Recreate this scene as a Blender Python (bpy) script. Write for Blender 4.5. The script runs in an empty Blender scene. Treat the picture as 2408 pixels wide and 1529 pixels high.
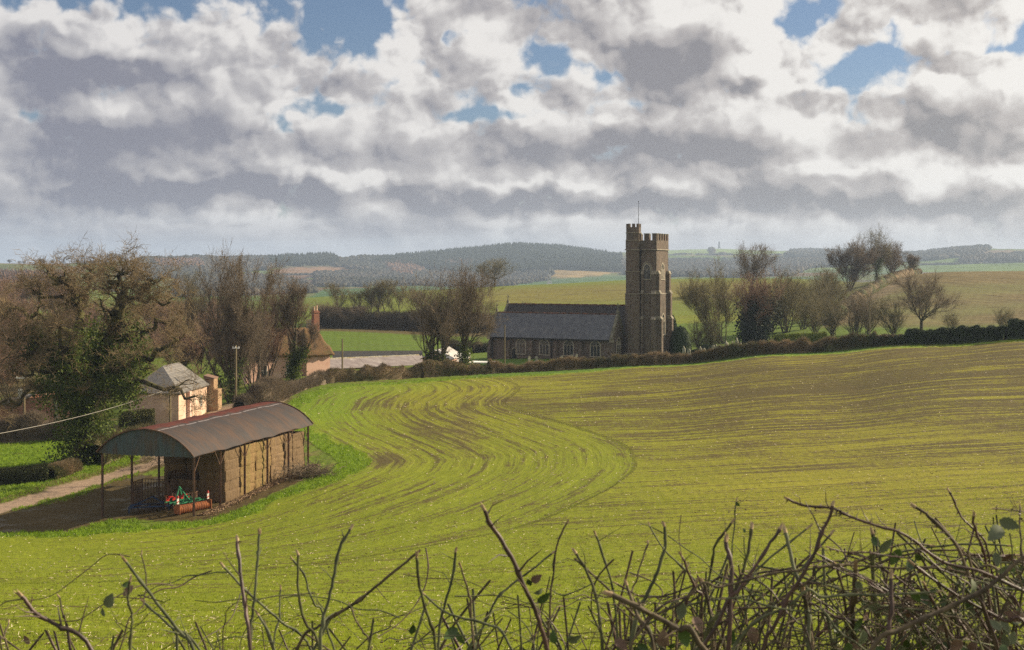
import bpy, math, random
import numpy as np
from mathutils import Vector, Matrix
C = bpy.context.scene
COL = C.collection
R = math.radians
rng = np.random.default_rng(7)
random.seed(7)
# ------------------------------------------------------------------ camera
F, CX, HY, ZC = 2906.0, 1204.0, 640.0, 20.0      # focal length in photo units, centre column, horizon row, eye height
cam = bpy.data.objects.new('camera', bpy.data.cameras.new('camera')); COL.objects.link(cam)
cam.location = (0, 0, ZC); cam.rotation_euler = (R(90), 0, 0)
cam.data.sensor_width = 36; cam.data.lens = 36*F/2408.0
cam.data.shift_y = -(764.5-HY)/2408.0
cam.data.clip_start = 0.1; cam.data.clip_end = 30000
cam.data.dof.use_dof = True; cam.data.dof.focus_distance = 90; cam.data.dof.aperture_fstop = 13
C.camera = cam
# ------------------------------------------------------------------ node expression helper
class E:
    def __init__(s, t, sock): s.t, s.k = t, sock
    def _m(s, op, *a, clamp=False):
        n = s.t.nodes.new('ShaderNodeMath'); n.operation = op; n.use_clamp = clamp
        for i, v in enumerate((s,)+a):
            if isinstance(v, E): s.t.links.new(v.k, n.inputs[i])
            else: n.inputs[i].default_value = v
        return E(s.t, n.outputs[0])
    def __add__(s, o): return s._m('ADD', o)
    __radd__ = __add__
    def __sub__(s, o): return s._m('SUBTRACT', o)
    def __rsub__(s, o): return (s*-1.0)+o
    def __mul__(s, o): return s._m('MULTIPLY', o)
    __rmul__ = __mul__
    def __truediv__(s, o): return s._m('DIVIDE', o)
    def pw(s, o): return s._m('POWER', o)
    def mx(s, o): return s._m('MAXIMUM', o)
    def mn(s, o): return s._m('MINIMUM', o)
    def clamp(s): return s._m('ADD', 0.0, clamp=True)
    def sstep(s, a, b):
        n = s.t.nodes.new('ShaderNodeMapRange'); n.interpolation_type = 'SMOOTHSTEP'
        s.t.links.new(s.k, n.inputs[0]); n.inputs[1].default_value = a; n.inputs[2].default_value = b
        return E(s.t, n.outputs[0])
def lnk(t, v, sock):
    if isinstance(v, E): t.links.new(v.k, sock)
    elif v is not None:
        if hasattr(sock.default_value, '__len__') and len(sock.default_value) == 4 and len(v) == 3: v = (*v, 1)
        sock.default_value = v
def comb(t, x, y, z):
    n = t.nodes.new('ShaderNodeCombineXYZ')
    for i, v in enumerate((x, y, z)): lnk(t, v, n.inputs[i])
    return E(t, n.outputs[0])
def sep(t, v):
    n = t.nodes.new('ShaderNodeSeparateXYZ'); lnk(t, v, n.inputs[0]); return [E(t, n.outputs[i]) for i in range(3)]
def vadd(t, a, b, op='ADD'):
    n = t.nodes.new('ShaderNodeVectorMath'); n.operation = op; lnk(t, a, n.inputs[0]); lnk(t, b, n.inputs[1]); return E(t, n.outputs[0])
def noise(t, vec, scale=1.0, detail=4.0, rough=0.55, dist=0.0, dims='3D', out=0):
    n = t.nodes.new('ShaderNodeTexNoise'); n.noise_dimensions = dims
    if vec is not None: t.links.new(vec.k, n.inputs['Vector'])
    n.inputs['Scale'].default_value = scale; n.inputs['Detail'].default_value = detail
    n.inputs['Roughness'].default_value = rough; n.inputs['Distortion'].default_value = dist
    return E(t, n.outputs[out])
def mixc(t, f, a, b, mode='MIX'):
    n = t.nodes.new('ShaderNodeMix'); n.data_type = 'RGBA'; n.blend_type = mode
    lnk(t, f, n.inputs[0]); lnk(t, a, n.inputs[6]); lnk(t, b, n.inputs[7]); return E(t, n.outputs[2])
def coord(t, which='Object'):
    n = t.nodes.new('ShaderNodeTexCoord'); return E(t, n.outputs[which])
def attr(t, name, out='Fac'):
    n = t.nodes.new('ShaderNodeAttribute'); n.attribute_name = name; return E(t, n.outputs[out])
# ------------------------------------------------------------------ world: clear sky with cumulus
SUN_AZ, SUN_EL = R(67.0), R(27.0)          # azimuth measured from the view direction (+Y) towards the right (+X)
world = bpy.data.worlds.new('World'); C.world = world; world.use_nodes = True
wt = world.node_tree; wt.nodes.clear()
g = coord(wt, 'Generated')
gx, gy, gz = sep(wt, g)
az = gx._m('ARCTAN2', gy)
u0 = az*2.906 + az*az*az*0.97 + 1.204
hr = (gx*gx+gy*gy)._m('SQRT').mx(0.05)
v0 = (0.640 - gz/hr*2.906).mx(-4.0)
def blobs(u, v, lst):
    tot = None
    for (cu, cv, ru, rv, a) in lst:
        du = (u-cu)*(1.0/ru); dv = (v-cv)*(1.0/rv)
        q = (du*du+dv*dv)*-1.0
        gq = q._m('EXPONENT')*a
        tot = gq if tot is None else tot+gq
    return tot
HOLES = [(0.3,-0.055,0.44,0.105,-2.2),(0.8,0.035,0.12,0.085,-2.2),(0.845,0.095,0.03,0.03,-0.8),(0.665,0.305,0.04675,0.0357,-1.53),(0.735,0.262,0.085,0.0255,-1.35),(0.02,0.03,0.068,0.034,-0.72),
         (1.055,0.09,0.02125,0.0238,-1.17),(1.1,0.078,0.0255,0.0153,-1.17),(1.29,0.145,0.07225,0.0425,-1.35),(1.4,0.185,0.0595,0.0204,-1.08),(1.17,0.272,0.1275,0.017,-1.17),(1.225,0.225,0.0255,0.034,-0.81),
         (1.88,0.075,0.03825,0.06375,-1.62),(1.975,0.195,0.07225,0.04675,-1.71),(2.07,0.15,0.0425,0.0255,-0.9),(2.3,0.148,0.136,0.017,-1.08),(1.94,0.02,0.0425,0.0425,-1.08),
         (1.47,0.243,0.0595,0.0119,-0.9),(2.4,0.135,0.0425,0.034,-0.99),(2.12,0.085,0.034,0.0255,-0.45),(1.74,0.185,0.0255,0.0102,-0.63),(2.32,0.395,0.0425,0.0102,-0.54),(0.03,0.33,0.0255,0.017,-0.18)]
TOPS = [(0.10,0.24,0.12,0.07,0.6),(0.24,0.18,0.06,0.05,0.4),(0.06,0.10,0.06,0.03,0.5),(0.18,0.17,0.24,0.09,0.35),(0.55,0.13,0.22,0.075,0.45),(1.62,0.10,0.22,0.12,0.7),(0.99,0.085,0.075,0.085,0.7),(1.17,0.14,0.075,0.05,0.5),(2.2,0.03,0.13,0.04,0.4),(1.85,0.24,0.10,0.06,0.5),(2.3,0.24,0.2,0.05,0.5),(0.60,0.35,0.15,0.03,0.3)]
base = comb(wt, u0, v0*1.25, 0.0)
warp = noise(wt, base, 7.0, 3.0, 0.55, out=1, dims='2D')
wx, wy, wz = sep(wt, warp)
# cumulus flatten towards the horizon: rows get closer together low down
vv = v0 + v0*v0*0.22
uw = u0 + (wx-0.5)*0.055; vw = vv + (wy-0.5)*0.050
def billow(u, v):
    p = comb(wt, u, v*1.12, 0.0)
    n1 = noise(wt, p, 4.6, 8.0, 0.52, dims='2D')
    vo = wt.nodes.new('ShaderNodeTexVoronoi'); vo.voronoi_dimensions = '2D'; vo.feature = 'F1'; vo.inputs['Scale'].default_value = 9.0
    vo.inputs['Detail'].default_value = 2.0; vo.inputs['Roughness'].default_value = 0.45; vo.inputs['Lacunarity'].default_value = 2.3
    wt.links.new(p.k, vo.inputs['Vector'])
    vd = E(wt, vo.outputs['Distance'])
    return (n1-0.5)*1.7 - (vd-0.45)*0.85
uh = u0 + (wx-0.5)*0.04; vh = v0 + (wy-0.5)*0.035
hb = blobs(uh, vh, HOLES) + blobs(uh, vh, TOPS)
B0 = billow(uw, vw)
B1 = billow(uw+0.012, vw-0.017)
dens = hb*0.86 + B0*1.45 + 0.98 + v0.sstep(0.20,0.40)*0.55 +  (noise(wt, comb(wt, u0, v0, 0.0), 22.0, 5.0, 0.6, dims='2D')-0.5)*0.9
B1b = noise(wt, comb(wt, uw+0.04, (vw-0.055)*1.12, 0.0), 4.6, 2.5, 0.5, dims='2D')
B0b = noise(wt, comb(wt, uw, vw*1.12, 0.0), 4.6, 2.5, 0.5, dims='2D')
edge_ = (dens*-1.0+1.7).sstep(0.0, 1.5)
relief = (B0-B1)*(edge_*0.95+0.42) + (B0b-B1b)*2.3
SH = [(0.1,0.19,0.16,0.055,-0.85),(0.35,0.195,0.2,0.04,-0.65),(0.54,0.225,0.09,0.03,-0.4),(0.3,0.33,0.27,0.06,-0.85),(0.08,0.38,0.18,0.05,-0.6),
      (1.58,0.15,0.1,0.058,-1.5),(1.55,0.34,0.26,0.042,-1),(1.36,0.375,0.2,0.03,-0.55),(2.24,0.35,0.26,0.04,-0.75),(1.4,0.478,0.62,0.024,-1.2),(2.2,0.5,0.4,0.022,-0.9),
      (0.45,0.455,0.4,0.02,-1.1),(0.15,0.49,0.3,0.03,-0.9),(1.08,0.365,0.13,0.04,-0.75),(0.77,0.2,0.07,0.018,-0.8),(1.22,0.035,0.16,0.03,-0.5),(1.75,0.212,0.05,0.016,-1),(1.88,0.425,0.16,0.016,-0.5),(0.6,0.43,0.1,0.02,-0.5),
      (0.57,0.1,0.17,0.055,0.45),(0.1,0.082,0.1,0.022,0.6),(0.3,0.075,0.1,0.02,0.5),(0.94,0.1,0.08,0.065,0.5),(1.15,0.13,0.08,0.06,0.55),(0.62,0.345,0.14,0.028,0.75),(0.78,0.41,0.16,0.022,0.7),(0.25,0.262,0.22,0.0156,0.225),(0.21,0.443,0.09,0.0091,0.45),(0.55,0.52,0.06,0.0156,0.36),
      (1.8,0.06,0.045,0.08,0.9),(1.78,0.15,0.035,0.04,1),(1.88,0.2,0.08,0.05,0.6),(1.3,0.432,0.26,0.0117,0.45),(2,0.405,0.25,0.0182,0.36),(2.2,0.215,0.26,0.026,0.7),(2.1,0.105,0.06,0.02,1),(2.28,0.425,0.2,0.013,0.315),(1.3,0.285,0.2,0.018,0.5),(2,0.46,0.05,0.0156,0.225),
      (1.4,0.06,0.08,0.03,-0.35),(1.9,0.3,0.1,0.022,0.35),(1.62,0.045,0.06,0.015,0.7),(2.3,0.3,0.15,0.03,-0.3)]
shn = noise(wt, comb(wt, u0, v0*1.25, 0.0), 8.0, 6.0, 0.6, dims='2D')
sh = blobs(u0+(wx-0.5)*0.12, v0+(wy-0.5)*0.10, SH)*(shn*2.6-0.25).mx(0.1).mn(1.8)
lit = (sh*0.58 + relief*0.62 + (shn-0.5)*0.5 + 0.60 + (u0-1.2).mx(-1.2).mn(1.5)*0.05).clamp()
thin = (dens*-1.0+0.62).sstep(0.0, 0.62)
lit = (lit + thin*0.30).clamp()
warm = (u0*0.42-0.0).clamp()
dark = mixc(wt, warm, (0.275,0.280,0.350), (0.345,0.325,0.325))
mid = mixc(wt, warm, (0.51,0.50,0.53), (0.62,0.57,0.54))
brt = mixc(wt, warm, (0.92,0.89,0.87), (1.10,1.06,1.00))
ccol = mixc(wt, lit.sstep(0.0,0.52), dark, mid)
ccol = mixc(wt, lit.sstep(0.42,0.98), ccol, brt)
sky = wt.nodes.new('ShaderNodeTexSky'); sky.sky_type = 'NISHITA'; sky.sun_disc = False
sky.sun_elevation = SUN_EL; sky.sun_rotation = SUN_AZ; sky.altitude = 80; sky.air_density = 1.0; sky.dust_density = 0.6; sky.ozone_density = 2.0
skyc = vadd(wt, E(wt, sky.outputs[0]), (0.082,0.086,0.096), 'MULTIPLY')
cover = dens.sstep(-0.30, 0.50)
col = mixc(wt, cover, skyc, ccol)
hz = v0.sstep(0.47, 0.61)
nh = noise(wt, comb(wt, u0*0.5, v0*7.0, 1.0), 3.0, 5.0, 0.55, dims='2D')
hazc = mixc(wt, warm, (0.50,0.565,0.68), (0.66,0.645,0.66))
hazc = mixc(wt, nh.sstep(0.40,0.66), hazc, mixc(wt, warm, (0.40,0.43,0.53), (0.54,0.52,0.54)))
hazc = mixc(wt, v0.sstep(0.54,0.62), hazc, mixc(wt, warm, (0.60,0.68,0.80), (0.76,0.74,0.74)))
col = mixc(wt, hz*0.85, col, hazc)
bg = wt.nodes.new('ShaderNodeBackground'); wo = wt.nodes.new('ShaderNodeOutputWorld')
wt.links.new(col.k, bg.inputs[0]); bg.inputs[1].default_value = 0.49
wt.links.new(bg.outputs[0], wo.inputs[0])
world.cycles.sampling_method = 'MANUAL'; world.cycles.sample_map_resolution = 256
# ------------------------------------------------------------------ sun
sd = bpy.data.lights.new('sun', 'SUN'); sd.energy = 5.0; sd.angle = R(0.6); sd.color = (1.0, 0.86, 0.62)
sun = bpy.data.objects.new('sun', sd); COL.objects.link(sun)
SD = Vector((math.sin(SUN_AZ)*math.cos(SUN_EL), math.cos(SUN_AZ)*math.cos(SUN_EL), math.sin(SUN_EL)))
sun.rotation_euler = SD.to_track_quat('Z', 'Y').to_euler(); sun.location = (200, 80, 120)
C.view_settings.view_transform = 'Standard'; C.view_settings.look = 'None'
C.view_settings.exposure = 0.76; C.view_settings.gamma = 1.0
C.cycles.max_bounces = 5; C.cycles.transparent_max_bounces = 6; C.cycles.volume_bounces = 0
C.cycles.use_denoising = False; C.cycles.use_adaptive_sampling = False; C.cycles.denoising_prefilter = 'ACCURATE'; C.cycles.diffuse_bounces = 2; C.cycles.glossy_bounces = 2
# ------------------------------------------------------------------ materials
MATS = {}
def mat(name, col, col2=None, scale=1.0, rough=0.9, bump=0.0, bscale=None, detail=4, spec=0.2, stretch=(1,1,1), translucent=0.0, metal=0.0, lo=0.35, hi=0.65, third=None, tscale=0.3):
    if name in MATS: return MATS[name]
    m = bpy.data.materials.new(name); m.use_nodes = True; t = m.node_tree; b = t.nodes['Principled BSDF']
    b.inputs['Roughness'].default_value = rough; b.inputs['Specular IOR Level'].default_value = spec; b.inputs['Metallic'].default_value = metal
    co = coord(t)
    co = vadd(t, co, stretch, 'MULTIPLY')
    if col2 is None: col2 = tuple(c*0.7 for c in col)
    f = noise(t, co, scale, detail, 0.6).sstep(lo, hi)
    c = mixc(t, f, col, col2)
    if third: c = mixc(t, noise(t, co, tscale, 3, 0.6).sstep(0.5, 0.66), c, third)
    t.links.new(c.k, b.inputs['Base Color'])
    if bump:
        bn = t.nodes.new('ShaderNodeBump'); bn.inputs['Strength'].default_value = 1.0; bn.inputs['Distance'].default_value = bump
        t.links.new(noise(t, co, bscale or scale*3, 3).k, bn.inputs['Height']); t.links.new(bn.outputs[0], b.inputs['Normal'])
    if translucent:
        tr = t.nodes.new('ShaderNodeBsdfTranslucent'); t.links.new(c.k, tr.inputs[0])
        mx = t.nodes.new('ShaderNodeMixShader'); mx.inputs[0].default_value = translucent
        t.links.new(b.outputs[0], mx.inputs[1]); t.links.new(tr.outputs[0], mx.inputs[2])
        t.links.new(mx.outputs[0], t.nodes['Material Output'].inputs[0])
    MATS[name] = m; return m
# ------------------------------------------------------------------ objects
def mesh_obj(name, V, Fc, m=None, parent=None, smooth=False, mids=None, attrs=None):
    me = bpy.data.meshes.new(name)
    V = np.asarray(V, dtype=np.float32).reshape(-1, 3)
    if isinstance(Fc, np.ndarray):
        n, k = Fc.shape
        me.vertices.add(len(V)); me.vertices.foreach_set('co', V.ravel())
        me.loops.add(n*k); me.loops.foreach_set('vertex_index', Fc.astype(np.int32).ravel())
        me.polygons.add(n); me.polygons.foreach_set('loop_start', np.arange(0, n*k, k, dtype=np.int32))
        me.polygons.foreach_set('loop_total', np.full(n, k, dtype=np.int32))
        if mids is not None: me.polygons.foreach_set('material_index', np.asarray(mids, dtype=np.int32))
        me.update(calc_edges=True)
    else:
        me.from_pydata([tuple(map(float, v)) for v in V], [], Fc)
        if mids is not None: me.polygons.foreach_set('material_index', np.asarray(mids, dtype=np.int32))
    if attrs:
        for k_, a in attrs.items():
            a = np.asarray(a, dtype=np.float32)
            if a.ndim == 1: at = me.attributes.new(k_, 'FLOAT', 'POINT'); at.data.foreach_set('value', a)
            else: at = me.attributes.new(k_, 'FLOAT_COLOR', 'POINT'); at.data.foreach_set('color', np.c_[a, np.ones(len(a))].astype(np.float32).ravel())
    ms = m if isinstance(m, (list, tuple)) else ([m] if m else [])
    for x in ms: me.materials.append(x)
    if smooth: me.polygons.foreach_set('use_smooth', np.ones(len(me.polygons), dtype=bool))
    o = bpy.data.objects.new(name, me); COL.objects.link(o)
    if parent: o.parent = parent
    return o
def tag(o, label, cat, group=None, kind=None):
    if label: o['label'] = label
    if cat: o['category'] = cat
    if group: o['group'] = group
    if kind: o['kind'] = kind
    return o
def thing(name, label, cat, loc=(0,0,0), rz=0.0, group=None):
    o = bpy.data.objects.new(name, None); COL.objects.link(o); o.empty_display_size = 0.3
    o.location = loc; o.rotation_euler = (0, 0, rz); return tag(o, label, cat, group)
def dup(o, loc, rz=0.0, sc=(1,1,1), label=None):
    r = o.copy(); COL.objects.link(r); r.location = loc; r.rotation_euler = (0, 0, rz); r.scale = sc
    if label: r['label'] = label
    for ch in list(o.children):
        c = ch.copy(); COL.objects.link(c); c.parent = r
        for gch in list(ch.children):
            d = gch.copy(); COL.objects.link(d); d.parent = c
    return r
class MB:
    """collects solids in one mesh"""
    def __init__(s): s.V = []; s.F = []; s.M = []
    def add(s, V, Fs, mi=0):
        b = len(s.V); s.V += [tuple(map(float, v)) for v in V]; s.F += [tuple(i+b for i in f) for f in Fs]; s.M += [mi]*len(Fs); return s
    def box(s, x0, x1, y0, y1, z0, z1, mi=0):
        V = [(x,y,z) for z in (z0,z1) for y in (y0,y1) for x in (x0,x1)]
        return s.add(V, [(0,2,3,1),(4,5,7,6),(0,1,5,4),(2,6,7,3),(0,4,6,2),(1,3,7,5)], mi)
    def tube(s, p, q, r, r2=None, k=8, mi=0, cap=True):
        p = Vector(p); q = Vector(q); r2 = r if r2 is None else r2
        d = (q-p).normalized(); a = d.orthogonal().normalized(); b = d.cross(a)
        V = []
        for c, rr in ((p, r), (q, r2)):
            for i in range(k):
                t = 2*math.pi*i/k; V.append(c + a*math.cos(t)*rr + b*math.sin(t)*rr)
        Fs = [(i, (i+1) % k, k+(i+1) % k, k+i) for i in range(k)]
        if cap: Fs += [tuple(range(k-1, -1, -1)), tuple(range(k, 2*k))]
        return s.add(V, Fs, mi)
    def bar(s, p, q, w, h, mi=0):
        p = Vector(p); q = Vector(q); d = (q-p).normalized(); up = Vector((0,0,1))
        if abs(d.z) > 0.95: up = Vector((0,1,0))
        a = d.cross(up).normalized(); b = a.cross(d)
        V = [c + a*i*w/2 + b*j*h/2 for c in (p, q) for (i, j) in ((-1,-1),(1,-1),(1,1),(-1,1))]
        return s.add(V, [(3,2,1,0),(4,5,6,7),(0,1,5,4),(1,2,6,5),(2,3,7,6),(3,0,4,7)], mi)
    def prism(s, poly, d0, d1, plane='xz', mi=0):
        """polygon extruded between d0 and d1 along the axis that is not in the plane"""
        n = len(poly)
        def P(a, b, d): return {'xz': (a, d, b), 'yz': (d, a, b), 'xy': (a, b, d)}[plane]
        V = [P(a, b, d0) for a, b in poly] + [P(a, b, d1) for a, b in poly]
        Fs = [tuple(range(n)), tuple(range(2*n-1, n-1, -1))] + [(i, n+i, n+(i+1) % n, (i+1) % n) for i in range(n)]
        return s.add(V, Fs, mi)
    def build(s, name, m, parent=None, smooth=False):
        o = mesh_obj(name, s.V, s.F, m, parent, smooth, mids=s.M)
        import bmesh
        bm = bmesh.new(); bm.from_mesh(o.data); bmesh.ops.recalc_face_normals(bm, faces=bm.faces); bm.to_mesh(o.data); bm.free()
        return o
def mesh_lumps(V, N, amp, sc, seed=0):
    """cheap smooth 3-d noise displacement"""
    r = np.random.default_rng(seed); out = np.zeros(len(V))
    for k in range(5):
        w = r.normal(size=(3, 3))*sc*(1.7**k); ph = r.uniform(0, 6.28, 3)
        out += np.prod(np.sin(V@w.T+ph), axis=1)*(0.65**k)*2
    return V + N*out[:, None]*amp
# vectorised tubes for branches
def tubes(segs, k):
    """segs (n,8): p0,p1,r0,r1 -> verts, quads"""
    segs = np.asarray(segs, dtype=np.float64); n = len(segs)
    p0, p1, r0, r1 = segs[:, :3], segs[:, 3:6], segs[:, 6], segs[:, 7]
    d = p1-p0; d /= np.linalg.norm(d, axis=1, keepdims=True)+1e-9
    ref = np.where(np.abs(d[:, 2:3]) > 0.9, np.array([[1.,0,0]]), np.array([[0,0,1.]]))
    a = np.cross(d, ref); a /= np.linalg.norm(a, axis=1, keepdims=True)+1e-9; b = np.cross(d, a)
    ang = np.arange(k)*2*np.pi/k
    ring = a[:, None, :]*np.cos(ang)[None, :, None] + b[:, None, :]*np.sin(ang)[None, :, None]
    V = np.concatenate([p0[:, None, :]+ring*r0[:, None, None], p1[:, None, :]+ring*r1[:, None, None]], axis=1).reshape(-1, 3)
    i = np.arange(k); q = np.stack([i, (i+1) % k, k+(i+1) % k, k+i], axis=1)
    Fq = (np.arange(n)*2*k)[:, None, None] + q[None]
    return V, Fq.reshape(-1, 4)
def cat(parts):
    Vs, Fs, o = [], [], 0
    for V, Fq in parts:
        if len(V) == 0: continue
        Vs.append(V); Fs.append(Fq+o); o += len(V)
    return np.concatenate(Vs), np.concatenate(Fs)
def leaves(cent, size, rnd, up=0.0):
    """random little quads at the centres"""
    n = len(cent); a = rnd.normal(size=(n, 3)); a /= np.linalg.norm(a, axis=1, keepdims=True)
    b = rnd.normal(size=(n, 3)); b[:, 2] += up; b -= a*(a*b).sum(1, keepdims=True); b /= np.linalg.norm(b, axis=1, keepdims=True)
    s = size*rnd.uniform(0.6, 1.3, (n, 1)); a = a*s*0.5; b = b*s*0.6
    V = np.stack([cent-b, cent+a*0.9, cent+b, cent-a*0.9], axis=1).reshape(-1, 3)
    return V, np.arange(4*n).reshape(-1, 4)
# ------------------------------------------------------------------ terrain function
GP = []   # (px, D, z) control points
def cp(px, D, z=None, y=None): GP.append((px, D, z if z is not None else ZC-(y-HY)*D/F))
for px in (-900,-300,300,900,1500,2100,2800,3400):
    cp(px, 4, 17.6); cp(px, 14, 14.3 if px < 1500 else 14.4)
for px, a, b, c, d in ((-900,9.5,4.6,1.6,1.0),(-300,9.4,4.6,1.4,0.9),(100,9.3,4.6,1.5,0.8),(450,9.3,4.7,2.0,1.9),(800,9.3,5.0,2.7,2.4),(1204,9.3,5.4,3.4,2.95),(1600,9.5,5.9,4.25,3.75),(2000,9.6,6.4,5.0,4.75),(2408,9.8,7.0,5.85,5.85),(2900,10.0,8.0,7.2,7.4),(3400,10.2,9,8.6,9)):
    cp(px, 34, a); cp(px, 60, b); cp(px, 82, c); cp(px, 100, d if px > 500 else c*0.0+d)
# hedge line along the far side of the field
for px, D, y in ((2900,158,752),(2408,168,790),(2100,176,808),(1800,183,830),(1500,190,856),(1150,187,880),(1000,182,888),(850,176,896),(750,170,908),(660,155,942)): cp(px, D, y=y)
for px, D, y in ((1204,140,985),(1600,140,962),(2000,135,945),(2408,130,925),(2900,125,900),(900,140,1005),(760,135,1020),(1204,118,1062),(1600,118,1040)): cp(px, D, y=y)
# farm hollow
for px, D, z in ((240,96.2,0.95),(455,94,1.15),(540,100,1.4),(630,105.5,1.9),(726,113,2.2),(800,114,2.6),(309,104,0.7),(375,110,0.9),(0,104,0.6),(100,118,0.7),(-300,110,0.5),(-900,120,0.5),
                 (190,126,0.5),(0,130,0.0),(370,124,1.0),(450,140,1.3),(400,156,1.1),(500,163,1.8),(560,165,2.4),(620,168,3.0),(300,150,0.6),(100,160,-0.3),(-100,170,-0.6),(-900,180,-0.5),
                 (690,190,3.5),(640,195,3.2),(780,200,3.6),(900,205,3.6),(1100,210,4.2),(550,200,2.8),(400,200,1.5),(200,200,0.5),(-100,220,0.5)): cp(px, D, z)
# churchyard and beyond
for px, D, z in ((1150,222,4.6),(1300,216,4.7),(1500,212,4.9),(1600,215,5.3),(1750,222,6.2),(1900,222,7.0),(2100,215,8.0),(2300,212,9.0),(2500,205,9.8),(2900,200,11.5),(3400,200,13)): cp(px, D, z)
# valley field and bank behind
for px, D, y in ((760,240,840),(950,240,838),(1140,240,842),(760,300,790),(950,300,797),(1140,300,806),(700,320,768),(950,325,772),(1150,325,775)): cp(px, D, y=y)
for px, D, y in ((750,350,748),(950,350,752),(1150,350,752),(1400,350,748),(1600,350,742),(750,430,718),(950,430,712),(1204,430,704),(1500,430,696),(1700,430,692),(1900,430,700),
                 (750,600,698),(950,600,685),(1204,600,671),(1500,600,657),(1750,600,653),(1950,600,657),(750,700,700),(1204,700,678),(1750,700,662),
                 (1300,270,800),(1500,270,795),(1700,280,775)): cp(px, D, y=y)
for px, D, y in ((0,300,800),(200,300,800),(400,300,800),(550,300,800),(0,430,745),(300,430,745),(550,430,742),(0,600,712),(300,600,716),(550,600,715),(0,700,705),(300,700,708),(550,700,706),(-500,300,800),(-500,600,715),(-500,700,705)): cp(px, D, y=y)
# hill on the right
for px, D, y in ((1950,260,768),(2080,260,762),(2200,260,760),(2408,250,752),(2700,250,735),(3400,250,700),(1960,330,742),(2080,330,715),(2200,330,708),(2408,330,700),(2800,330,690),
                 (2020,400,690),(2110,430,655),(2180,450,641),(2300,455,639),(2408,460,637),(2700,460,634),(3400,460,630),(1940,430,690),(1860,400,712),(1880,330,745),
                 (2200,560,652),(2408,560,650),(2700,560,648),(3400,560,645),(2200,700,665),(2500,700,665),(3400,700,660),(2050,560,668),(2050,700,672)): cp(px, D, y=y)
GP = np.array(GP)
def _q(px, D): return np.stack([np.asarray(px)/260.0, np.log(np.asarray(D))*3.4], axis=-1)
_Q = _q(GP[:, 0], GP[:, 1]); _c = 0.35
_K = np.sqrt(((_Q[:, None]-_Q[None])**2).sum(-1)+_c*_c)
_w = np.linalg.solve(_K + np.eye(len(_K))*-0.06, GP[:, 2]-8.0)
def hgt(px, D):
    px = np.atleast_1d(np.asarray(px, dtype=float)); D = np.atleast_1d(np.asarray(D, dtype=float))
    sh = np.broadcast(px, D).shape; q = _q(*np.broadcast_arrays(px, D)).reshape(-1, 2); out = np.empty(len(q))
    for s in range(0, len(q), 20000):
        e = q[s:s+20000]; out[s:s+20000] = np.sqrt(((e[:, None]-_Q[None])**2).sum(-1)+_c*_c)@_w
    return (out+8.0).reshape(sh)
def T(x, y): return float(hgt(CX+F*x/y, y)[0])
def X(px, D): return (px-CX)/F*D
def W(px, py, D): return Vector((X(px, D), D, ZC-(py-HY)*D/F))
def G(px, D): return Vector((X(px, D), D, float(hgt(px, D)[0])))
_Ds = np.geomspace(6, 700, 700)
def hit(px, py, d0=6, d1=700):
    z = hgt(np.full(700, float(px)), _Ds); y = HY+(ZC-z)*F/_Ds; ok = (y <= py) & (_Ds >= d0) & (_Ds <= d1)
    i = int(np.argmax(ok)) if ok.any() else 699
    return float(_Ds[i])
def inpoly(x, y, poly):
    x = np.asarray(x); y = np.asarray(y); c = np.zeros(x.shape, dtype=bool); n = len(poly)
    for i in range(n):
        x0, y0 = poly[i]; x1, y1 = poly[(i+1) % n]
        if y0 == y1: continue
        c ^= ((y0 > y) != (y1 > y)) & (x < (x1-x0)*(y-y0)/(y1-y0)+x0)
    return c
def pdist(x, y, pts):
    best = np.full(np.shape(x), 1e9)
    for (x0, y0), (x1, y1) in zip(pts[:-1], pts[1:]):
        dx, dy = x1-x0, y1-y0; t = np.clip(((x-x0)*dx+(y-y0)*dy)/(dx*dx+dy*dy), 0, 1)
        best = np.minimum(best, np.hypot(x-x0-t*dx, y-y0-t*dy))
    return best
def sst(a, b, x): t = np.clip((x-a)/(b-a), 0, 1); return t*t*(3-2*t)
def vnoise(x, y, s, seed=0):
    r = np.random.default_rng(seed); out = 0
    for k in range(6):
        a = r.uniform(0, 6.28); f = s*(1.6**k)*6.28
        out = out + np.sin(f*(x*np.cos(a)+y*np.sin(a))+r.uniform(0, 6.28)+1.3*np.sin(f*0.6*(x*np.sin(a)-y*np.cos(a))+r.uniform(0, 6.28)))*(0.62**k)
    return out/2.2
# ------------------------------------------------------------------ ground sheets
MARGIN = [(X(p, d), d) for p, d in ((2900,156),(2408,165),(2100,173),(1800,180.5),(1500,187),(1150,184),(1000,179),(850,173),(750,167),(690,158),(655,147),(675,138),(735,127),(775,119),(795,114),(770,109),(700,103.5),(620,99),(540,95),(455,92.5),(350,90.8),(200,90.3),(0,90),(-500,88),(-900,86))]
FIELD = MARGIN + [(X(-900,4), 4), (X(3600,4), 4), (X(3600,150), 150)]
cols = np.concatenate([np.arange(-900,-60,30), np.arange(-60,2470,4.6), np.arange(2470,3600,30)])
rows = np.concatenate([np.geomspace(5, 30, 24)[:-1], np.geomspace(30, 260, 470)[:-1], np.geomspace(260, 660, 170)])
PX, DD = np.meshgrid(cols, rows)
ZZ = hgt(PX, DD); XX = (PX-CX)/F*DD; YY = DD
PY = HY+(ZC-ZZ)*F/DD
infield = inpoly(XX, YY, FIELD)
dm = pdist(XX, YY, MARGIN)
sdm = np.where(infield, dm, -dm)
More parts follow.
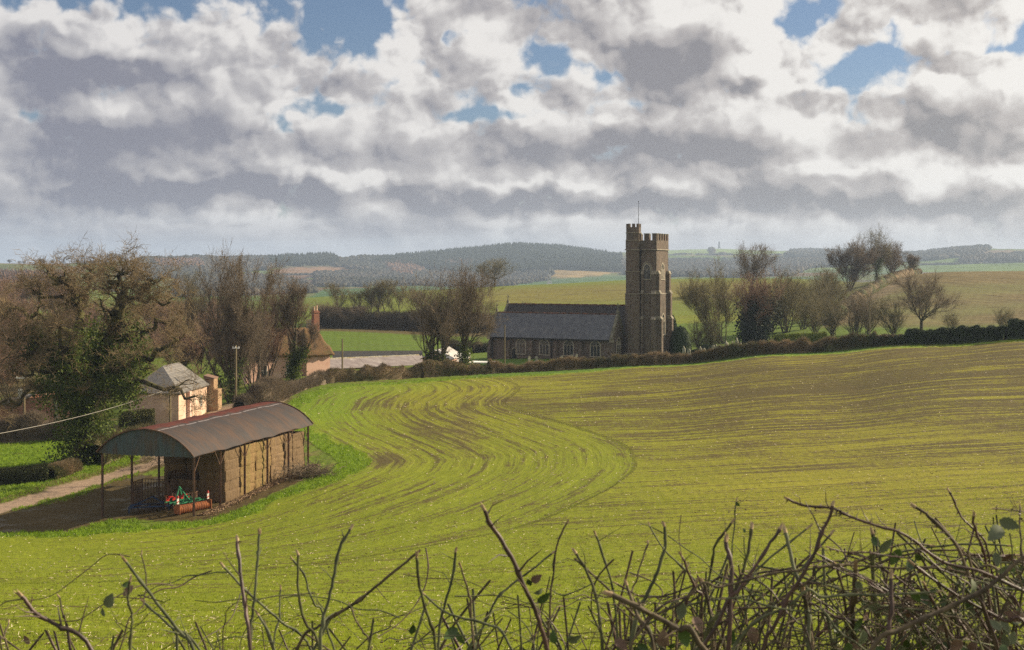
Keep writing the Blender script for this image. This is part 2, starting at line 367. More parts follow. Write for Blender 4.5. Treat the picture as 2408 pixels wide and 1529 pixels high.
# track and yard
TRK = []
for p, q in ((-420,1300),(-150,1232),(20,1192),(110,1165),(190,1140),(290,1112),(370,1088),(430,1055),(470,1010),(500,975),(535,958),(600,930)):
    d = hit(p, q, 80); TRK.append((X(p, d), d))
dtr = pdist(XX, YY, TRK)
trk = sst(1.9, 1.2, dtr + 0.5*vnoise(XX, YY, 0.25, 3))
mid_tr = sst(1.0, 0.2, dtr)*0.0
yard = inpoly(PX, PY, [(-400,1330),(-150,1225),(60,1198),(170,1178),(250,1140),(330,1118),(400,1122),(560,1130),(690,1110),(712,1128),(640,1160),(545,1205),(480,1226),(440,1227),(340,1222),(250,1224),(160,1250),(0,1254),(-300,1258)]) & (DD > 84) & (DD < 125)
yardf = yard.astype(float)
for _ in range(2): yardf = (yardf + np.roll(yardf,1,0)+np.roll(yardf,-1,0)+np.roll(yardf,1,1)+np.roll(yardf,-1,1))/5
yardf = sst(0.25, 0.75, yardf + 0.25*vnoise(XX, YY, 0.4, 5))
def cc(*a): return np.array(a)
GREEN = cc(0.180,0.212,0.014); LUSH = cc(0.135,0.205,0.012); SOILY = cc(0.150,0.105,0.045); MUD = cc(0.125,0.075,0.045); TRACK = cc(0.30,0.215,0.165)
col = np.zeros(XX.shape+(3,)); col[:] = GREEN
soil = np.full(XX.shape, 0.2)
def blend(mask, c, s=None):
    global col, soil
    m = np.clip(mask, 0, 1)[..., None]; col[:] = col*(1-m)+np.asarray(c)*m
    if s is not None: soil[:] = soil*(1-m[..., 0]) + s*m[..., 0]
n_big = vnoise(XX, YY, 0.012, 11); n_mid = vnoise(XX, YY, 0.035, 12)
# crop field: greener near, thinner crop on the far rise
thin = sst(85, 150, YY)*0.30 + sst(-5, 45, XX)*0.10*sst(80,120,YY)
soil = np.where(infield, 0.16+thin*0.72+0.06*n_big+0.05*n_mid, soil)
HEADL = 27.0
barnpts = MARGIN[8:22]
dhead = pdist(XX, YY, barnpts)
inhead = sst(HEADL+0.15, HEADL-0.15, dhead)
wob = 0.6*vnoise(XX, YY, 0.02, 21)
e2 = np.array([0.02, 1.0]); straight = YY*0.985 + XX*0.10 + wob
rowv = np.where(infield, dhead*inhead + straight*(1-inhead), straight)
soil = np.where(infield, soil - 0.07*inhead*sst(95,115,YY) - 0.05*sst(80,60,YY), soil)
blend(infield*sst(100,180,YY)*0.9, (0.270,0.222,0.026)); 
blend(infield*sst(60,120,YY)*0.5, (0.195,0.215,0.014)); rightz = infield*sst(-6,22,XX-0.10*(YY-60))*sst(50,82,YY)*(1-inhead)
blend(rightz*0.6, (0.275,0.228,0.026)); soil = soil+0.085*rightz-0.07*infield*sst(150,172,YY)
# patches of bare pinkish earth
for (p, q, rx, ry, a) in ((900,1085,60,16,0.5),(865,955,60,14,0.35),(1000,1010,40,14,0.2),(1200,940,70,8,0.25),(1090,1010,30,50,0.12),(1440,925,60,8,0.3)):
    m = np.exp(-((PX-p)/rx)**2-((PY-q)/ry)**2)*infield*(DD > 60)
    soil = soil + a*m*0.8; blend(m*0.4, (0.20,0.14,0.06))
# lush uncropped margin
edge = np.clip(sst(3.5, 0.8, dm + 1.0*vnoise(XX,YY,0.12,31)), 0, 1)*infield
blend(edge, LUSH, 0.0)
far_marg = infield*sst(17,6,dm)*sst(1300,700,PX)*sst(120,150,YY); blend(far_marg*0.9, LUSH, 0.05)
bulge = infield*np.exp(-((PX-780)/75)**2-((PY-1085)/32)**2)*(DD>95); blend(np.clip(bulge*1.8,0,1)*sst(7,3,dm), LUSH, -0.1)
# outside the field
out = ~infield
blend(out*(YY < 230), (0.12,0.17,0.018), 0.12)
blend(out*(YY < 230)*sst(0.1,0.8,vnoise(XX,YY,0.08,41)), (0.15,0.13,0.05), 0.2)
blend(out*(YY < 230)*sst(300,100,PX)*sst(112,118,YY)*sst(150,140,YY), LUSH, 0.05)
blend(out*(YY>175)*(YY<232)*(PX>1100), (0.09,0.16,0.02), 0.05)
vf = out*sst(226,232,YY)*sst(318,312,YY); blend(vf, (0.095,0.145,0.016), 0.05)
bank = out*sst(308,314,YY)*sst(352,346,YY)*(PX < 1560); blend(bank, (0.11,0.085,0.04), 0.3)
hf = out*sst(346,350,YY)*(PX < 2030); blend(hf, (0.145,0.180,0.022), 0.15)
brn = hf*sst(385,430,YY)*sst(560,480,YY+20*n_mid); blend(brn*0.5*sst(900,1250,PX), (0.24,0.165,0.050), 0.32)
blend(hf*sst(900,700,PX)*0.4, (0.125,0.18,0.02))
leftm = out*(PX < 720)*(YY > 200); blend(leftm, (0.11,0.155,0.018), 0.1)
blend(leftm*(PX < 330)*sst(270,200,YY), (0.13,0.10,0.045), 0.3)
rh = out*(PX > 1900)*sst(240,262,YY + 0.06*(PX-2200)); 
rhm = rh*inpoly(PX, PY, [(1925,775),(1985,733),(2060,688),(2120,650),(2160,640),(2200,600),(3700,600),(3700,820),(2300,800),(1990,800)])
blend(rhm, (0.200,0.155,0.070), 0.36)
blend(rhm*sst(-0.2,0.7,vnoise(XX,YY,0.01,61)), (0.160,0.155,0.055), 0.25)
strip = rhm*sst(26,8,pdist(PX, PY, [(1925,775),(1985,733),(2060,688),(2125,650)])); blend(strip*0.85, (0.27,0.20,0.125), 0.35)
rowv = np.where(rhm > 0.5, XX*0.75+YY*0.35+3*vnoise(XX,YY,0.006,62), rowv)
rowv = np.where((hf > 0.5), YY*0.9 - XX*0.08 + 6*n_big, rowv)
hed = rh*(1-rhm); blend(hed*0.7, (0.10,0.12,0.03), 0.3)
blend(yardf, MUD, 0.85)
puddle = yardf*sst(0.45,0.8,vnoise(XX,YY,0.22,71))*0.5; blend(puddle, (0.20,0.14,0.10))
blend(trk*(1-yardf*0.6), TRACK, -0.6)
blend(np.clip(sst(3.2,2.4,dtr)-trk,0,1)*(YY>80)*(1-yardf)*0.7, MUD, 0.5)
wet = np.clip(yardf*0.8,0,1)
# relief: clods, tufts
rough = np.where(infield, 0.022+0.012*n_mid, 0.07)*(1-trk)*(1-0.5*yardf)
rough = np.where(edge > 0.4, 0.075, rough)
bumpn = vnoise(XX, YY, 0.45, 81)*0.6 + vnoise(XX, YY, 1.1, 82)*0.5
ZF = ZZ + rough*bumpn*sst(12, 30, YY)*1.5
verge = out*(YY > 96)*(YY < 150)*(PX < 330)*(1-yardf)*(1-trk); ZF += verge*(0.18+0.16*vnoise(XX, YY, 0.22, 83))*sst(1.8,3.6,dtr)
ZF -= trk*0.06
ZG = ZF
gm = bpy.data.materials.new('land'); gm.use_nodes = True; t = gm.node_tree; b = t.nodes['Principled BSDF']
b.inputs['Specular IOR Level'].default_value = 0.12
ac = attr(t, 'cover', 'Color'); so = attr(t, 'soil'); rv = attr(t, 'rowv'); ob = coord(t)
ox, oy, oz = sep(t, ob)
sv = comb(t, rv*1.6, ox*0.07, oy*0.07)
st = noise(t, sv, 1.0, 6, 0.62)
tram = noise(t, comb(t, rv*0.33, ox*0.012, oy*0.012), 1.0, 3, 0.6)
fn = noise(t, ob, 2.6, 6, 0.68); fn2 = noise(t, ob, 0.35, 4, 0.6); fn3 = noise(t, ob, 9.0, 3, 0.6)
st2 = noise(t, comb(t, rv*0.75, ox*0.02, oy*0.02), 1.0, 5, 0.7)
sf = ((st-0.5)*1.7 + (st2-0.5)*(so*6.0-1.5).mx(0.25).mn(1.7) + (tram-0.5)*0.45 + (fn-0.5)*1.2 + (fn2-0.5)*0.8 + (fn3-0.5)*1.0 + so).sstep(0.20, 0.48)
sc_ = mixc(t, fn3, (0.042,0.032,0.014), (0.115,0.084,0.034))
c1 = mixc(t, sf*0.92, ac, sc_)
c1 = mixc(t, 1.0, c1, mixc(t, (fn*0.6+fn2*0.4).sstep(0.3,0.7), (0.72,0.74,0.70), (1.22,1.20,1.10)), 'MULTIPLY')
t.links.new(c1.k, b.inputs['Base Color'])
wa = attr(t, 'wet'); b.inputs['Roughness'].default_value = 0.9
rr = (wa*noise(t, ob, 0.6, 3).sstep(0.5,0.62))*-0.72+0.92
t.links.new(rr.k, b.inputs['Roughness'])
bn = t.nodes.new('ShaderNodeBump'); bn.inputs['Distance'].default_value = 0.14; bn.inputs['Strength'].default_value = 1.0
hh = fn*0.6 + fn3*0.3 + st*0.9 + st2*0.8
t.links.new(hh.k, bn.inputs['Height']); t.links.new(bn.outputs[0], b.inputs['Normal'])
MATS['land'] = gm
nr, nc = XX.shape
idx = np.arange(nr*nc).reshape(nr, nc)
quads = np.stack([idx[:-1,:-1], idx[:-1,1:], idx[1:,1:], idx[1:,:-1]], -1)
VV = np.stack([XX, YY, ZF], -1).reshape(-1, 3)
fy = YY[:-1,:-1]; fpx = PX[:-1,:-1]; ff = infield[:-1,:-1]
rhq = rhm[:-1,:-1] > 0.5
lanef = (trk[:-1,:-1] > 0.5) & (fy > 80) & (fy < 220) & ~ff
yq = (yardf[:-1,:-1] > 0.5) & ~ff & ~lanef
def sub(name, mask):
    q = quads[mask]; used = np.unique(q); mp = np.full(nr*nc, -1); mp[used] = np.arange(len(used))
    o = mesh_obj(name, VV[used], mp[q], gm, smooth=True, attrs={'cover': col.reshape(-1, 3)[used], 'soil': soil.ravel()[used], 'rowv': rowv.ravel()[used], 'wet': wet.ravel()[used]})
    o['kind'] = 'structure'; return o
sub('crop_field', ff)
sub('hillside_field', rhq & ~ff)
sub('lane', lanef)
sub('farm_yard', yq & (fy<130))
sub('meadow', ~ff & ~rhq & ~lanef & ~(yq & (fy<130)))
# the roadside bank under the camera
xs = np.linspace(-40, 40, 30); ys = np.linspace(-30, 5.05, 20); bx, by = np.meshgrid(xs, ys)
bz = np.where(by > 3.0, 17.55-(by-3.0)*0.25, 17.55) + 0.03*vnoise(bx, by, 0.3, 5)
ii = np.arange(600).reshape(20, 30)
vb = mesh_obj('roadside_verge', np.stack([bx, by, bz-0.05], -1).reshape(-1, 3), np.stack([ii[:-1,:-1], ii[:-1,1:], ii[1:,1:], ii[1:,:-1]], -1).reshape(-1, 4), mat('verge_grass', (0.08,0.13,0.02), (0.12,0.10,0.04), 3.0), smooth=True)
vb['kind'] = 'structure'
# ------------------------------------------------------------------ far hills
HC = np.array([-1500,-300,0,150,300,450,600,750,900,1050,1150,1250,1400,1550,1700,1850,2000,2150,2300,2408,2700,3900])
HT = {
 640: [715,712,710,712,714,714,712,703,693,684,680,676,670,664,664,668,675,668,665,665,665,665],
 900: [695,690,688,690,700,702,705,702,698,694,692,690,682,676,676,678,678,675,672,670,668,668],
 1200:[668,665,663,665,685,690,694,694,692,690,689,687,680,674,674,674,672,668,664,662,660,660],
 1500:[655,652,650,650,668,675,684,686,686,684,684,682,676,668,668,668,664,658,652,650,648,648],
 1900:[628,627,626,624,632,652,668,672,674,676,676,674,668,660,658,656,652,645,640,638,636,636],
 2400:[640,638,636,634,612,625,650,655,660,662,664,660,652,650,648,644,640,634,626,622,620,620],
 2800:[645,643,641,639,617,611,622,630,640,645,640,630,630,638,636,630,628,622,610,608,606,600],
 3200:[648,646,644,642,636,613,610,608,612,604,594,588,604,618,620,614,610,606,592,590,586,582],
 3500:[649,647,645,643,640,630,612,611,611,603,588,583,598,606,606,604,602,600,585,587,583,578],
 4600:[651,650,648,647,646,645,640,636,630,620,604,600,598,590,583,592,595,593,592,592,590,585],
 6500:[652,652,652,651,651,650,650,648,646,640,630,625,622,618,612,618,618,618,616,616,615,612],
 12000:[648]*22}
hD = np.array(sorted(HT)); tab = np.array([HT[d] for d in hD], dtype=float)
tz = ZC-(tab-HY)*hD[:, None]/F
hc = np.concatenate([np.arange(-1200,-100,60), np.arange(-100,2500,9), np.arange(2500,3600,60)]); hr_ = np.concatenate([np.geomspace(640, 5300, 194)])
def smooth1(a, ax, k):
    for _ in range(k): 
        p = np.take(a, np.clip(np.arange(a.shape[ax])-1, 0, None), ax); n = np.take(a, np.clip(np.arange(a.shape[ax])+1, None, a.shape[ax]-1), ax); a = (p+2*a+n)/4
    return a
tmp = np.array([np.interp(hc, HC, r_) for r_ in tz])
ZH = np.array([np.interp(np.log(hr_), np.log(hD), tmp[:, j]) for j in range(len(hc))]).T
ZH = smooth1(smooth1(ZH, 1, 22), 0, 3)
HPX, HDD = np.meshgrid(hc, hr_); HX = (HPX-CX)/F*HDD; 
ZH = ZH + (vnoise(HX, HDD, 0.0016, 91)*6 + vnoise(HX, HDD, 0.006, 92)*1.3)*sst(900, 2000, HDD)
HPY = HY+(ZC-ZH)*F/HDD
hcol = np.zeros(HX.shape+(3,)); hcol[:] = (0.10,0.12,0.04)
def hb(mask, c):
    m = np.clip(mask, 0, 1)[..., None]; hcol[:] = hcol*(1-m)+np.asarray(c)*m
cell = np.floor(HX/210+0.4*np.sin(HDD/260)+0.3*vnoise(HX,HDD,0.001,7)).astype(int)*7 + np.floor(HDD/330+0.25*np.sin(HX/180)).astype(int)*13
pal = np.array([(0.10,0.16,0.03),(0.13,0.15,0.05),(0.16,0.11,0.06),(0.08,0.13,0.03),(0.12,0.17,0.035),(0.11,0.10,0.05)])
hcol[:] = pal[np.abs(cell) % 6]
WOODS = []     # image outlines of woods: (polygon, kind, count, D range)
def hp(poly, c, d0=600, d1=7000): hb(inpoly(HPX, HPY, poly)*(HDD > d0)*(HDD < d1), c)
hp([(-200,690),(-200,662),(60,664),(180,672),(300,690),(300,720),(-200,720)], (0.15,0.20,0.03), 600, 1300)
hp([(210,626),(335,628),(335,642),(270,645),(200,640)], (0.14,0.24,0.04))
hp([(640,634),(700,628),(800,628),(835,634),(790,648),(700,650),(640,648)], (0.25,0.15,0.09))
hp([(600,650),(740,650),(740,668),(600,664)], (0.15,0.09,0.07))
hp([(720,655),(800,644),(850,638),(880,650),(860,668),(790,666)], (0.20,0.25,0.06))
hp([(900,655),(985,650),(1010,664),(930,668)], (0.18,0.21,0.06))
hp([(435,650),(500,646),(510,652),(440,655)], (0.18,0.26,0.05))
hp([(730,700),(760,680),(1100,672),(1160,680),(1160,700),(900,705)], (0.07,0.14,0.045), 700, 2000)
hp([(1270,650),(1300,637),(1380,634),(1440,642),(1400,650),(1330,654)], (0.34,0.24,0.10))
hp([(1380,600),(1450,600),(1560,588),(1700,578),(1790,586),(1850,596),(1850,606),(1780,612),(1700,612),(1560,616),(1450,616)], (0.19,0.27,0.075), 3800)
hp([(1560,616),(1700,612),(1720,622),(1560,628)], (0.16,0.22,0.07), 3400)
hp([(1890,596),(1990,594),(1990,604),(1900,608)], (0.18,0.26,0.08))
hp([(1900,630),(1990,622),(2060,616),(2060,626),(1960,634)], (0.18,0.26,0.08))
hp([(2150,640),(2150,624),(2260,618),(2600,616),(2600,642)], (0.13,0.20,0.05))
hp([(2270,602),(2330,598),(2390,600),(2600,598),(2600,606),(2300,610)], (0.18,0.26,0.08))
hp([(2380,592),(2600,588),(2600,596),(2390,598)], (0.17,0.24,0.08))
hp([(1180,700),(1500,660),(1500,646),(1250,660),(1180,680)], (0.08,0.15,0.05), 700, 2600)
hp([(1570,655),(1650,652),(2000,650),(2000,662),(1570,668)], (0.09,0.16,0.05), 700, 2600)
hm = bpy.data.materials.new('distant_land'); hm.use_nodes = True; t = hm.node_tree; b = t.nodes['Principled BSDF']; b.inputs['Specular IOR Level'].default_value = 0.05; b.inputs['Roughness'].default_value = 1
ac = attr(t, 'cover', 'Color'); ob = coord(t)
c1 = mixc(t, 1.0, ac, mixc(t, noise(t, ob, 0.02, 6, 0.6).sstep(0.3,0.7), (0.55,0.56,0.55), (1.0,0.98,0.9)), 'MULTIPLY')
t.links.new(c1.k, b.inputs['Base Color'])
nr2, nc2 = HX.shape; ii = np.arange(nr2*nc2).reshape(nr2, nc2)
ho = mesh_obj('hills', np.stack([HX, HDD, ZH], -1).reshape(-1, 3), np.stack([ii[:-1,:-1], ii[:-1,1:], ii[1:,1:], ii[1:,:-1]], -1).reshape(-1, 4), hm, smooth=True, attrs={'cover': hcol.reshape(-1, 3)})
ho['kind'] = 'structure'
def hillz(px, D):
    i = np.interp(np.log(D), np.log(hr_), np.arange(nr2)); j = np.interp(px, hc, np.arange(nc2))
    i0 = np.clip(i.astype(int), 0, nr2-2); j0 = np.clip(j.astype(int), 0, nc2-2); a = i-i0; c = j-j0
    return ZH[i0,j0]*(1-a)*(1-c)+ZH[i0+1,j0]*a*(1-c)+ZH[i0,j0+1]*(1-a)*c+ZH[i0+1,j0+1]*a*c
# ------------------------------------------------------------------ trees
BARK = mat('bark_grey_brown', (0.115,0.095,0.060), (0.050,0.042,0.028), 1.5)
MOSSY = mat('bark_mossy', (0.095,0.088,0.028), (0.036,0.030,0.020), 0.9, lo=0.4, hi=0.6)
TWIG = mat('twigs_brown', (0.215,0.165,0.115), (0.14,0.108,0.075), 0.6)
TWIG_RED = mat('twigs_reddish', (0.26,0.155,0.115), (0.19,0.12,0.08), 0.6)
TWIG_OAK = mat('twigs_oak', (0.25,0.18,0.10), (0.165,0.125,0.07), 0.5)
TWIG_OLIVE = mat('twigs_olive', (0.21,0.175,0.09), (0.145,0.125,0.065), 0.6)
IVY = mat('ivy_leaves', (0.13,0.17,0.025), (0.045,0.07,0.014), 1.2, rough=0.65, spec=0.2, translucent=0.3)
DARKLEAF = mat('dark_evergreen_leaves', (0.022,0.035,0.014), (0.010,0.018,0.008), 1.2, rough=0.7, spec=0.15)
YEW = mat('clipped_yew', (0.030,0.050,0.014), (0.014,0.026,0.008), 3.0, rough=0.8)

def grow(seed, H, base_r, spread, kind):
    """returns (thick segs, twig segs, ivy anchor points); tree stands at the origin"""
    rd = random.Random(seed); thick, twigs, anch = [], [], []
    def norm(v): 
        l = math.sqrt(v[0]**2+v[1]**2+v[2]**2)+1e-9; return (v[0]/l, v[1]/l, v[2]/l)
    P = dict(oakhero=dict(wob=0.38, up=0.03, nseg=5, kids=(2,4), shr=0.66, lv=5, ang=(0.5,1.1), mid=0.7), oak=dict(wob=0.40, up=0.05, nseg=5, kids=(2,4), shr=0.66, lv=5, ang=(0.5,1.1), mid=0.55),
             ash=dict(wob=0.10, up=0.13, nseg=6, kids=(2,4), shr=0.62, lv=4, ang=(0.28,0.62), mid=0.70),
             vase=dict(wob=0.08, up=0.13, nseg=6, kids=(2,3), shr=0.52, lv=3, ang=(0.22,0.55), mid=0.75),
             fan=dict(wob=0.15, up=0.07, nseg=5, kids=(2,4), shr=0.64, lv=4, ang=(0.35,0.8), mid=0.75),
             shrub=dict(wob=0.14, up=0.12, nseg=5, kids=(2,3), shr=0.60, lv=3, ang=(0.3,0.7), mid=0.7))[kind]
    def branch(p, d, L, r, lv):
        n = P['nseg']; sl = L/n; pts = [(p, r)]
        for i in range(n):
            w = P['wob']*(1.0 if lv else 0.35)
            d = norm((d[0]+rd.gauss(0,w), d[1]+rd.gauss(0,w), d[2]+rd.gauss(0,w*0.8)+P['up']*(1 if lv else 0.5)))
            q = (p[0]+d[0]*sl, p[1]+d[1]*sl, p[2]+d[2]*sl); r2 = r*(0.86 if lv else 0.90)
            if q[2] < 0.4: q = (q[0], q[1], 0.4)
            s = (*p, *q, r, r2)
            (thick if r > 0.035 else twigs).append(s)
            if r > 0.10 and kind != 'oakhero': anch.append((q, r2, lv))
            pts.append((q, r2)); p, r = q, r2
            if lv < P['lv'] and (i >= 1 or lv > 0) :
                k = rd.randint(*P['kids']) if i == n-1 else (1 if rd.random() < P['mid'] else 0) + (1 if rd.random() < 0.15 else 0)
                for _ in range(k):
                    a = rd.uniform(*P['ang']); ph = rd.uniform(0, 6.283)
                    # perpendicular frame
                    ux = norm((-d[1], d[0], 0.001)); vx = (d[1]*ux[2]-d[2]*ux[1], d[2]*ux[0]-d[0]*ux[2], d[0]*ux[1]-d[1]*ux[0])
                    c, s_ = math.cos(a), math.sin(a)
                    nd = norm(tuple(d[j]*c+(ux[j]*math.cos(ph)+vx[j]*math.sin(ph))*s_ for j in range(3)))
                    f = P['shr']*rd.uniform(0.75, 1.15)*(1.0 if i == n-1 else 0.9)
                    branch(p, nd, L*f, r*rd.uniform(0.55, 0.75), lv+1)
    if kind == 'oakhero':
        p0 = W(196,1095,125); p0.z = T(p0.x, p0.y)
        def loc(px, py, dd): q = W(px, py, 125+dd); return (q.x-p0.x, q.y-p0.y, q.z-p0.z+0.15)
        TR = [([(190,1100,0),(194,1040,0),(200,980,0),(208,925,0),(215,868,0)],1.05),([(208,925,0),(150,862,-2),(100,815,-3),(60,790,-5),(15,802,-6)],0.52),
              ([(215,868,0),(190,800,1),(183,742,2),(176,702,1),(150,668,0),(122,655,-1)],0.60),([(183,742,2),(205,692,3),(216,655,4),(203,632,4)],0.34),
              ([(215,868,0),(262,800,-2),(275,742,-3),(288,692,-4),(272,655,-4),(300,642,-5)],0.60),([(275,742,-3),(320,702,-4),(350,672,-5),(345,648,-5),(366,660,-6)],0.34),
              ([(213,885,0),(300,856,-4),(360,826,-6),(420,800,-8)],0.42),([(206,950,0),(262,918,-4),(330,898,-7),(400,914,-9),(458,932,-10)],0.40),
              ([(203,930,0),(130,918,3),(60,930,4),(0,950,5)],0.40),([(190,800,1),(130,760,-2),(80,742,-4),(30,720,-5),(8,742,-5)],0.34),
              ([(262,800,-2),(330,786,-1),(390,758,0),(432,768,2)],0.34),([(150,862,-2),(90,872,-4),(30,884,-6)],0.26),([(176,722,1),(130,702,2),(90,690,3),(58,672,3)],0.24),
              ([(212,900,0),(240,850,5),(230,790,8),(250,740,9)],0.40),([(210,910,0),(180,860,-6),(150,820,-8),(140,770,-9)],0.36),([(288,692,-4),(262,672,-2),(240,668,-1)],0.2),
              ([(320,702,-4),(372,712,-5),(410,700,-5)],0.2),([(216,655,4),(246,640,4),(238,630,4)],0.16),([(100,815,-3),(70,840,-6),(40,830,-8)],0.2)]
        for ti, (pts, r) in enumerate(TR):
            L = [loc(*q) for q in pts]; fine = []
            for i in range(len(L)-1):
                for k in range(4):
                    f = k/4; w = 0.0 if (i == 0 and k == 0) else (0.09 if ti == 0 else 0.33); fine.append(tuple(L[i][j]*(1-f)+L[i+1][j]*f+rd.gauss(0, w) for j in range(3)))
            fine.append(L[-1]); n = len(fine)-1; endr = 0.80 if ti == 0 else 0.30
            for i in range(n):
                a = r*(1-(1-endr)*i/n); b = r*(1-(1-endr)*(i+1)/n)
                if ti == 0: a *= 1+0.35*max(0, 1-i/4); b *= 1+0.35*max(0, 1-(i+1)/4)
                thick.append((*fine[i], *fine[i+1], a, b)); (anch.append((fine[i+1], b, 0)) if b > 0.25 else None)
                if ti and i > 1:
                    for _ in range(rd.choice((0,1,1,2)) if i < n-1 else 4):
                        d = norm(tuple(fine[i+1][j]-fine[i][j] for j in range(3))); d = norm((d[0]*0.5+rd.gauss(0,.75), d[1]*0.5+rd.gauss(0,.85), d[2]*0.5+rd.gauss(0.25,.6)))
                        branch(fine[i+1], d, rd.uniform(1.3,2.6), b*rd.uniform(0.30,0.50), 3)
    if kind in ('oak',):
        p = (0,0,0); d = (0.03,0.02,1); r = base_r; h = H*0.20
        for i in range(3):
            q = (p[0]+rd.gauss(0,0.2), p[1]+rd.gauss(0,0.2), p[2]+h/3); thick.append((*p, *q, r*(1.25 if i == 0 else 1), r*0.92)); anch.append((q, r, 0)); p = q; r *= 0.92
        n = 7
        for k in range(n):
            ph = 6.283*k/n+rd.uniform(-0.3,0.3); tilt = rd.uniform(0.35, 1.25) if k else 0.1
            nd = (math.sin(tilt)*math.cos(ph), math.sin(tilt)*math.sin(ph), math.cos(tilt))
            branch(p, nd, H*spread*rd.uniform(0.36,0.48), r*rd.uniform(0.42,0.62), 1)
        branch(p, (0.25,0.1,1), H*0.40, r*0.6, 1); branch(p, (-0.2,-0.1,1), H*0.42, r*0.62, 1)
    elif kind in ('vase', 'shrub'):
        n = 9 if kind == 'vase' else 12
        for k in range(n):
            ph = rd.uniform(0, 6.283); tilt = rd.uniform(0.02, 0.62)*spread
            o = (rd.uniform(-.6,.6), rd.uniform(-.6,.6), 0)
            branch(o, (math.sin(tilt)*math.cos(ph), math.sin(tilt)*math.sin(ph), math.cos(tilt)), H*rd.uniform(0.55,0.80), base_r*rd.uniform(0.5,1.0), 0 if kind == 'vase' else 1)
    elif kind == 'ash':
        branch((0,0,0), (0.02,0.0,1), H*0.56, base_r, 0)
    elif kind == 'fan':
        h = H*0.24; thick.append((0,0,0, 0.1,0,h, base_r*1.15, base_r*0.9)); anch.append(((0.1,0,h), base_r, 0))
        for k in range(9):
            ph = 6.283*k/9+rd.uniform(-.3,.3); tilt = rd.uniform(0.1, 1.15)*spread
            branch((0.1,0,h*rd.uniform(0.8,1.0)), (math.sin(tilt)*math.cos(ph), math.sin(tilt)*math.sin(ph), math.cos(tilt)), H*rd.uniform(0.30,0.40), base_r*rd.uniform(0.35,0.5), 1)
    return thick, twigs, anch
def spray(tw, n, L, rnd, r=0.010, upb=0.4):
    """extra fine twigs at the ends of the small branches"""
    tw = np.asarray(tw); i = rnd.integers(0, len(tw), n); t = rnd.uniform(0, 1, (n, 1))
    p = tw[i, :3]*(1-t)+tw[i, 3:6]*t; d = (tw[i, 3:6]-tw[i, :3]); d /= np.linalg.norm(d, axis=1, keepdims=True)+1e-9
    d = d*0.9 + rnd.normal(size=(n, 3))*0.55; d[:, 2] += upb*0.5; d /= np.linalg.norm(d, axis=1, keepdims=True)
    L = L*rnd.uniform(0.4, 1.2, (n, 1)); m = p+d*L*0.5; d2 = d + rnd.normal(size=(n, 3))*0.35; d2 /= np.linalg.norm(d2, axis=1, keepdims=True)
    e = m+d2*L*0.5; rr = np.full((n, 1), r)
    return np.concatenate([np.hstack([p, m, rr, rr*0.8]), np.hstack([m, e, rr*0.8, rr*0.4])])
def tree(name, kind, seed, H, base_r, spread, label, catg, group=None, nspray=5000, sl=0.9, tw=TWIG, bark=BARK, ivy=0, ivyh=0.5, sprayr=0.011, xsq=1.0, ivymat=None, ivysz=0.26, ivysp=1.0):
    thick, twg, anch = grow(seed, H, base_r, spread, kind)
    rnd = np.random.default_rng(seed); nspray = int(nspray*0.55)
    print('TREE', name, len(thick), len(twg), nspray)
    TH = np.array(thick); TW = np.array(twg) if twg else TH[-50:]
    allz = np.percentile(TW[:, 5], 98.5); k = 1.0 if kind == 'oakhero' else H/allz                    # scale to the asked height
    for A in (TH, TW): A[:, :6] *= k; 
    wid = np.percentile(np.abs(TW[:, 3]), 97)
    if xsq: 
        f = xsq/wid if (xsq > 1.01 and kind != 'oakhero') else 1.0
        for A in (TH, TW): A[:, [0,1,3,4]] *= f
    else: f = 1.0
    TW[:, 6:] = np.maximum(TW[:, 6:]*0.9, 0.011)
    root = thing(name, label, catg, group=group)
    big = TH[TH[:, 6] > 0.12]; small = TH[TH[:, 6] <= 0.12]
    parts = [tubes(big, 6)] if len(big) else []
    if len(big): V, Fq = cat(parts); mesh_obj('trunk', V, Fq, bark, root, True)
    cr = ([tubes(small, 5)] if len(small) else []) + [tubes(TW, 3), tubes(spray(TW, nspray, sl, rnd, sprayr), 3)]
    V, Fq = cat(cr); V[:, 2] = np.maximum(V[:, 2], 0.1); mesh_obj('crown', V, Fq, [tw, bark], root, mids=(np.arange(len(Fq)) < 5*len(small)).astype(np.int32))
    if ivy:
        an = np.array([(a[0][0]*k*f, a[0][1]*k*f, a[0][2]*k, a[1]) for a in anch if a[0][2]*k < H*ivyh])
        an = np.concatenate([an, np.array([(0,0,z,base_r) for z in np.linspace(0.3, H*0.2, 10)])]) if kind in ('oak','oakhero','fan','ash') else an
        n = ivy; i = rnd.integers(0, len(an), n); c = an[i, :3] + rnd.normal(size=(n, 3))*(an[i, 3:4]*0.9+0.28)*ivysp*np.array([1,1,1.7]); c[:, 2] = np.maximum(c[:, 2], 0.15)
        V, Fq = leaves(c, ivysz, rnd); mesh_obj('ivy', V, Fq, ivymat or IVY, root)
    return root
def put(o, px, D, dz=-0.15, rz=0.0, s=1.0):
    p = G(px, D); o.location = (p.x, p.y, p.z+dz); o.rotation_euler = (0,0,rz); o.scale = (s, s, s); return o
def put_copy(o, px, D, label, rz=0.0, s=(1,1,1), dz=-0.15):
    p = G(px, D); return dup(o, (p.x, p.y, p.z+dz), rz, s, label)
# the great oak by the lane
oak = put(tree('oak_tree', 'oakhero', 31, 21.0, 1.05, 1.1, 'huge gnarled bare oak with ivy-clad trunk standing at the lane left of the barn', 'tree', nspray=34000, sl=0.85, tw=TWIG_OAK, bark=MOSSY, ivy=32000, ivyh=0.62, sprayr=0.013, xsq=9.8, ivysz=0.23, ivysp=1.1), 196, 125, rz=0.0)
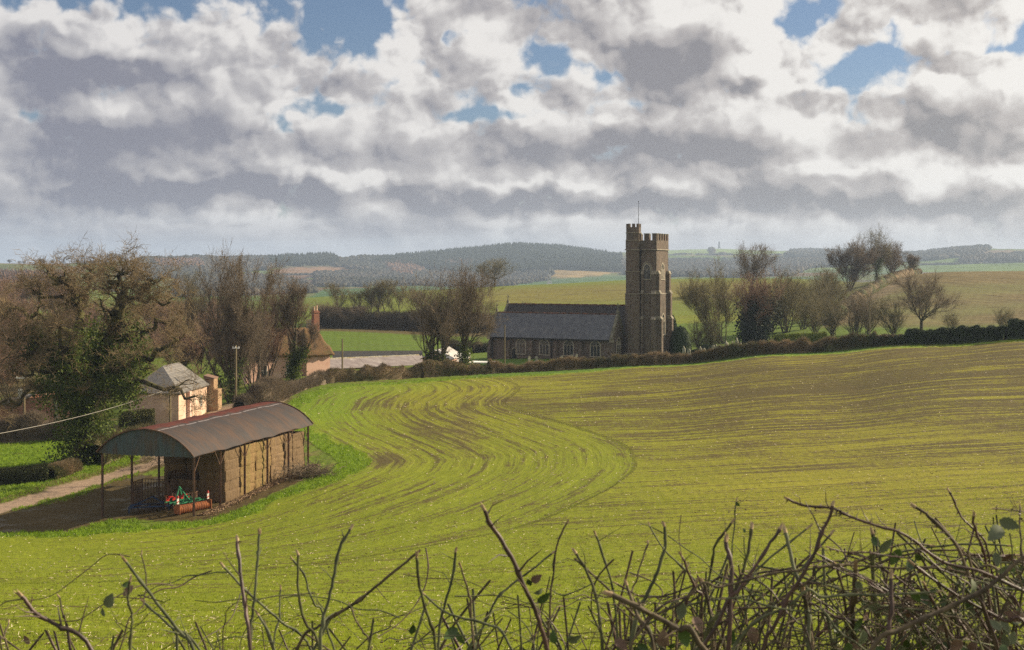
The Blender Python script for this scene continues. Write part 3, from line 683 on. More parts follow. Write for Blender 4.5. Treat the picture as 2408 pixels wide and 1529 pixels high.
# tall fine-twigged trees right of the oak
ash1 = put(tree('ash_tree', 'vase', 5, 19.2, 0.20, 0.62, 'tall bare many-stemmed tree behind the pole with crossarm, between oak and thatched cottage', 'tree', nspray=26000, sl=1.3, tw=TWIG, ivy=1800, ivyh=0.3, sprayr=0.013, xsq=5.6), 548, 168)
put(tree('ash_tree', 'ash', 6, 15.2, 0.36, 1.0, 'bare tree with ivy-wrapped trunk in front of the pink thatched cottage', 'tree', nspray=13000, sl=1.0, tw=TWIG, ivy=2600, ivyh=0.35, xsq=3.8), 690, 187)
put(tree('ash_tree', 'vase', 16, 13.2, 0.16, 0.8, 'reddish bare thicket tree just left of the ivy-trunked cottage tree', 'tree', nspray=16000, sl=1.2, tw=TWIG_RED, xsq=4.2), 628, 186)
put(tree('ash_tree', 'vase', 17, 11.5, 0.15, 0.9, 'lower bushy bare tree at the hedge end left of the cottage window', 'tree', nspray=12000, sl=1.1, tw=TWIG, xsq=4.0), 598, 176)
put(tree('poplar_tree', 'ash', 8, 17.0, 0.22, 0.7, 'pale slender bare tree behind, between the oak and the tall many-stemmed tree', 'tree', nspray=7000, sl=1.1, tw=TWIG_OLIVE, xsq=2.6), 452, 260, dz=-0.5)
# clump before the farm roof and its leaning neighbour
put(tree('ash_tree', 'vase', 21, 15.0, 0.22, 0.62, 'clump of bare upright stems in front of the low farm roof', 'tree', nspray=14000, sl=1.1, tw=TWIG, ivy=1200, ivyh=0.22, xsq=4.6), 1026, 189)
put(tree('ash_tree', 'fan', 24, 15.6, 0.30, 0.62, 'bare tree with ivy on its single trunk, between farm roof and church', 'tree', nspray=12000, sl=1.2, tw=TWIG, ivy=1500, ivyh=0.25, xsq=4.6), 1092, 191)
put(tree('oak_tree', 'fan', 27, 13.0, 0.55, 1.15, 'lone bare oak on the skyline of the hill field left of the tower', 'tree', nspray=7000, sl=1.6, tw=TWIG_OLIVE, sprayr=0.025, xsq=8.8), 1163, 590, dz=-0.2)
# row along the dark bank
bankt = tree('bank_tree', 'ash', 41, 10.5, 0.20, 0.9, 'slim bare tree at the left end of the row on the dark bank', 'tree', 'bare trees on the dark bank', nspray=3000, sl=1.1, tw=TWIG_OLIVE, xsq=3.3)
put(bankt, 790, 336)
for px, D, s, rz, lab in ((838,336,0.85,1.1,'small bare tree second from the left on the dark bank'),(872,334,1.0,2.0,'leaning bare tree third from the left on the dark bank'),
                          (893,335,1.12,3.1,'tallest bare tree of the pair at the middle of the dark bank'),(907,335,1.1,4.0,'bare tree right beside the tallest one on the dark bank'),
                          (940,335,1.0,5.1,'bare tree standing alone right of the pair on the dark bank'),(985,333,0.95,0.5,'bare bank tree half hidden by the clump before the farm roof'),(1240,345,0.5,0.9,'tiny bare tree above the church roof end in the hedge')):
    put_copy(bankt, px, D, lab, rz, (s, s, s))
bush0 = tree('bank_bush', 'shrub', 43, 6.0, 0.10, 1.1, 'rounded bare bush at the left of the dark bank beside the chimney', 'bush', 'bare bushes on the dark bank', nspray=7000, sl=1.1, tw=TWIG, xsq=3.6, sprayr=0.02)
put(bush0, 765, 322)
for px, D, s, rz, lab in ((812,332,0.9,1.0,'bare bush between the first two trees of the dark bank'),(850,330,1.0,2.2,'dense bare bush under the middle trees of the dark bank'),(1010,330,1.0,3.0,'bare bush on the bank behind the clump of upright stems'),(1060,334,0.9,4.0,'bare bush on the bank left of the single ivy trunk'),(1125,330,0.75,5.0,'bare bush on the bank just left of the church gable')):
    put_copy(bush0, px, D, lab, rz, (s*1.2, s, s*0.9))
# right of the tower
put(tree('willow_tree', 'vase', 51, 13.8, 0.15, 1.0, 'wide olive-twigged bare tree spreading right of the church tower', 'tree', nspray=20000, sl=1.5, tw=TWIG_OLIVE, xsq=7.2), 1700, 240)
put(tree('ivy_tree', 'shrub', 53, 13.0, 0.20, 0.7, 'dark ivy-smothered tree with reddish twigs above, right of the churchyard', 'tree', nspray=17000, sl=1.2, tw=TWIG_RED, ivy=13000, ivyh=0.75, ivymat=DARKLEAF, ivysz=0.32, ivysp=3.0, xsq=4.6), 1772, 230)
put(tree('willow_tree', 'shrub', 55, 12.2, 0.14, 0.75, 'olive-twigged bare thicket right of the dark ivy tree', 'tree', nspray=18000, sl=1.5, tw=TWIG_OLIVE, xsq=5.6), 1850, 256)
put(tree('ash_tree', 'fan', 57, 17.5, 0.40, 1.0, 'round-headed bare tree rising behind the wide olive tree', 'tree', nspray=9000, sl=1.5, tw=TWIG, sprayr=0.02, xsq=7.4), 1768, 425)
put(tree('ivy_tree', 'fan', 59, 12.5, 0.35, 0.75, 'ivy-topped tree with dark trunk at the foot of the hillside hedge', 'tree', nspray=4000, tw=TWIG_OLIVE, ivy=5000, ivyh=1.0, ivysp=1.3, xsq=3.2, ivysz=0.35), 1937, 340)
put(tree('ash_tree', 'vase', 61, 16.0, 0.20, 0.85, 'broad purple-brown clump of bare trees left of the tall skyline tree', 'tree', nspray=26000, sl=1.7, tw=TWIG, sprayr=0.022, xsq=8.2), 1995, 420)
put(tree('oak_tree', 'oak', 63, 18.0, 0.50, 0.8, 'tall open-crowned skyline tree with ivy trunk on the hillside hedge', 'tree', nspray=3500, sl=1.4, tw=TWIG_OLIVE, ivy=2500, ivyh=0.5, sprayr=0.02, xsq=6.0), 2062, 430, rz=2)
put(tree('ash_tree', 'vase', 65, 12.5, 0.20, 0.7, 'dense bare tree right of the tall skyline tree', 'tree', nspray=9000, sl=1.4, tw=TWIG, sprayr=0.022, xsq=4.2), 2096, 440)
put(tree('hill_tree', 'fan', 67, 7.6, 0.32, 1.15, 'small round bare tree at the top end of the hillside hedge', 'tree', nspray=5000, sl=1.1, tw=TWIG, ivy=1200, sprayr=0.02, xsq=3.2), 2142, 462)
put(tree('oak_tree', 'fan', 69, 11.4, 0.30, 1.2, 'symmetrical bare tree standing alone before the ploughed hillside', 'tree', nspray=9000, sl=1.1, tw=TWIG, xsq=5.2), 2166, 226)
put(tree('hedge_tree', 'shrub', 71, 8.6, 0.12, 0.9, 'upright bare shrub left of the leaning pole on the right', 'bush', nspray=6000, sl=1.0, tw=TWIG, xsq=3.4), 2016, 222)
scr = put(tree('hedge_tree', 'shrub', 73, 6.8, 0.10, 0.9, 'bare shrub between the right-hand pole and the symmetrical tree', 'bush', 'bare shrubs behind the field hedge', nspray=5000, sl=1.0, tw=TWIG_OLIVE, xsq=2.8), 2098, 224)
for px, D, s, rz, lab in ((1916,246,1.0,1.0,'bare shrub behind the clipped yellow-green hedge'),(1960,236,1.05,2.2,'bare shrub between yellow-green hedge and upright shrub'),(1645,226,0.85,3.3,'thin bare shrub beside the domed yew'),(1672,224,0.8,4.5,'thin bare shrub second from the domed yew'),
                          (2240,232,0.55,0.3,'low bare shrub right of the symmetrical tree'),(2360,226,0.6,2.6,'low bare shrub near the right edge behind the hedge'),(1890,262,1.2,3.9,'tall bare shrub right of the olive thicket'),(1960,300,1.7,1.9,'bushy bare tree at the foot of the hillside hedge'),(1925,280,1.5,0.4,'bushy bare tree under the ivy-topped tree'),(2040,235,1.1,5.4,'bare shrub around the plain right-hand pole'),(1815,262,1.6,2.9,'bushy bare shrub right behind the dark ivy tree'),(1240,196,0.2,0,'tuft of bare stems')):
    if lab.startswith('tuft'): continue
    put_copy(scr, px, D, lab, rz, (s, s, s))
# brown wood behind the oak on the left
wood = tree('wood_tree', 'vase', 81, 12.0, 0.15, 0.9, 'brown bare tree at the left edge behind the oak', 'tree', 'bare trees behind the oak', nspray=13000, sl=1.5, tw=TWIG_RED, sprayr=0.02, xsq=5.0)
put(wood, 20, 190)
wl = [(-40,230,1.1,'far left'),(70,250,1.0,'left'),(115,210,0.8,'nearer left'),(160,270,1.0,'behind the left limbs'),(215,300,0.9,'behind the ivy trunk'),(270,240,0.6,'low'),(330,230,0.7,'right'),(380,260,0.8,'behind the slate-roofed pink house'),(420,215,0.75,'above the slate-roofed pink house'),(470,215,0.85,'between pink house and tall tree'),(500,260,0.9,'behind the tall many-stemmed tree'),(-90,180,0.9,'beyond the left edge'),(30,300,1.0,'upper left'),(440,340,0.8,'in the far meadow hedge'),(350,350,0.7,'in the meadow hedge seen through the oak'),(15,400,1.3,'far wood below the bright left field'),(60,420,1.3,'second of the far wood on the left'),(110,400,1.2,'third of the far wood on the left'),(-30,380,1.3,'at the left frame edge, far'),(160,430,1.1,'right end of the far left wood'),(395,300,1.0,'upper right of the oak'),(500,330,0.9,'far, above the tall tree')]
for k, (px, D, s, lab) in enumerate(wl):
    put_copy(wood, px, D, 'brown bare tree behind the oak, ' + lab, k*1.3, (s, s, s*0.82))
# ------------------------------------------------------------------ hedges
def hedge(name, pts, h, w, label, twig, leafm, nt, nl, group=None, seed=0, hv=0.25, leafsz=0.12, catg='hedge', tlen=0.5):
    """pts: (px, D) line on the ground"""
    rnd = np.random.default_rng(seed+900); P = np.array([list(G(px, D)) for px, D in pts])
    seg = np.linalg.norm(np.diff(P[:, :2], axis=0), axis=1); cum = np.r_[0, np.cumsum(seg)]; Lt = cum[-1]
    def at(s): return np.stack([np.interp(s, cum, P[:, j]) for j in range(3)], -1)
    def hh(s): return h*(1+hv*np.clip(vnoise(s, s*0.0+seed, 0.06, seed)+0.5*vnoise(s, s*0.0, 0.33, seed+1), -1.1, 1.1))
    def perp(s): a = at(np.minimum(s+0.5, Lt)); b_ = at(np.maximum(s-0.5, 0)); d = a-b_; n = np.stack([-d[:, 1], d[:, 0], d[:, 2]*0], -1); return n/(np.linalg.norm(n, axis=1, keepdims=True)+1e-9)
    # lumpy core, narrower than the twig mass
    ns = max(int(Lt/0.6), 6); s = np.linspace(0, Lt, ns); c = at(s); n = perp(s); H = hh(s)
    prof = np.array([(-0.5,0.0),(-0.55,0.35),(-0.42,0.68),(-0.15,0.82),(0.15,0.82),(0.42,0.68),(0.55,0.35),(0.5,0.0)])
    V = c[:, None]+n[:, None]*(prof[None, :, 0:1]*w*0.9)+np.array([0,0,1.])*(prof[None, :, 1:2]*H[:, None, None]) 
    V = V + rnd.normal(size=V.shape)*0.12; V[..., 0, 2] -= 0.3; V[:, 0, 2] -= 0.3; V[:, -1, 2] -= 0.3
    k = len(prof); ii = np.arange(ns*k).reshape(ns, k); Q = np.stack([ii[:-1,:-1], ii[1:,:-1], ii[1:,1:], ii[:-1,1:]], -1).reshape(-1, 4)
    root = thing(name, label, catg, group=group); o = P.mean(0); o[2] = P[:, 2].min(); root.location = o
    mesh_obj('core', V.reshape(-1, 3)-o, Q, twig, root, False)
    def shell(n_):
        s = rnd.uniform(0, Lt, n_); a = rnd.uniform(0.06, 0.94, n_); j = a*(k-1); j0 = np.minimum(j.astype(int), k-2); fr = (j-j0)[:, None]
        pr = prof[j0]*(1-fr)+prof[j0+1]*fr; H = hh(s)
        return at(s)+perp(s)*(pr[:, 0:1]*w)+np.array([0,0,1.])*(pr[:, 1:2]*H[:, None]*1.08), s, pr
    p, s, pr = shell(nt); d = rnd.normal(size=(nt, 3))*0.5 + np.array([0,0,0.9]) + perp(s)*(pr[:, 0:1]*0.9); d /= np.linalg.norm(d, axis=1, keepdims=True)
    L = tlen*rnd.uniform(0.4, 1.3, (nt, 1)); rr = np.full((nt, 1), 0.013)
    mesh_obj('twigs', *tubes(np.hstack([p-d*L*0.4-o, p+d*L*0.6-o, rr, rr*0.5]), 3), twig, root)
    if nl:
        p, s, pr = shell(nl); p = p+rnd.normal(size=p.shape)*0.08; V, Q = leaves(p-o, leafsz, rnd); mesh_obj('leaves', V, Q, leafm, root)
    return root
HLEAF = mat('hedge_dead_leaf', (0.26,0.16,0.075), (0.08,0.085,0.025), 0.9, translucent=0.3)
HTW = mat('hedge_twigs', (0.25,0.18,0.105), (0.085,0.072,0.034), 0.16, detail=6, third=(0.07,0.085,0.028), tscale=0.12)
hedge('field_hedge', [(1150,188.6),(1300,191),(1440,191.5)], 1.5, 1.6, 'brown clipped hedge in front of the church aisle windows', HTW, HLEAF, 9000, 9000, seed=1, hv=0.5, tlen=0.75)
hedge('field_hedge', [(1440,191.5),(1600,188.5),(1760,185.5)], 1.5, 1.6, 'brown clipped hedge in front of the tower base and domed yew', HTW, HLEAF, 9000, 9000, seed=2, hv=0.5, tlen=0.75)
hedge('field_hedge', [(1760,185.5),(1900,182),(2060,179)], 1.9, 1.9, 'brown hedge between the ivy tree and the right-hand pole', HTW, HLEAF, 9000, 9000, seed=3, hv=0.5, tlen=0.75)
hedge('field_hedge', [(990,184),(1070,186.5),(1150,188.6)], 2.0, 2.0, 'scrubby dark hedge at the foot of the single ivy-trunked tree', HTW, IVY, 7000, 4000, seed=4, hv=0.4)
hedge('field_hedge', [(760,175),(850,178),(990,184)], 2.1, 1.5, 'thin low hedge in front of the long farm roof', HTW, HLEAF, 6500, 2200, seed=5, hv=0.5)
hedge('field_hedge', [(655,158),(700,167),(760,175)], 1.4, 1.8, 'grey-brown bramble hedge below the thatched cottage', TWIG, HLEAF, 9000, 2500, seed=6, hv=0.35, tlen=0.8)
hedge('field_hedge', [(566,150),(610,152),(655,158)], 2.6, 3.0, 'grey-brown bramble hedge behind the barn roof at the lane', TWIG, HLEAF, 9000, 2500, seed=7, hv=0.4, tlen=0.9)
EVG = mat('laurel_leaves', (0.045,0.070,0.018), (0.016,0.028,0.008), 1.0, rough=0.6, spec=0.2)
for k, (a, b_, h) in enumerate(((2062,2132,1.6),(2134,2190,2.0),(2192,2250,2.3),(2256,2300,2.3),(2302,2350,2.0),(2352,2366,1.7),(2374,2480,2.3))):
    hedge('evergreen_hedge', [(a, 178.6-(a-2062)*0.032), ((a+b_)/2, 178.4-((a+b_)/2-2062)*0.032), (b_, 178.4-(b_-2062)*0.032)], h, 2.0,
          ['brown-green start of the dark evergreen hedge right of the pole','low dark evergreen hedge block left of the symmetrical tree','dark evergreen hedge block right below the symmetrical tree','tall dark evergreen hedge block right of the symmetrical tree','ragged dark evergreen block before the last gap','narrow upright evergreen bush in the gap near the right edge','dark evergreen block at the right edge of the field'][k],
          HTW if k == 0 else EVG, EVG, 2500, 7000, seed=20+k, hv=0.3, leafsz=0.16, group=None)
hedge('clipped_hedge', [(1822,205),(1900,206),(1942,206)], 2.5, 2.2, 'clipped yellow-green garden hedge beyond the brown field hedge', mat('privet', (0.10,0.13,0.015), (0.06,0.08,0.01), 1.0), mat('privet_leaf', (0.17,0.19,0.02), (0.10,0.13,0.015), 0.5), 500, 9000, seed=30, hv=0.05)
hedge('hill_hedge', [(1950,270),(1985,330),(2050,395),(2100,432),(2155,458)], 2.6, 3.0, 'dark hedge climbing the left edge of the ploughed hillside', HTW, HLEAF, 7000, 3000, seed=31, hv=0.4, tlen=1.2)
hedge('hill_hedge', [(2100,452),(2120,458),(2162,464)], 2.4, 2.5, 'trimmed brown hedge on the skyline beside the small round tree', HTW, HLEAF, 3000, 2500, seed=32, hv=0.08)
DSC = mat('dark_scrub', (0.060,0.045,0.030), (0.030,0.026,0.018), 0.2)
hedge('bank_hedge', [(735,318),(850,321),(960,322),(1060,322),(1150,322)], 4.2, 4.5, 'dark lower hedge along the foot of the bank above the shaded meadow', DSC, HLEAF, 15000, 4000, seed=33, hv=0.3, tlen=1.6)
hedge('bank_hedge', [(760,341),(860,341),(960,340),(1080,340),(1200,344)], 2.6, 4.0, 'dark bramble strip under the row of bank trees', DSC, IVY, 12000, 5000, seed=34, hv=0.45, tlen=1.4)
hedge('bank_hedge', [(1040,262),(1100,262),(1150,262)], 2.5, 3.0, 'dark scrub left of the church gable', DSC, IVY, 4000, 2500, seed=35, hv=0.4, tlen=1.2)
# left: lane hedge, bushes
hedge('lane_hedge', [(-30,112.5),(60,113.2),(110,114)], 1.6, 1.6, 'square-cut dark green lane hedge at the left edge', mat('laneleaf', (0.06,0.06,0.028), (0.03,0.035,0.015), 1.0), mat('laneleaf2', (0.075,0.09,0.03), (0.04,0.045,0.018), 1.0), 5000, 9000, seed=36, hv=0.06)
hedge('lane_hedge', [(112,114.2),(135,116),(172,119.5)], 1.5, 1.6, 'brownish lane hedge section nearest to the oak trunk', HTW, HLEAF, 5000, 3000, seed=37, hv=0.15)
hedge('bramble_bank', [(-60,146),(40,147),(150,147),(185,146)], 2.8, 3.0, 'grey-brown bramble hedge beyond the paddock left of the oak', TWIG, HLEAF, 9000, 2500, seed=38, hv=0.4, tlen=0.9)
hedge('bramble_bank', [(212,123),(240,126),(290,131),(345,136)], 2.8, 3.0, 'sunlit bramble and ivy bank behind the barn posts', mat('bank_twig', (0.17,0.135,0.07), (0.09,0.085,0.035), 0.6), IVY, 9000, 5000, seed=39, hv=0.3, tlen=0.8)
hedge('garden_hedge', [(282,146),(330,146.5),(362,147)], 3.0, 3.0, 'clipped rounded olive hedge before the shaded pink house wall', mat('olive_core', (0.07,0.065,0.025), (0.045,0.045,0.018), 1.0), mat('olive_leaf', (0.11,0.105,0.035), (0.06,0.065,0.02), 1.0), 1500, 9000, seed=40, hv=0.06)
# ------------------------------------------------------------------ masonry materials
def masonry(name, c1, c2, c3, mortar, bw=0.42, bh=0.17, stain=(0.10,0.09,0.07)):
    m = bpy.data.materials.new(name); m.use_nodes = True; t = m.node_tree; b = t.nodes['Principled BSDF']
    b.inputs['Roughness'].default_value = 0.93; b.inputs['Specular IOR Level'].default_value = 0.15
    x, y, z = sep(t, coord(t)); wv = noise(t, coord(t), 1.3, 2)
    uv = comb(t, x+y+(wv-0.5)*0.25, z+(wv-0.5)*0.12, 0.0)
    br = t.nodes.new('ShaderNodeTexBrick'); t.links.new(uv.k, br.inputs['Vector'])
    br.inputs['Scale'].default_value = 1.0; br.inputs['Brick Width'].default_value = bw; br.inputs['Row Height'].default_value = bh
    br.inputs['Mortar Size'].default_value = 0.012; br.inputs['Color1'].default_value = (*c1, 1); br.inputs['Color2'].default_value = (*c2, 1); br.inputs['Mortar'].default_value = (*mortar, 1)
    n = noise(t, coord(t), 2.2, 5, 0.7); c = mixc(t, n.sstep(0.42,0.62)*0.75, E(t, br.outputs[0]), c3)
    n2 = noise(t, vadd(t, coord(t), (1,1,0.35), 'MULTIPLY'), 0.5, 4, 0.6)
    c = mixc(t, n2.sstep(0.48,0.72)*0.7, c, stain)
    t.links.new(c.k, b.inputs['Base Color'])
    bn = t.nodes.new('ShaderNodeBump'); bn.inputs['Distance'].default_value = 0.05; t.links.new((E(t, br.outputs[1])*-0.6+n).k, bn.inputs['Height']); t.links.new(bn.outputs[0], b.inputs['Normal'])
    return m
STONE = masonry('red_brown_rubble', (0.185,0.130,0.102), (0.105,0.080,0.068), (0.215,0.180,0.140), (0.16,0.135,0.108), stain=(0.085,0.075,0.062))
STONE2 = masonry('aisle_rubble', (0.205,0.145,0.120), (0.125,0.096,0.084), (0.205,0.172,0.142), (0.18,0.15,0.12), 0.5, 0.13, stain=(0.075,0.064,0.058))
DRESS = mat('dressed_stone', (0.31,0.27,0.205), (0.185,0.16,0.125), 1.6, bump=0.02)
COPE = mat('coping_stone', (0.24,0.22,0.165), (0.11,0.105,0.075), 1.8, bump=0.02)
DARKG = mat('leaded_glass', (0.012,0.014,0.018), (0.03,0.033,0.04), 3.0, rough=0.25, spec=0.5)
IRON = mat('black_iron', (0.018,0.018,0.019), (0.03,0.03,0.03), 4, rough=0.6)
LOUV = mat('slate_louvre', (0.16,0.155,0.14), (0.09,0.09,0.085), 3)
SHADOW_IN = mat('dark_interior', (0.01,0.01,0.01), (0.012,0.012,0.012), 1)
def roofmat(name, c1, c2, c3, w=0.30, h=0.20, moss=(0.10,0.09,0.05), mossamt=0.62, rough=0.62, spec=0.35):
    m = bpy.data.materials.new(name); m.use_nodes = True; t = m.node_tree; b = t.nodes['Principled BSDF']
    b.inputs['Roughness'].default_value = rough; b.inputs['Specular IOR Level'].default_value = spec
    x, y, z = sep(t, coord(t)); br = t.nodes.new('ShaderNodeTexBrick'); t.links.new(comb(t, x+y*0.01, z*1.25, 0.0).k, br.inputs['Vector'])
    br.inputs['Scale'].default_value = 1.0; br.inputs['Brick Width'].default_value = w; br.inputs['Row Height'].default_value = h
    br.inputs['Mortar Size'].default_value = 0.012; br.inputs['Color1'].default_value = (*c1, 1); br.inputs['Color2'].default_value = (*c2, 1); br.inputs['Mortar'].default_value = (c2[0]*.5, c2[1]*.5, c2[2]*.5, 1)
    n = noise(t, coord(t), 1.1, 5, 0.7); c = mixc(t, n.sstep(0.45,0.7)*0.6, E(t, br.outputs[0]), c3)
    n2 = noise(t, coord(t), 2.8, 4, 0.7); c = mixc(t, n2.sstep(mossamt, mossamt+0.1)*0.8, c, moss)
    t.links.new(c.k, b.inputs['Base Color'])
    bn = t.nodes.new('ShaderNodeBump'); bn.inputs['Distance'].default_value = 0.03; t.links.new((E(t, br.outputs[1])*-0.7+n2*0.5).k, bn.inputs['Height']); t.links.new(bn.outputs[0], b.inputs['Normal'])
    return m
SLATE = roofmat('blue_grey_slate', (0.150,0.157,0.178), (0.095,0.100,0.118), (0.20,0.20,0.20), moss=(0.055,0.057,0.055))
SLATE2 = roofmat('mossy_dark_slate', (0.055,0.050,0.050), (0.036,0.034,0.035), (0.070,0.056,0.038), moss=(0.095,0.078,0.035), mossamt=0.55)
RIDGE = mat('ridge_tile', (0.17,0.075,0.05), (0.07,0.05,0.04), 1.5)
# ------------------------------------------------------------------ church, local x along the nave towards the tower, local y away from the camera
th = R(28.0); CH = (17.14, 212.0, 4.9)
church = thing('church', 'medieval red-brown stone church with tall battlemented tower and slate double roof, beyond the field', 'church', CH, -th)
def arch(cx, w, zs, zt, n=8):
    """pointed arch outline from sill corners: list of (x,z), springing at zs, apex zt"""
    L = [(cx-w/2, zs)]; 
    for i in range(1, n): 
        t_ = i/n; L.append((cx-w/2*(1-t_)**0.0*math.cos(t_*math.pi/2)**1.0*1.0 if False else cx-w/2*(1-t_**1.7), zs+(zt-zs)*(t_**0.72)))
    L.append((cx, zt)); Rr = [(2*cx-a, c) for a, c in reversed(L[:-1])]
    return L+Rr
def ring_arch(mb, cx, w, z0, zs, zt, wo, dep0, dep1, plane, mi=0):
    """frame around a pointed opening"""
    inn = [(cx-w/2, z0)]+arch(cx, w, zs, zt)+[(cx+w/2, z0)]
    out = [(cx-w/2-wo, z0)]+arch(cx, w+2*wo, zs, zt+wo*1.3)+[(cx+w/2+wo, z0)]
    n = len(inn)
    for i in range(n-1):
        mb.prism([inn[i], inn[i+1], out[i+1], out[i]], dep0, dep1, plane, mi)
def gwin(name, parent, cx, z0, w, h, yf, lights=3, plane='xz', sgn=-1, louvres=False, frame=None, lou=None):
    """traceried window on a wall plane at depth yf; sgn = outward direction along depth axis"""
    frame = frame or mat('window_stone', (0.44,0.39,0.31), (0.30,0.26,0.20), 2.0)
    zs = z0+h*0.62; zt = z0+h
    fr = MB(); o = sgn
    ring_arch(fr, cx, w, z0, zs, zt, 0.16, yf+o*0.07, yf-o*0.02, plane)
    fr.prism([(cx-w/2-0.22, z0-0.14), (cx+w/2+0.22, z0-0.14), (cx+w/2+0.22, z0), (cx-w/2-0.22, z0)], yf+o*0.13, yf-o*0.02, plane)
    f = fr.build('window', frame, parent)
    gl = MB(); gl.prism([(cx-w/2, z0)]+arch(cx, w, zs, zt)+[(cx+w/2, z0)], yf+o*0.012, yf-o*0.01, plane); gl.build('glazing', DARKG, f)
    tr = MB(); lw = w/lights
    def P(a, c, d): return (a, d, c) if plane == 'xz' else (d, a, c)
    y = yf+o*0.045
    for i in range(1, lights): tr.bar(P(cx-w/2+lw*i, z0, y), P(cx-w/2+lw*i, zs-lw*0.15, y), 0.075, 0.06)
    for i in range(lights):
        c = cx-w/2+lw*(i+0.5)
        ap = zs+lw*0.45
        tr.bar(P(c-lw/2, zs-lw*0.2, y), P(c, ap, y), 0.065, 0.06); tr.bar(P(c+lw/2, zs-lw*0.2, y), P(c, ap, y), 0.065, 0.06)
        if lights == 3:
            tr.bar(P(c, ap, y), P(c, min(ap+lw*0.55, zt-abs(c-cx)*1.1-0.15), y), 0.06, 0.06)
    if lights == 3:
        for i in (1, 2):
            c = cx-w/2+lw*i; tr.bar(P(c, zs+lw*0.05, y), P(c, zs+lw*0.9, y), 0.05, 0.05)
            tr.bar(P(c-lw/2, zs+lw*0.95, y), P(c, zs+lw*1.5, y), 0.05, 0.05); tr.bar(P(c+lw/2, zs+lw*0.95, y), P(c, zs+lw*1.5, y), 0.05, 0.05)
    else:
        tr.bar(P(cx-lw*0.5, zs+lw*0.45, y), P(cx, zs+lw*1.1, y), 0.06, 0.06); tr.bar(P(cx+lw*0.5, zs+lw*0.45, y), P(cx, zs+lw*1.1, y), 0.06, 0.06); tr.bar(P(cx, zs-0.1, y), P(cx-0.001, zs+lw*0.45, y), 0.06, 0.06)
    tr.build('tracery', frame, f)
    if louvres:
        lb = MB(); nl = max(5, int((zs-z0)/0.20))
        for i in range(nl):
            z = z0+0.1+(zs-z0-0.1)*i/nl
            pr = [(yf+o*0.02, z+0.12), (yf+o*0.13, z), (yf+o*0.13, z+0.03), (yf+o*0.02, z+0.15)]
            pr = [(a, b_) for a, b_ in pr]
            if plane == 'xz': lb.prism(pr, cx-w/2+0.05, cx+w/2-0.05, 'yz')
            else: lb.prism(pr, cx-w/2+0.05, cx+w/2-0.05, 'xz')
        lb.build('louvres', lou or LOUV, f)
    return f
EH, RH = 3.75, 7.65     # aisle eaves and ridge above the datum (z 4.9)
AW = 5.4
wall = MB()
prof = [(0,-0.6),(AW,-0.6),(AW,EH),(AW/2,RH-0.1),(0,EH)]
wall.prism(prof, -24.0, 0.0, 'yz'); wall.build('aisle_wall', STONE2, church)
nw = MB(); nw.prism([(AW-0.1,-0.6),(12.2,-0.6),(12.2,4.3),(8.75,8.9),(AW-0.1,4.3)], -24.9, 0.6, 'yz'); nw.build('nave_wall', STONE2, church)
# roofs with thickness
def roof(mb, y0, z0, y1, z1, x0, x1, tck=0.13, nx=26, seed=0):
    r_ = random.Random(seed)
    n = Vector((0, -(z1-z0), y1-y0)).normalized()
    if n.z < 0: n = -n
    for i in range(nx):
        a = x0+(x1-x0)*i/nx; c = x0+(x1-x0)*(i+1)/nx; s0 = r_.uniform(0,0.03)
        V = [(x, y, z) for x in (a, c) for (y, z) in ((y0, z0), (y1, z1))]
        top = [(v[0], v[1]+n.y*(tck+s0), v[2]+n.z*(tck+s0)) for v in V]
        mb.add(V+top, [(0,1,3,2),(4,6,7,5),(0,2,6,4),(1,5,7,3),(0,4,5,1),(2,3,7,6)])
rf = MB(); roof(rf, -0.28, EH-0.38, AW/2, RH, -23.75, -0.25, nx=16); rb = rf.build('aisle_roof', SLATE, church)
rf = MB(); roof(rf, AW+0.0, EH+0.1, AW/2, RH, -23.75, -0.25, nx=4); rf.build('valley_roof', SLATE2, church)
rf = MB(); roof(rf, AW-0.2, 4.2, 8.75, 9.05, -24.7, 0.55, nx=16, seed=2); roof(rf, 12.4, 4.2, 8.75, 9.05, -24.7, 0.55, nx=4); rf.build('nave_roof', SLATE2, church)
rt = MB()
for i in range(52): x = -23.7+23.4*i/52; rt.box(x, x+0.44, AW/2-0.16, AW/2+0.16, RH+0.02, RH+0.22+0.02*(i % 3))
rt.build('ridge_tiles', RIDGE, church); rt = MB()
for i in range(56): x = -24.6+25.1*i/56; rt.box(x, x+0.44, 8.75-0.17, 8.75+0.17, 9.05, 9.27+0.02*(i % 4))
rt.build('ridge_tiles', RIDGE, church)
# gable copings and crosses
def coping(x0, x1, yl, zl, ym, zm, yr, zr, name='gable_coping'):
    m = MB()
    for (a, b_, c, d) in ((yl, zl, ym, zm), (yr, zr, ym, zm)):
        p = Vector((0, a, b_)); q = Vector((0, c, d)); nn = Vector((0, -(d-b_), c-a)).normalized(); nn = nn if nn.z > 0 else -nn
        V = [(x, v.y+nn.y*k, v.z+nn.z*k) for x in (x0, x1) for v in (p, q) for k in (-0.05, 0.30)]
        m.add(V, [(0,1,3,2),(4,6,7,5),(0,2,6,4),(1,5,7,3),(0,4,5,1),(2,3,7,6)])
    return m.build(name, COPE, church)
coping(-24.15, -23.72, -0.35, EH-0.35, AW/2, RH+0.02, AW+0.1, EH)
coping(-0.28, 0.15, -0.35, EH-0.35, AW/2, RH+0.02, AW+0.1, EH)
coping(-25.1, -24.68, AW-0.2, 4.2, 8.75, 9.05, 12.5, 4.2)
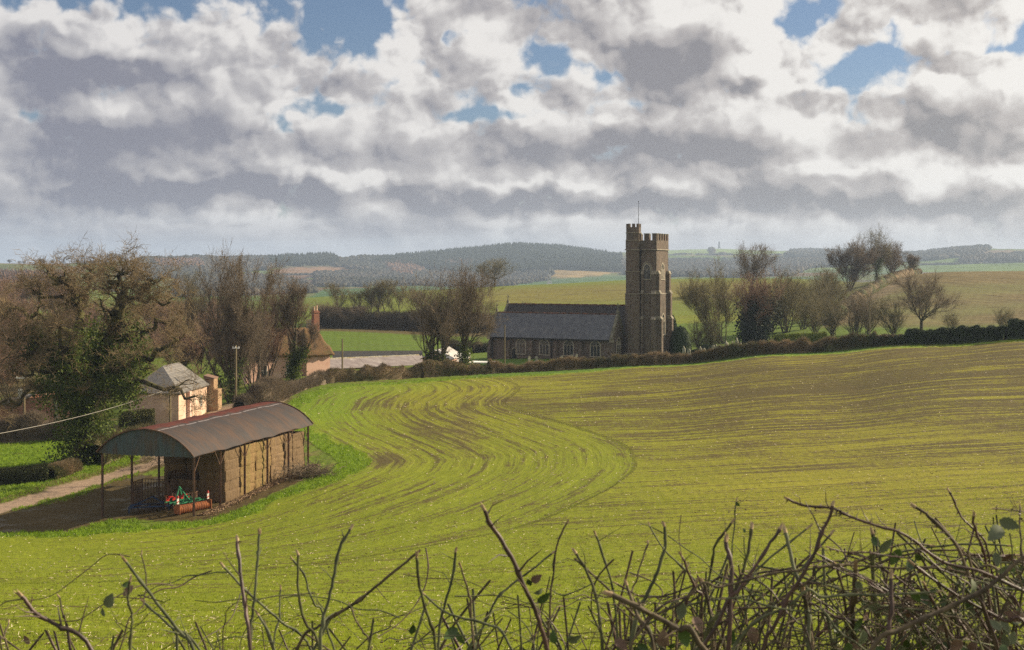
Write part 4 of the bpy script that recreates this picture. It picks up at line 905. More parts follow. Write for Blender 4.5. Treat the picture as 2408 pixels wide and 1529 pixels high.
def cross(x, y, z, s=1.0):
    m = MB(); m.box(x-.22*s, x+.22*s, y-.2*s, y+.2*s, z, z+0.35*s); m.box(x-.13*s, x+.13*s, y-.13*s, y+.13*s, z+.35*s, z+.6*s)
    m.box(x-.06*s, x+.06*s, y-.06*s, y+.06*s, z+.6*s, z+1.55*s); m.box(x-.055*s, x+.055*s, y-.34*s, y+.34*s, z+1.12*s, z+1.24*s); m.box(x-.28*s, x+.28*s, y-.05*s, y+.05*s, z+1.115*s, z+1.235*s)
    m.build('gable_cross', COPE, church)
cross(-23.95, AW/2, RH+0.25, 0.95); cross(-24.9, 8.75, 9.3, 1.0); cross(-0.05, AW/2, RH+0.25, 1.15)
# kneelers, buttresses, gutter, pipes
kn = MB(); kn.box(-24.25,-23.7,-0.5,0.1,EH-0.75,EH-0.2); kn.box(-0.3,0.28,-0.5,0.1,EH-0.75,EH-0.2); kn.build('kneeler', DRESS, church)
def buttress(x, w, d, h, parent=church, m=DRESS, y0=0.0):
    b_ = MB(); b_.prism([(y0,-0.6),(y0-d,-0.6),(y0-d,h*0.45),(y0-d*0.62,h*0.55),(y0-d*0.62,h*0.9),(y0,h)], x-w/2, x+w/2, 'yz'); b_.build('buttress', m, parent)
for x in (-19.9, -15.4, -10.6, -5.75): buttress(x, 0.55, 0.75, 3.1, m=STONE)
buttress(-23.8, 0.5, 0.8, 2.9, m=STONE)
gt = MB(); gt.box(-23.7,-0.3,-0.46,-0.32,EH-0.55,EH-0.42); gt.build('gutter', IRON, church)
dp = MB()
for x in (-23.3, -20.3, -11.5): dp.box(x-.16, x+.16, -0.34, -0.08, EH-0.95, EH-0.62); dp.tube((x,-0.16,-0.4), (x,-0.16,EH-0.9), 0.075)
dp.build('downpipe', IRON, church)
for x in (-17.6, -12.95, -8.2, -3.1): gwin('window', church, x, 0.55, 1.75, 2.75, 0.0)
# small priest's door with a dark shrub beside it
dr = MB(); ring_arch(dr, -19.1+0.2, 0.95, -0.3, 1.0, 1.5, 0.15, -0.06, 0.02, 'xz'); d_ = dr.build('door_surround', DRESS, church)
dd = MB(); dd.prism([(-19.37,-0.3)]+arch(-18.9,0.95,1.0,1.5)+[(-18.42,-0.3)], -0.012, 0.02, 'xz'); dd.build('door', IRON, d_)
gwin('window', church, AW/2+0.1, 0.4, 1.5, 3.3, 0.0, plane='yz', sgn=1)
# ---- tower
TX0, TX1, TY0, TY1 = 0.55, 6.35, 4.7, 10.5
cxT, cyT = (TX0+TX1)/2, (TY0+TY1)/2
tw_ = MB()
tw_.box(TX0-0.12, TX1+0.12, TY0-0.12, TY1+0.12, -0.6, 1.0)
tw_.box(TX0-0.05, TX1+0.05, TY0-0.05, TY1+0.05, 1.0, 11.3)
tw_.box(TX0+0.06, TX1-0.06, TY0+0.06, TY1-0.06, 11.3, 19.0)
tw_.box(TX0+0.02, TX1-0.02, TY0+0.02, TY1-0.02, 19.0, 20.6)
tower = tw_.build('tower', STONE, church)
st_ = MB()
for z, e in ((0.95,0.2),(11.25,0.12),(18.92,0.14)):
    st_.prism([(TX0-e,z),(TX1+e,z),(TX1+e-0.05,z+0.16),(TX0-e+0.05,z+0.16)], TY0-e, TY1+e, 'xz')
st_.build('string_course', DRESS, tower)
# battlements: hollow parapet with merlons
pb = MB(); zt0, zt1, zm = 20.6, 20.75, 21.75
tk = 0.42
mer = [(0.0,0.16),(0.30,0.42),(0.58,0.70),(0.84,1.0)]
def merl(a0, a1, fixed, axis, frac):
    for f0, f1 in frac:
        p, q = a0+(a1-a0)*f0, a0+(a1-a0)*f1
        pb = MB()
        if axis == 'x': pb.box(p, q, fixed, fixed+tk, 20.6, zm-0.08); pb.box(p-0.05, q+0.05, fixed-0.05, fixed+tk+0.05, zm-0.08, zm+0.06, 1)
        else: pb.box(fixed, fixed+tk, p, q, 20.6, zm-0.08); pb.box(fixed-0.05, fixed+tk+0.05, p-0.05, q+0.05, zm-0.08, zm+0.06, 1)
        pb.build('merlon', [STONE, COPE], tower)
cpb = MB()
merl(TX0+0.02, TX1-0.02, TY0+0.02, 'x', [(0.36,0.50),(0.60,0.76),(0.86,1.0)]); merl(TX0+0.02, TX1-0.02, TY1-0.02-tk, 'x', mer)
five = [(0.11,0.20),(0.31,0.40),(0.51,0.60),(0.71,0.80),(0.91,0.925)]
merl(TY0+0.02, TY1-0.02, TX1-0.02-tk-0.003, 'y', five); merl(TY0+0.02, TY1-0.02, TX0+0.023, 'y', [(0.2,0.36),(0.5,0.66)])
# stair turret (octagonal) on the near left corner of the tower
ot = MB(); tcx, tcy = 2.05, 4.75
def octa(mb, r, z0, z1, mi=0, n=8, rot=math.pi/8): 
    pl = [(tcx+r*math.cos(rot+i*2*math.pi/n), tcy+r*math.sin(rot+i*2*math.pi/n)) for i in range(n)]; mb.prism(pl, z0, z1, 'xy', mi)
octa(ot, 1.52, -0.6, 1.0); octa(ot, 1.44, 1.0, 11.3); octa(ot, 1.34, 11.3, 15.2); octa(ot, 1.29, 15.2, 22.9)
tur = ot.build('stair_turret', STONE, church)
sc2 = MB()
for z, r in ((0.95,1.6),(11.25,1.52),(15.15,1.44),(18.9,1.44),(20.55,1.40),(21.85,1.40)): octa(sc2, r, z, z+0.13)
sc2.build('string_course', DRESS, tur)
bt = MB()
for i in range(8):
    a0 = math.pi/8+i*math.pi/4; a1 = a0+math.pi/4
    for (u_, v_) in ((0.0,0.30),(0.70,1.0)):
        bt = MB()
        pts = []
        for rr in (1.30, 1.0):
            p0 = Vector((tcx+rr*math.cos(a0), tcy+rr*math.sin(a0))); p1 = Vector((tcx+rr*math.cos(a1), tcy+rr*math.sin(a1)))
            pts += [tuple(p0.lerp(p1, u_)), tuple(p0.lerp(p1, v_))]
        bt.prism([pts[0], pts[1], pts[3], pts[2]], 22.9, 23.5, 'xy'); bt.build('merlon', STONE, tur)
sl = MB()
for z in (3.6, 6.0, 8.9, 12.6, 15.0, 10.7):
    a = -math.pi/2; sl.box(tcx-0.05, tcx+0.05, tcy-1.345 if z < 11 else tcy-1.25, tcy-1.2, z, z+0.55)
sl.build('slit_window', SHADOW_IN, tur)
fp = MB(); fp.tube((tcx+1.0, tcy-0.2, 22.6), (tcx+1.0, tcy-0.2, 27.3), 0.055, 0.03); fp.tube((tcx+1.0, tcy-0.2, 27.3), (tcx+1.0, tcy-0.2, 27.42), 0.08, 0.08)
for z in (22.9, 23.4): fp.box(tcx+0.85, tcx+1.15, tcy-0.3, tcy-0.1, z, z+0.08)
fp.build('flagpole', IRON, tur)
# belfry windows, buttresses, pipe
gwin('window', tower, 4.55, 13.9, 1.25, 2.6, TY0+0.06, lights=2, louvres=True)
gwin('window', tower, cyT, 13.9, 1.5, 2.7, TX1-0.06, lights=2, plane='yz', sgn=1, louvres=True, lou=DRESS)
gwin('window', tower, cyT, 4.2, 1.6, 3.6, TX1+0.05, lights=3, plane='yz', sgn=1)
hm_ = MB(); ring_arch(hm_, 4.55, 1.75, 14.8, 15.5, 16.9, 0.14, TY0-0.05, TY0+0.08, 'xz'); hm_.build('hood_mould', DRESS, tower)
def tbut(x0, x1, y0, y1, out, axis, name='buttress'):
    """stepped tower buttress projecting along -y ('n') or +x ('w')"""
    m = MB(); st = [(-0.6,3.9+3.0,1.0),(6.9,11.3,0.72),(11.3,14.7,0.45)]
    c = MB()
    for z0, z1, k in st:
        d = out*k
        if axis == 'n': m.box(x0, x1, y0-d, y0+0.1, z0, z1); c.prism([(y0-d-0.08, z1),(y0-d-0.08, z1+0.06),(y0-d*0.62, z1+0.62),(y0+0.05, z1+0.62),(y0+0.05,z1)], x0-0.04, x1+0.04, 'yz')
        else: m.box(x0-0.1, x0+d, y0, y1, z0, z1); c.prism([(x0-0.05,z1),(x0+d+0.08, z1),(x0+d+0.08, z1+0.06),(x0+d*0.62, z1+0.62),(x0-0.05, z1+0.62)], y0-0.04, y1+0.04, 'xz')
    b_ = m.build(name, STONE, tower); c.build('weathering', DRESS, b_)
tbut(TX1-0.75, TX1-0.02, TY0-0.05, 0, 0.85, 'n')
tbut(TX1+0.05, 0, TY0+0.02, TY0+0.8, 0.85, 'w'); tbut(TX1+0.05, 0, TY1-0.8, TY1-0.02, 0.85, 'w')
tbut(TX0+0.02+3.0, TX0+3.45, TY0-0.05, 0, 0.4, 'n')
pp = MB(); pp.tube((3.42, TY0-0.12, -0.5), (3.42, TY0-0.12, 19.0), 0.085); pp.box(3.25, 3.6, TY0-0.3, TY0-0.02, 18.5, 19.0); pp.build('downpipe', IRON, tower)
cr_ = thing('wall_creeper', 'bare climbing stems on the corner of the church tower', 'plant', (0,0,0))
tp = MB(); rr_ = random.Random(4)
CM = Matrix.Translation(CH) @ Matrix.Rotation(-th, 4, 'Z')
for k in range(9):
    p = Vector((TX1-0.4+rr_.uniform(-.3,.6), TY0-1.02, -0.3))
    for j in range(6):
        q = p+Vector((rr_.uniform(-.35,.3), -0.01, rr_.uniform(.5,.9))); tp.tube(CM@p, CM@q, 0.035, 0.03, 4); p = q
o_ = tp.build('stems', TWIG, cr_)
# yews, headstones
def dome(name, px, D, r, h, label, lean=0.0):
    root = put(thing(name, label, 'bush'), px, D)
    nu, nv = 40, 26; u_, v_ = np.meshgrid(np.linspace(0, 2*np.pi, nu, endpoint=False), np.linspace(0, 1, nv))
    rad = r*np.sqrt(np.clip(1-v_**2.6, 0, 1))*(0.93+0.07*np.sin(v_*3)); z = h*v_
    V = np.stack([rad*np.cos(u_), rad*np.sin(u_), z], -1).reshape(-1, 3); N = V/np.array([r, r, h]); N /= np.linalg.norm(N, axis=1, keepdims=True)+1e-9
    V = mesh_lumps(V, N, 0.035, 2.2, int(px)); ii = np.arange(nu*nv).reshape(nv, nu); Q = np.stack([ii[:-1], np.roll(ii[:-1], -1, 1), np.roll(ii[1:], -1, 1), ii[1:]], -1).reshape(-1, 4)
    mesh_obj('foliage', V, Q, YEW, root, True)
    rnd = np.random.default_rng(int(px)); i = rnd.integers(0, len(V), 7000); V2, Q2 = leaves(V[i]+rnd.normal(size=(7000,3))*0.05, 0.12, rnd); mesh_obj('sprigs', V2, Q2, YEW, root)
    return root
dome('domed_yew', 1600, 217, 1.95, 5.3, 'large dark clipped domed yew right beside the church tower')
dome('round_yew', 1578, 232, 1.35, 7.0, 'narrow dark yew peeping out behind the tower and domed yew')
dome('round_bush', 1661, 215, 1.4, 1.7, 'low rounded clipped bush among the gravestones right of the yew')
dome('round_bush', 1638, 213, 1.0, 1.1, 'smaller dark clipped bush just right of the domed yew')
GRV = mat('weathered_gravestone', (0.42,0.39,0.31), (0.20,0.19,0.14), 2.5, bump=0.01)
def headstone(px, D, w, h, label, style=0, tilt=0.0, rz=0.5):
    root = put(thing('gravestone', label, 'gravestone', group='gravestones in the churchyard'), px, D, dz=0.0); root.rotation_euler = (0, tilt, rz)
    m = MB(); n = 7
    if style == 0: top = [(-w/2, h*0.75)]+[(-w/2*math.cos(math.pi*i/n), h*0.75+h*0.25*math.sin(math.pi*i/n)) for i in range(1, n)]+[(w/2, h*0.75)]
    elif style == 1: top = [(-w/2, h*0.8), (-w*0.3, h*0.84), (0, h), (w*0.3, h*0.84), (w/2, h*0.8)]
    else: top = None
    if top: m.prism([(-w/2, -0.3)]+top+[(w/2, -0.3)], -0.07, 0.07, 'xz'); m.build('slab', GRV, root)
    else:
        m.box(-.3,.3,-.25,.25,-.2,.25); m.build('plinth', GRV, root); c = MB(); c.box(-.08,.08,-.07,.07,.25,h); c.box(-.33,.33,-.06,.06,h*.68,h*.68+.15); c.build('cross', GRV, root)
hs = [(1244,203,.6,1.35,'pale leaning gravestone left of the second aisle window',0,.05),(1262,206,.7,1.1,'small round gravestone under the second aisle window',0,0),(1320,204,.7,1.3,'lichened gravestone left of the third aisle window',1,.1),(1346,203,.45,1.5,'slim dark gravestone before the third aisle window',1,-.05),(1352,202,.5,1.6,'bright leaning gravestone before the third aisle window',0,.22),
      (1608,206,.55,1.5,'cream pointed gravestone at the foot of the domed yew',1,0),(1620,205,.6,1.0,'low rounded gravestone right of the pointed one by the yew',0,0),(1646,205,.5,1.25,'small pale gravestone between the two clipped bushes',1,.04),(1655,204,.6,.95,'low pale gravestone before the larger clipped bush',0,0),
      (1677,204,.6,1.25,'gravestone at the left end of the bright churchyard row',0,.03),(1684,203,.5,1.4,'second gravestone of the bright churchyard row',1,0),(1693,203,.5,1.2,'third gravestone of the bright churchyard row',0,-.05),(1706,202,.45,1.8,'tall narrow gravestone in the middle of the bright row',1,.05),(1712,203,.5,1.5,'rounded gravestone touching the tall narrow one',0,-.1),
      (1722,202,.6,1.6,'stone cross grave marker in the bright row',2,0),(1732,201,.5,2.1,'tallest pale gravestone at the right of the bright row',1,.02),(1741,201,.5,1.2,'last low gravestone right of the tallest one',0,0),(1754,201,.5,1.0,'isolated gravestone before the dark ivy tree',0,.05)]
for px, D, w, h, lab, stl, tl in hs: headstone(px, D, w*(0.75 if px < 1500 else 1), h+(0.15 if px < 1500 else 0.55), lab, stl, tl, 0.5 if px < 1500 else -0.6)
# ------------------------------------------------------------------ Dutch barn
GALV = bpy.data.materials.new('grey_sheet'); 
def sheet(name, base, rust, rustamt, axis='x', pitch=0.15, seam=True):
    m = bpy.data.materials.new(name); m.use_nodes = True; t = m.node_tree; b = t.nodes['Principled BSDF']
    b.inputs['Roughness'].default_value = 0.75; b.inputs['Specular IOR Level'].default_value = 0.18
    x, y, z = sep(t, coord(t)); a = dict(x=x, y=y, z=z)[axis]
    n = noise(t, comb(t, x*2.2, y*0.5, z*0.5) if axis == 'x' else comb(t, x*0.6, y*2.5, z*0.5), 1.0, 5, 0.65)
    n2 = noise(t, coord(t), 0.45, 4, 0.6)
    f = (n*0.6+n2*0.6).sstep(rustamt-0.12, rustamt+0.14)
    c = mixc(t, f, base, rust)
    c = mixc(t, noise(t, comb(t, x*6, y*0.35, z*0.6) if axis == 'x' else comb(t, x*0.4, y*6.0, z*0.6), 1.0, 3, 0.6).sstep(0.50,0.66)*0.55, c, (0.055,0.045,0.045))
    t.links.new(c.k, b.inputs['Base Color']); return m, t, b
# barn frame of reference: x across (0 = right posts, -8 = left posts), y along, near gable at y = 0
BZ = 0.0; bth = math.atan2(0.276, 0.961)
B0 = Vector((-24.2, 94.0, 0.0))
barn = thing('dutch_barn', 'open-sided Dutch barn with rusty curved corrugated roof at the field corner', 'barn', tuple(B0), -bth)
BM = Matrix.Translation(B0) @ Matrix.Rotation(-bth, 4, 'Z')
def bz(x, y): p = BM@Vector((x, y, 0)); return T(p.x, p.y)
SP, EV, RISE, LEN = 8.0, 6.0, 1.95, 20.6
Rr = ((SP/2+0.25)**2+RISE**2)/(2*RISE); hw = SP/2+0.25
def arc(f, dr=0.0):
    x = -SP/2+hw*f; zc = EV+RISE-Rr; return x, zc+math.sqrt((Rr+dr)**2-(hw*f)**2)
rust_sheet, t, b = sheet('rusty_roof_sheet', (0.062,0.054,0.053), (0.098,0.062,0.046), 0.62, 'y')
x, y, z = sep(t, coord(t))
# left half and crown carry deep red rust, with a pale line along the ridge lap
cur = b.inputs['Base Color'].links[0].from_socket
wn = noise(t, comb(t, x*0.4, y*1.2, z*0.3), 1.0, 4, 0.6)
red = (x*-1.0 + (wn-0.5)*1.6 - 3.05).sstep(0.0, 0.5)
c2 = mixc(t, red*0.9, E(t, cur), mixc(t, noise(t, comb(t, x*0.7, y*5, z), 1.0, 3, 0.6).sstep(0.4,0.6), (0.170,0.045,0.030), (0.095,0.036,0.028)))
line = ((x+2.95)._m('ABSOLUTE')*-1.0+0.10).sstep(0.0,0.06)*noise(t, comb(t, 0.0, y*1.5, 0.0), 1.0, 3, 0.7).sstep(0.36,0.5)
c2 = mixc(t, line*0.75, c2, (0.34,0.30,0.30)); t.links.new(c2.k, b.inputs['Base Color'])
# corrugations run over the curve, ridges every 15 cm along the length
ny = 460; nf = 34; y_ = np.linspace(-0.45, LEN, ny); f_ = np.linspace(-1, 1, nf)
V = np.zeros((nf, ny, 3))
sag = 0.05*np.sin(y_*0.9)+0.03*np.sin(y_*2.3+1)
for i, f in enumerate(f_):
    x_, z_ = arc(f); V[i, :, 0] = x_; V[i, :, 1] = y_; V[i, :, 2] = z_+0.022*np.sin(y_*2*np.pi/0.152)+ (0.5*sag if abs(f) < 0.8 else sag)
ii = np.arange(nf*ny).reshape(nf, ny); Q = np.stack([ii[:-1,:-1], ii[1:,:-1], ii[1:,1:], ii[:-1,1:]], -1).reshape(-1, 4)
V2 = V.copy(); V2[..., 2] -= 0.02; Vall = np.concatenate([V.reshape(-1, 3), V2.reshape(-1, 3)]); Qall = np.concatenate([Q, Q[:, ::-1]+nf*ny])
mesh_obj('roof', Vall, Qall, rust_sheet, barn, True)
gab, t, b = sheet('blue_grey_gable_sheet', (0.075,0.098,0.108), (0.11,0.08,0.06), 0.64, 'x')
gv = []; n = 140
for i in range(n+1):
    f = -1+2*i/n; x_, z_ = arc(f, -0.03); yy = -0.30+0.018*math.sin(x_*2*math.pi/0.152); lo_ = EV-0.06-0.10*(0.5+0.5*math.sin(i*0.9))*(1-abs(f))
    gv += [(x_, yy, min(lo_, z_)), (x_, yy, z_), (x_, yy+0.012, min(lo_, z_)), (x_, yy+0.012, z_)]
gf = []
for i in range(n): a = 4*i; gf += [(a, a+4, a+5, a+1), (a+2, a+3, a+7, a+6), (a, a+2, a+6, a+4)]
mesh_obj('gable_sheeting', gv, gf, gab, barn)
rimm = MB()
for i in range(30):
    p = arc(-1+2*i/30, 0.03); q = arc(-1+2*(i+1)/30, 0.03)
    for yy in (-0.46, LEN): rimm.bar((p[0], yy, p[1]), (q[0], yy, q[1]), 0.05, 0.09)
STEEL = mat('rusty_steel', (0.17,0.095,0.06), (0.075,0.05,0.038), 1.6, rough=0.75)
rimm.build('edge_trim', STEEL, barn)
pur = MB(); 
for f in (-0.97,-0.6,-0.25,0.1,0.45,0.8,0.97): x_, z_ = arc(f, -0.1); pur.bar((x_, -0.2, z_), (x_, LEN-0.1, z_), 0.05, 0.10)
pur.build('purlins', STEEL, barn)
for xi in (0.0, -SP):
    for k in range(6):
        y0 = 4.0*k; g_ = bz(xi, y0)
        m = MB(); s = 0.11; m.box(xi-s/2-0.02, xi+s/2+0.02, y0-s/2, y0-s/2+0.014, g_-0.3, EV); m.box(xi-0.012, xi+0.012, y0-s/2+0.014, y0+s/2-0.014, g_-0.3, EV); m.box(xi-s/2-0.02, xi+s/2+0.02, y0+s/2-0.014, y0+s/2, g_-0.3, EV)
        p = m.build('post', STEEL, barn)
        br = MB()
        for sgn in ((1,) if k == 0 else (-1,) if k == 5 else (1,-1)): br.bar((xi, y0+sgn*0.06, EV-1.25), (xi, y0+sgn*0.85, EV-0.12), 0.05, 0.05)
        br.build('brace', STEEL, p)
for k in range(6):
    m = MB(); y0 = 4.0*k; pr = None
    for i in range(16):
        a = arc(-0.95+1.9*i/16, -0.14); c = arc(-0.95+1.9*(i+1)/16, -0.14); m.bar((a[0], y0, a[1]), (c[0], y0, c[1]), 0.05, 0.08)
    m.tube((0, y0, EV-0.05), (-SP, y0, EV-0.05), 0.02); m.build('truss', STEEL, barn)
eb = MB(); eb.box(-0.03, 0.03, 0, LEN-0.5, EV-0.12, EV); eb.box(-SP-0.03, -SP+0.03, 0, LEN-0.5, EV-0.12, EV); eb.build('eaves_beam', STEEL, barn)
# ---- straw bales, each one an object
def strawm(name, c1, c2, c3):
    m = bpy.data.materials.new(name); m.use_nodes = True; t = m.node_tree; b = t.nodes['Principled BSDF']; b.inputs['Roughness'].default_value = 0.95; b.inputs['Specular IOR Level'].default_value = 0.1
    gp = coord(t); n = noise(t, vadd(t, gp, (6, 6, 1.1), 'MULTIPLY'), 1.0, 6, 0.75); n2 = noise(t, vadd(t, gp, (1.3,1.3,0.35), 'MULTIPLY'), 1.0, 4, 0.6)
    c = mixc(t, n.sstep(0.35,0.62), c1, c2); c = mixc(t, n2.sstep(0.48,0.62)*0.75, c, c3)
    nf_ = noise(t, gp, 16.0, 3, 0.7); c = mixc(t, nf_.sstep(0.60,0.70)*0.8, c, (0.46,0.33,0.15)); c = mixc(t, nf_.sstep(0.42,0.32)*0.6, c, (0.06,0.038,0.02))
    t.links.new(c.k, b.inputs['Base Color']); bn = t.nodes.new('ShaderNodeBump'); bn.inputs['Distance'].default_value = 0.12; t.links.new((n*0.6+nf_*0.5).k, bn.inputs['Height']); t.links.new(bn.outputs[0], b.inputs['Normal']); return m
S_BR = strawm('brown_straw', (0.22,0.150,0.085), (0.13,0.085,0.05), (0.17,0.115,0.07))
S_GO = strawm('golden_straw', (0.31,0.205,0.095), (0.19,0.12,0.055), (0.21,0.16,0.06))
S_GY = strawm('greyed_straw', (0.28,0.19,0.10), (0.17,0.11,0.062), (0.21,0.14,0.085))
def bale_mesh(sx, sy, sz, seed, m):
    n = 9; r_ = np.random.default_rng(seed); Vb = []; Fb = []
    g_ = np.linspace(-1, 1, n)
    for ax in range(3):
        for sg in (-1, 1):
            a, c = np.meshgrid(g_, g_); P = np.zeros((n, n, 3)); P[..., ax] = sg; P[..., (ax+1) % 3] = a; P[..., (ax+2) % 3] = c
            b0 = len(Vb)*n*n; Vb.append(P.reshape(-1, 3)); ii = np.arange(n*n).reshape(n, n)+b0
            Q = np.stack([ii[:-1,:-1], ii[:-1,1:], ii[1:,1:], ii[1:,:-1]], -1).reshape(-1, 4); Fb.append(Q if sg > 0 else Q[:, ::-1])
    V = np.concatenate(Vb); key = np.round(V, 4); N = V/np.linalg.norm(V, axis=1, keepdims=True)
    q = np.abs(V); rad = np.linalg.norm(V, ord=26, axis=1)[:, None]; V = V/rad
    V = V*np.array([sx, sy, sz])/2; V = mesh_lumps(V, N, 0.030, 2.2, seed); V = mesh_lumps(V, N, 0.016, 7.0, seed+5)
    return V, np.concatenate(Fb)
cols_y = [(5.25,7.75),(7.8,10.4),(10.45,13.2),(13.25,15.7),(15.75,17.4),(17.45,19.9)]
xs_b = [(-2.75,-0.28),(-5.3,-2.8),(-7.4,-5.35)]
cn = ['nearest column','second column','third column','fourth column','fifth column','far end column']; rn = ['bottom layer','second layer','third layer','fourth layer','top layer']
xn = ['on the sunlit right side','in the middle','on the left side']
cm = [S_BR, S_GO, S_GO, S_GY, S_BR, S_BR]
for ci, (y0, y1) in enumerate(cols_y):
    for xi, (x0, x1) in enumerate(xs_b):
        if xi == 1 and ci > 2: continue
        if xi == 2 and ci not in (1, 2, 5): continue
        if xi == 2 and ci == 0: continue
        if xi == 0 and ci > 0 and False: continue
        gz = bz((x0+x1)/2, (y0+y1)/2)-0.05; top = EV-0.22-(0.0 if xi else 0.12) - (0.25 if ci == 5 else 0) ; H_ = (top-gz)/5
        for k in range(5):
            if xi == 1 and ci == 0 and k in (3, 4): continue     # a gap left in the near face
            if xi == 1 and ci == 0 and k == 2: continue
            rj = random.Random(ci*100+xi*10+k)
            jx = rj.uniform(-0.05, 0.05); V, Q = bale_mesh((x1-x0)*1.01, (y1-y0)*0.995, H_*1.09, ci*100+xi*10+k, None)
            dy = 0.9 if (xi == 1 and ci == 1) else 0
            c = BM@Vector(((x0+x1)/2+jx, (y0+y1)/2+rj.uniform(-0.04,0.04)+dy*0.0, gz+H_*(k+0.5)))
            o = mesh_obj('straw_bale', V, Q, cm[ci] if xi == 0 else (S_BR if (k+ci) % 3 else S_GY), None, True)
            o.location = c; o.rotation_euler = (rj.uniform(-.01,.01), rj.uniform(-.015,.015), -bth+rj.uniform(-.012,.012))
            tag(o, '%s straw bale %s of the stack, %s, %s' % ('golden' if (xi == 0 and cm[ci] is S_GO) else 'brown', xn[xi], cn[ci], rn[k]), 'straw bale', 'straw bales stacked in the Dutch barn')
# loose straw litter strewn by the bales
rnd = np.random.default_rng(3); n = 5000
ly = rnd.uniform(0.3, 20.5, n); lx = 0.1+np.abs(rnd.normal(size=n))*0.42; P = np.array([list(BM@Vector((a, c, 0))) for a, c in zip(lx, ly)])
P[:, 2] = hgt(CX+F*P[:, 0]/P[:, 1], P[:, 1])+rnd.uniform(0.01, 0.09, n)
V, Q = leaves(P, 0.13, rnd); tag(mesh_obj('loose_straw', V, Q, mat('straw_litter', (0.32,0.22,0.13), (0.16,0.10,0.06), 2.0)), 'pale trampled straw strewn along the foot of the bale stack', 'straw', kind='stuff')
# ---- field press with ring roller, in front of the bales
GRN = mat('green_paint', (0.030,0.22,0.10), (0.02,0.13,0.06), 3.0, rough=0.45, spec=0.5)
ORG = mat('rusty_orange_iron', (0.36,0.125,0.045), (0.20,0.075,0.035), 2.5, rough=0.7)
REDP = mat('red_plastic', (0.50,0.03,0.02), (0.36,0.02,0.015), 3.0, rough=0.4, spec=0.5)
WHT = mat('white_board', (0.75,0.72,0.66), (0.6,0.56,0.5), 3.0, rough=0.5)
BLU = mat('blue_paint', (0.03,0.06,0.14), (0.02,0.03,0.06), 3.0, rough=0.6)
pg = Vector((X(454, 95.9), 95.9, 0)); pz = T(pg.x, pg.y)-0.03
press = thing('field_press', 'green framed field cultivator with rusty orange ring roller and red-white marker boards', 'farm machine', (pg.x, pg.y, pz), R(52)); press.scale = (0.88, 0.88, 0.95)
rl = MB()
for i in range(26):
    x_ = -1.55+3.1*i/25; rl.tube((x_-0.035,0,0.36), (x_+0.035,0,0.36), 0.36 if i % 2 else 0.34, 0.36, 18)
rl.tube((-1.6,0,0.36),(1.6,0,0.36),0.30,0.30,14); rl.build('ring_roller', ORG, press, False)
ep = MB(); ep.prism([(-0.42,0.05),(0.42,0.05),(0.46,0.55),(0.1,0.86),(-0.42,0.80)], -1.72, -1.66, 'yz'); ep.build('end_plate', ORG, press)
ep = MB(); ep.prism([(-0.42,0.05),(0.42,0.05),(0.46,0.55),(0.1,0.86),(-0.42,0.80)], 1.66, 1.72, 'yz'); ep.build('end_plate', ORG, press)
fr = MB()
for y_, z_ in ((0.55,0.75),(1.15,0.78),(1.8,0.78)): fr.bar((-1.65,y_,z_),(1.65,y_,z_),0.10,0.10)
for x_ in (-1.3,-0.45,0.45,1.3): fr.bar((x_,0.5,0.76),(x_,1.9,0.78),0.08,0.08)
fr.bar((-0.45,1.9,0.6),(0,1.95,1.85),0.09,0.09); fr.bar((0.45,1.9,0.6),(0,1.95,1.85),0.09,0.09); fr.bar((0,1.95,1.85),(0.0,0.75,1.05),0.09,0.09); fr.bar((0,0.75,1.05),(-0.5,1.15,0.8),0.07,0.07); fr.bar((0,0.75,1.05),(0.5,1.15,0.8),0.07,0.07)
fr.bar((-0.6,0.6,0.8),(-0.2,1.0,1.25),0.06,0.06); fr.bar((0.6,0.6,0.8),(0.2,1.0,1.25),0.06,0.06)
for x_ in (-1.5,-0.8,0,0.8,1.5): fr.bar((x_,0.1,0.85),(x_,0.6,0.78),0.07,0.07)
fr.build('frame', GRN, press)
tn = MB()
for i in range(9):
    x_ = -1.5+3.0*i/8; y_ = 1.15 if i % 2 else 1.8; p = Vector((x_,y_,0.74))
    for q in (Vector((x_,y_+0.16,0.55)), Vector((x_,y_+0.10,0.25)), Vector((x_,y_-0.12,0.04))): tn.bar(p, q, 0.05, 0.03); p = q
tn.build('tines', STEEL, press)
for x_ in (-1.62, 1.62):
    w = MB(); w.box(x_-0.10,x_+0.10,-0.03,0.03,0.84,1.32); bo = w.build('marker_board', WHT, press)
    r2_ = MB(); r2_.prism([(x_-0.101,0.92),(x_+0.101,1.02),(x_+0.101,1.12),(x_-0.101,1.02)], -0.034, 0.034, 'xz'); r2_.tube((x_,0,1.32),(x_,0,1.46),0.11,0.08,10); r2_.tube((x_,0,1.46),(x_+0.02,0,1.52),0.08,0.03,10); r2_.build('red_cap', REDP, bo)
for sx in (-1.35, 0.15):
    dg = MB()
    for k in range(7):
        a = math.pi*k/6; c = math.pi*(k+1)/6
        if k < 6: dg.bar((sx+0.34*math.cos(a), 1.35, 0.95+0.34*math.sin(a)), (sx+0.34*math.cos(c), 1.35, 0.95+0.34*math.sin(c)), 0.30, 0.06)
    dg.build('red_guard', REDP, press)
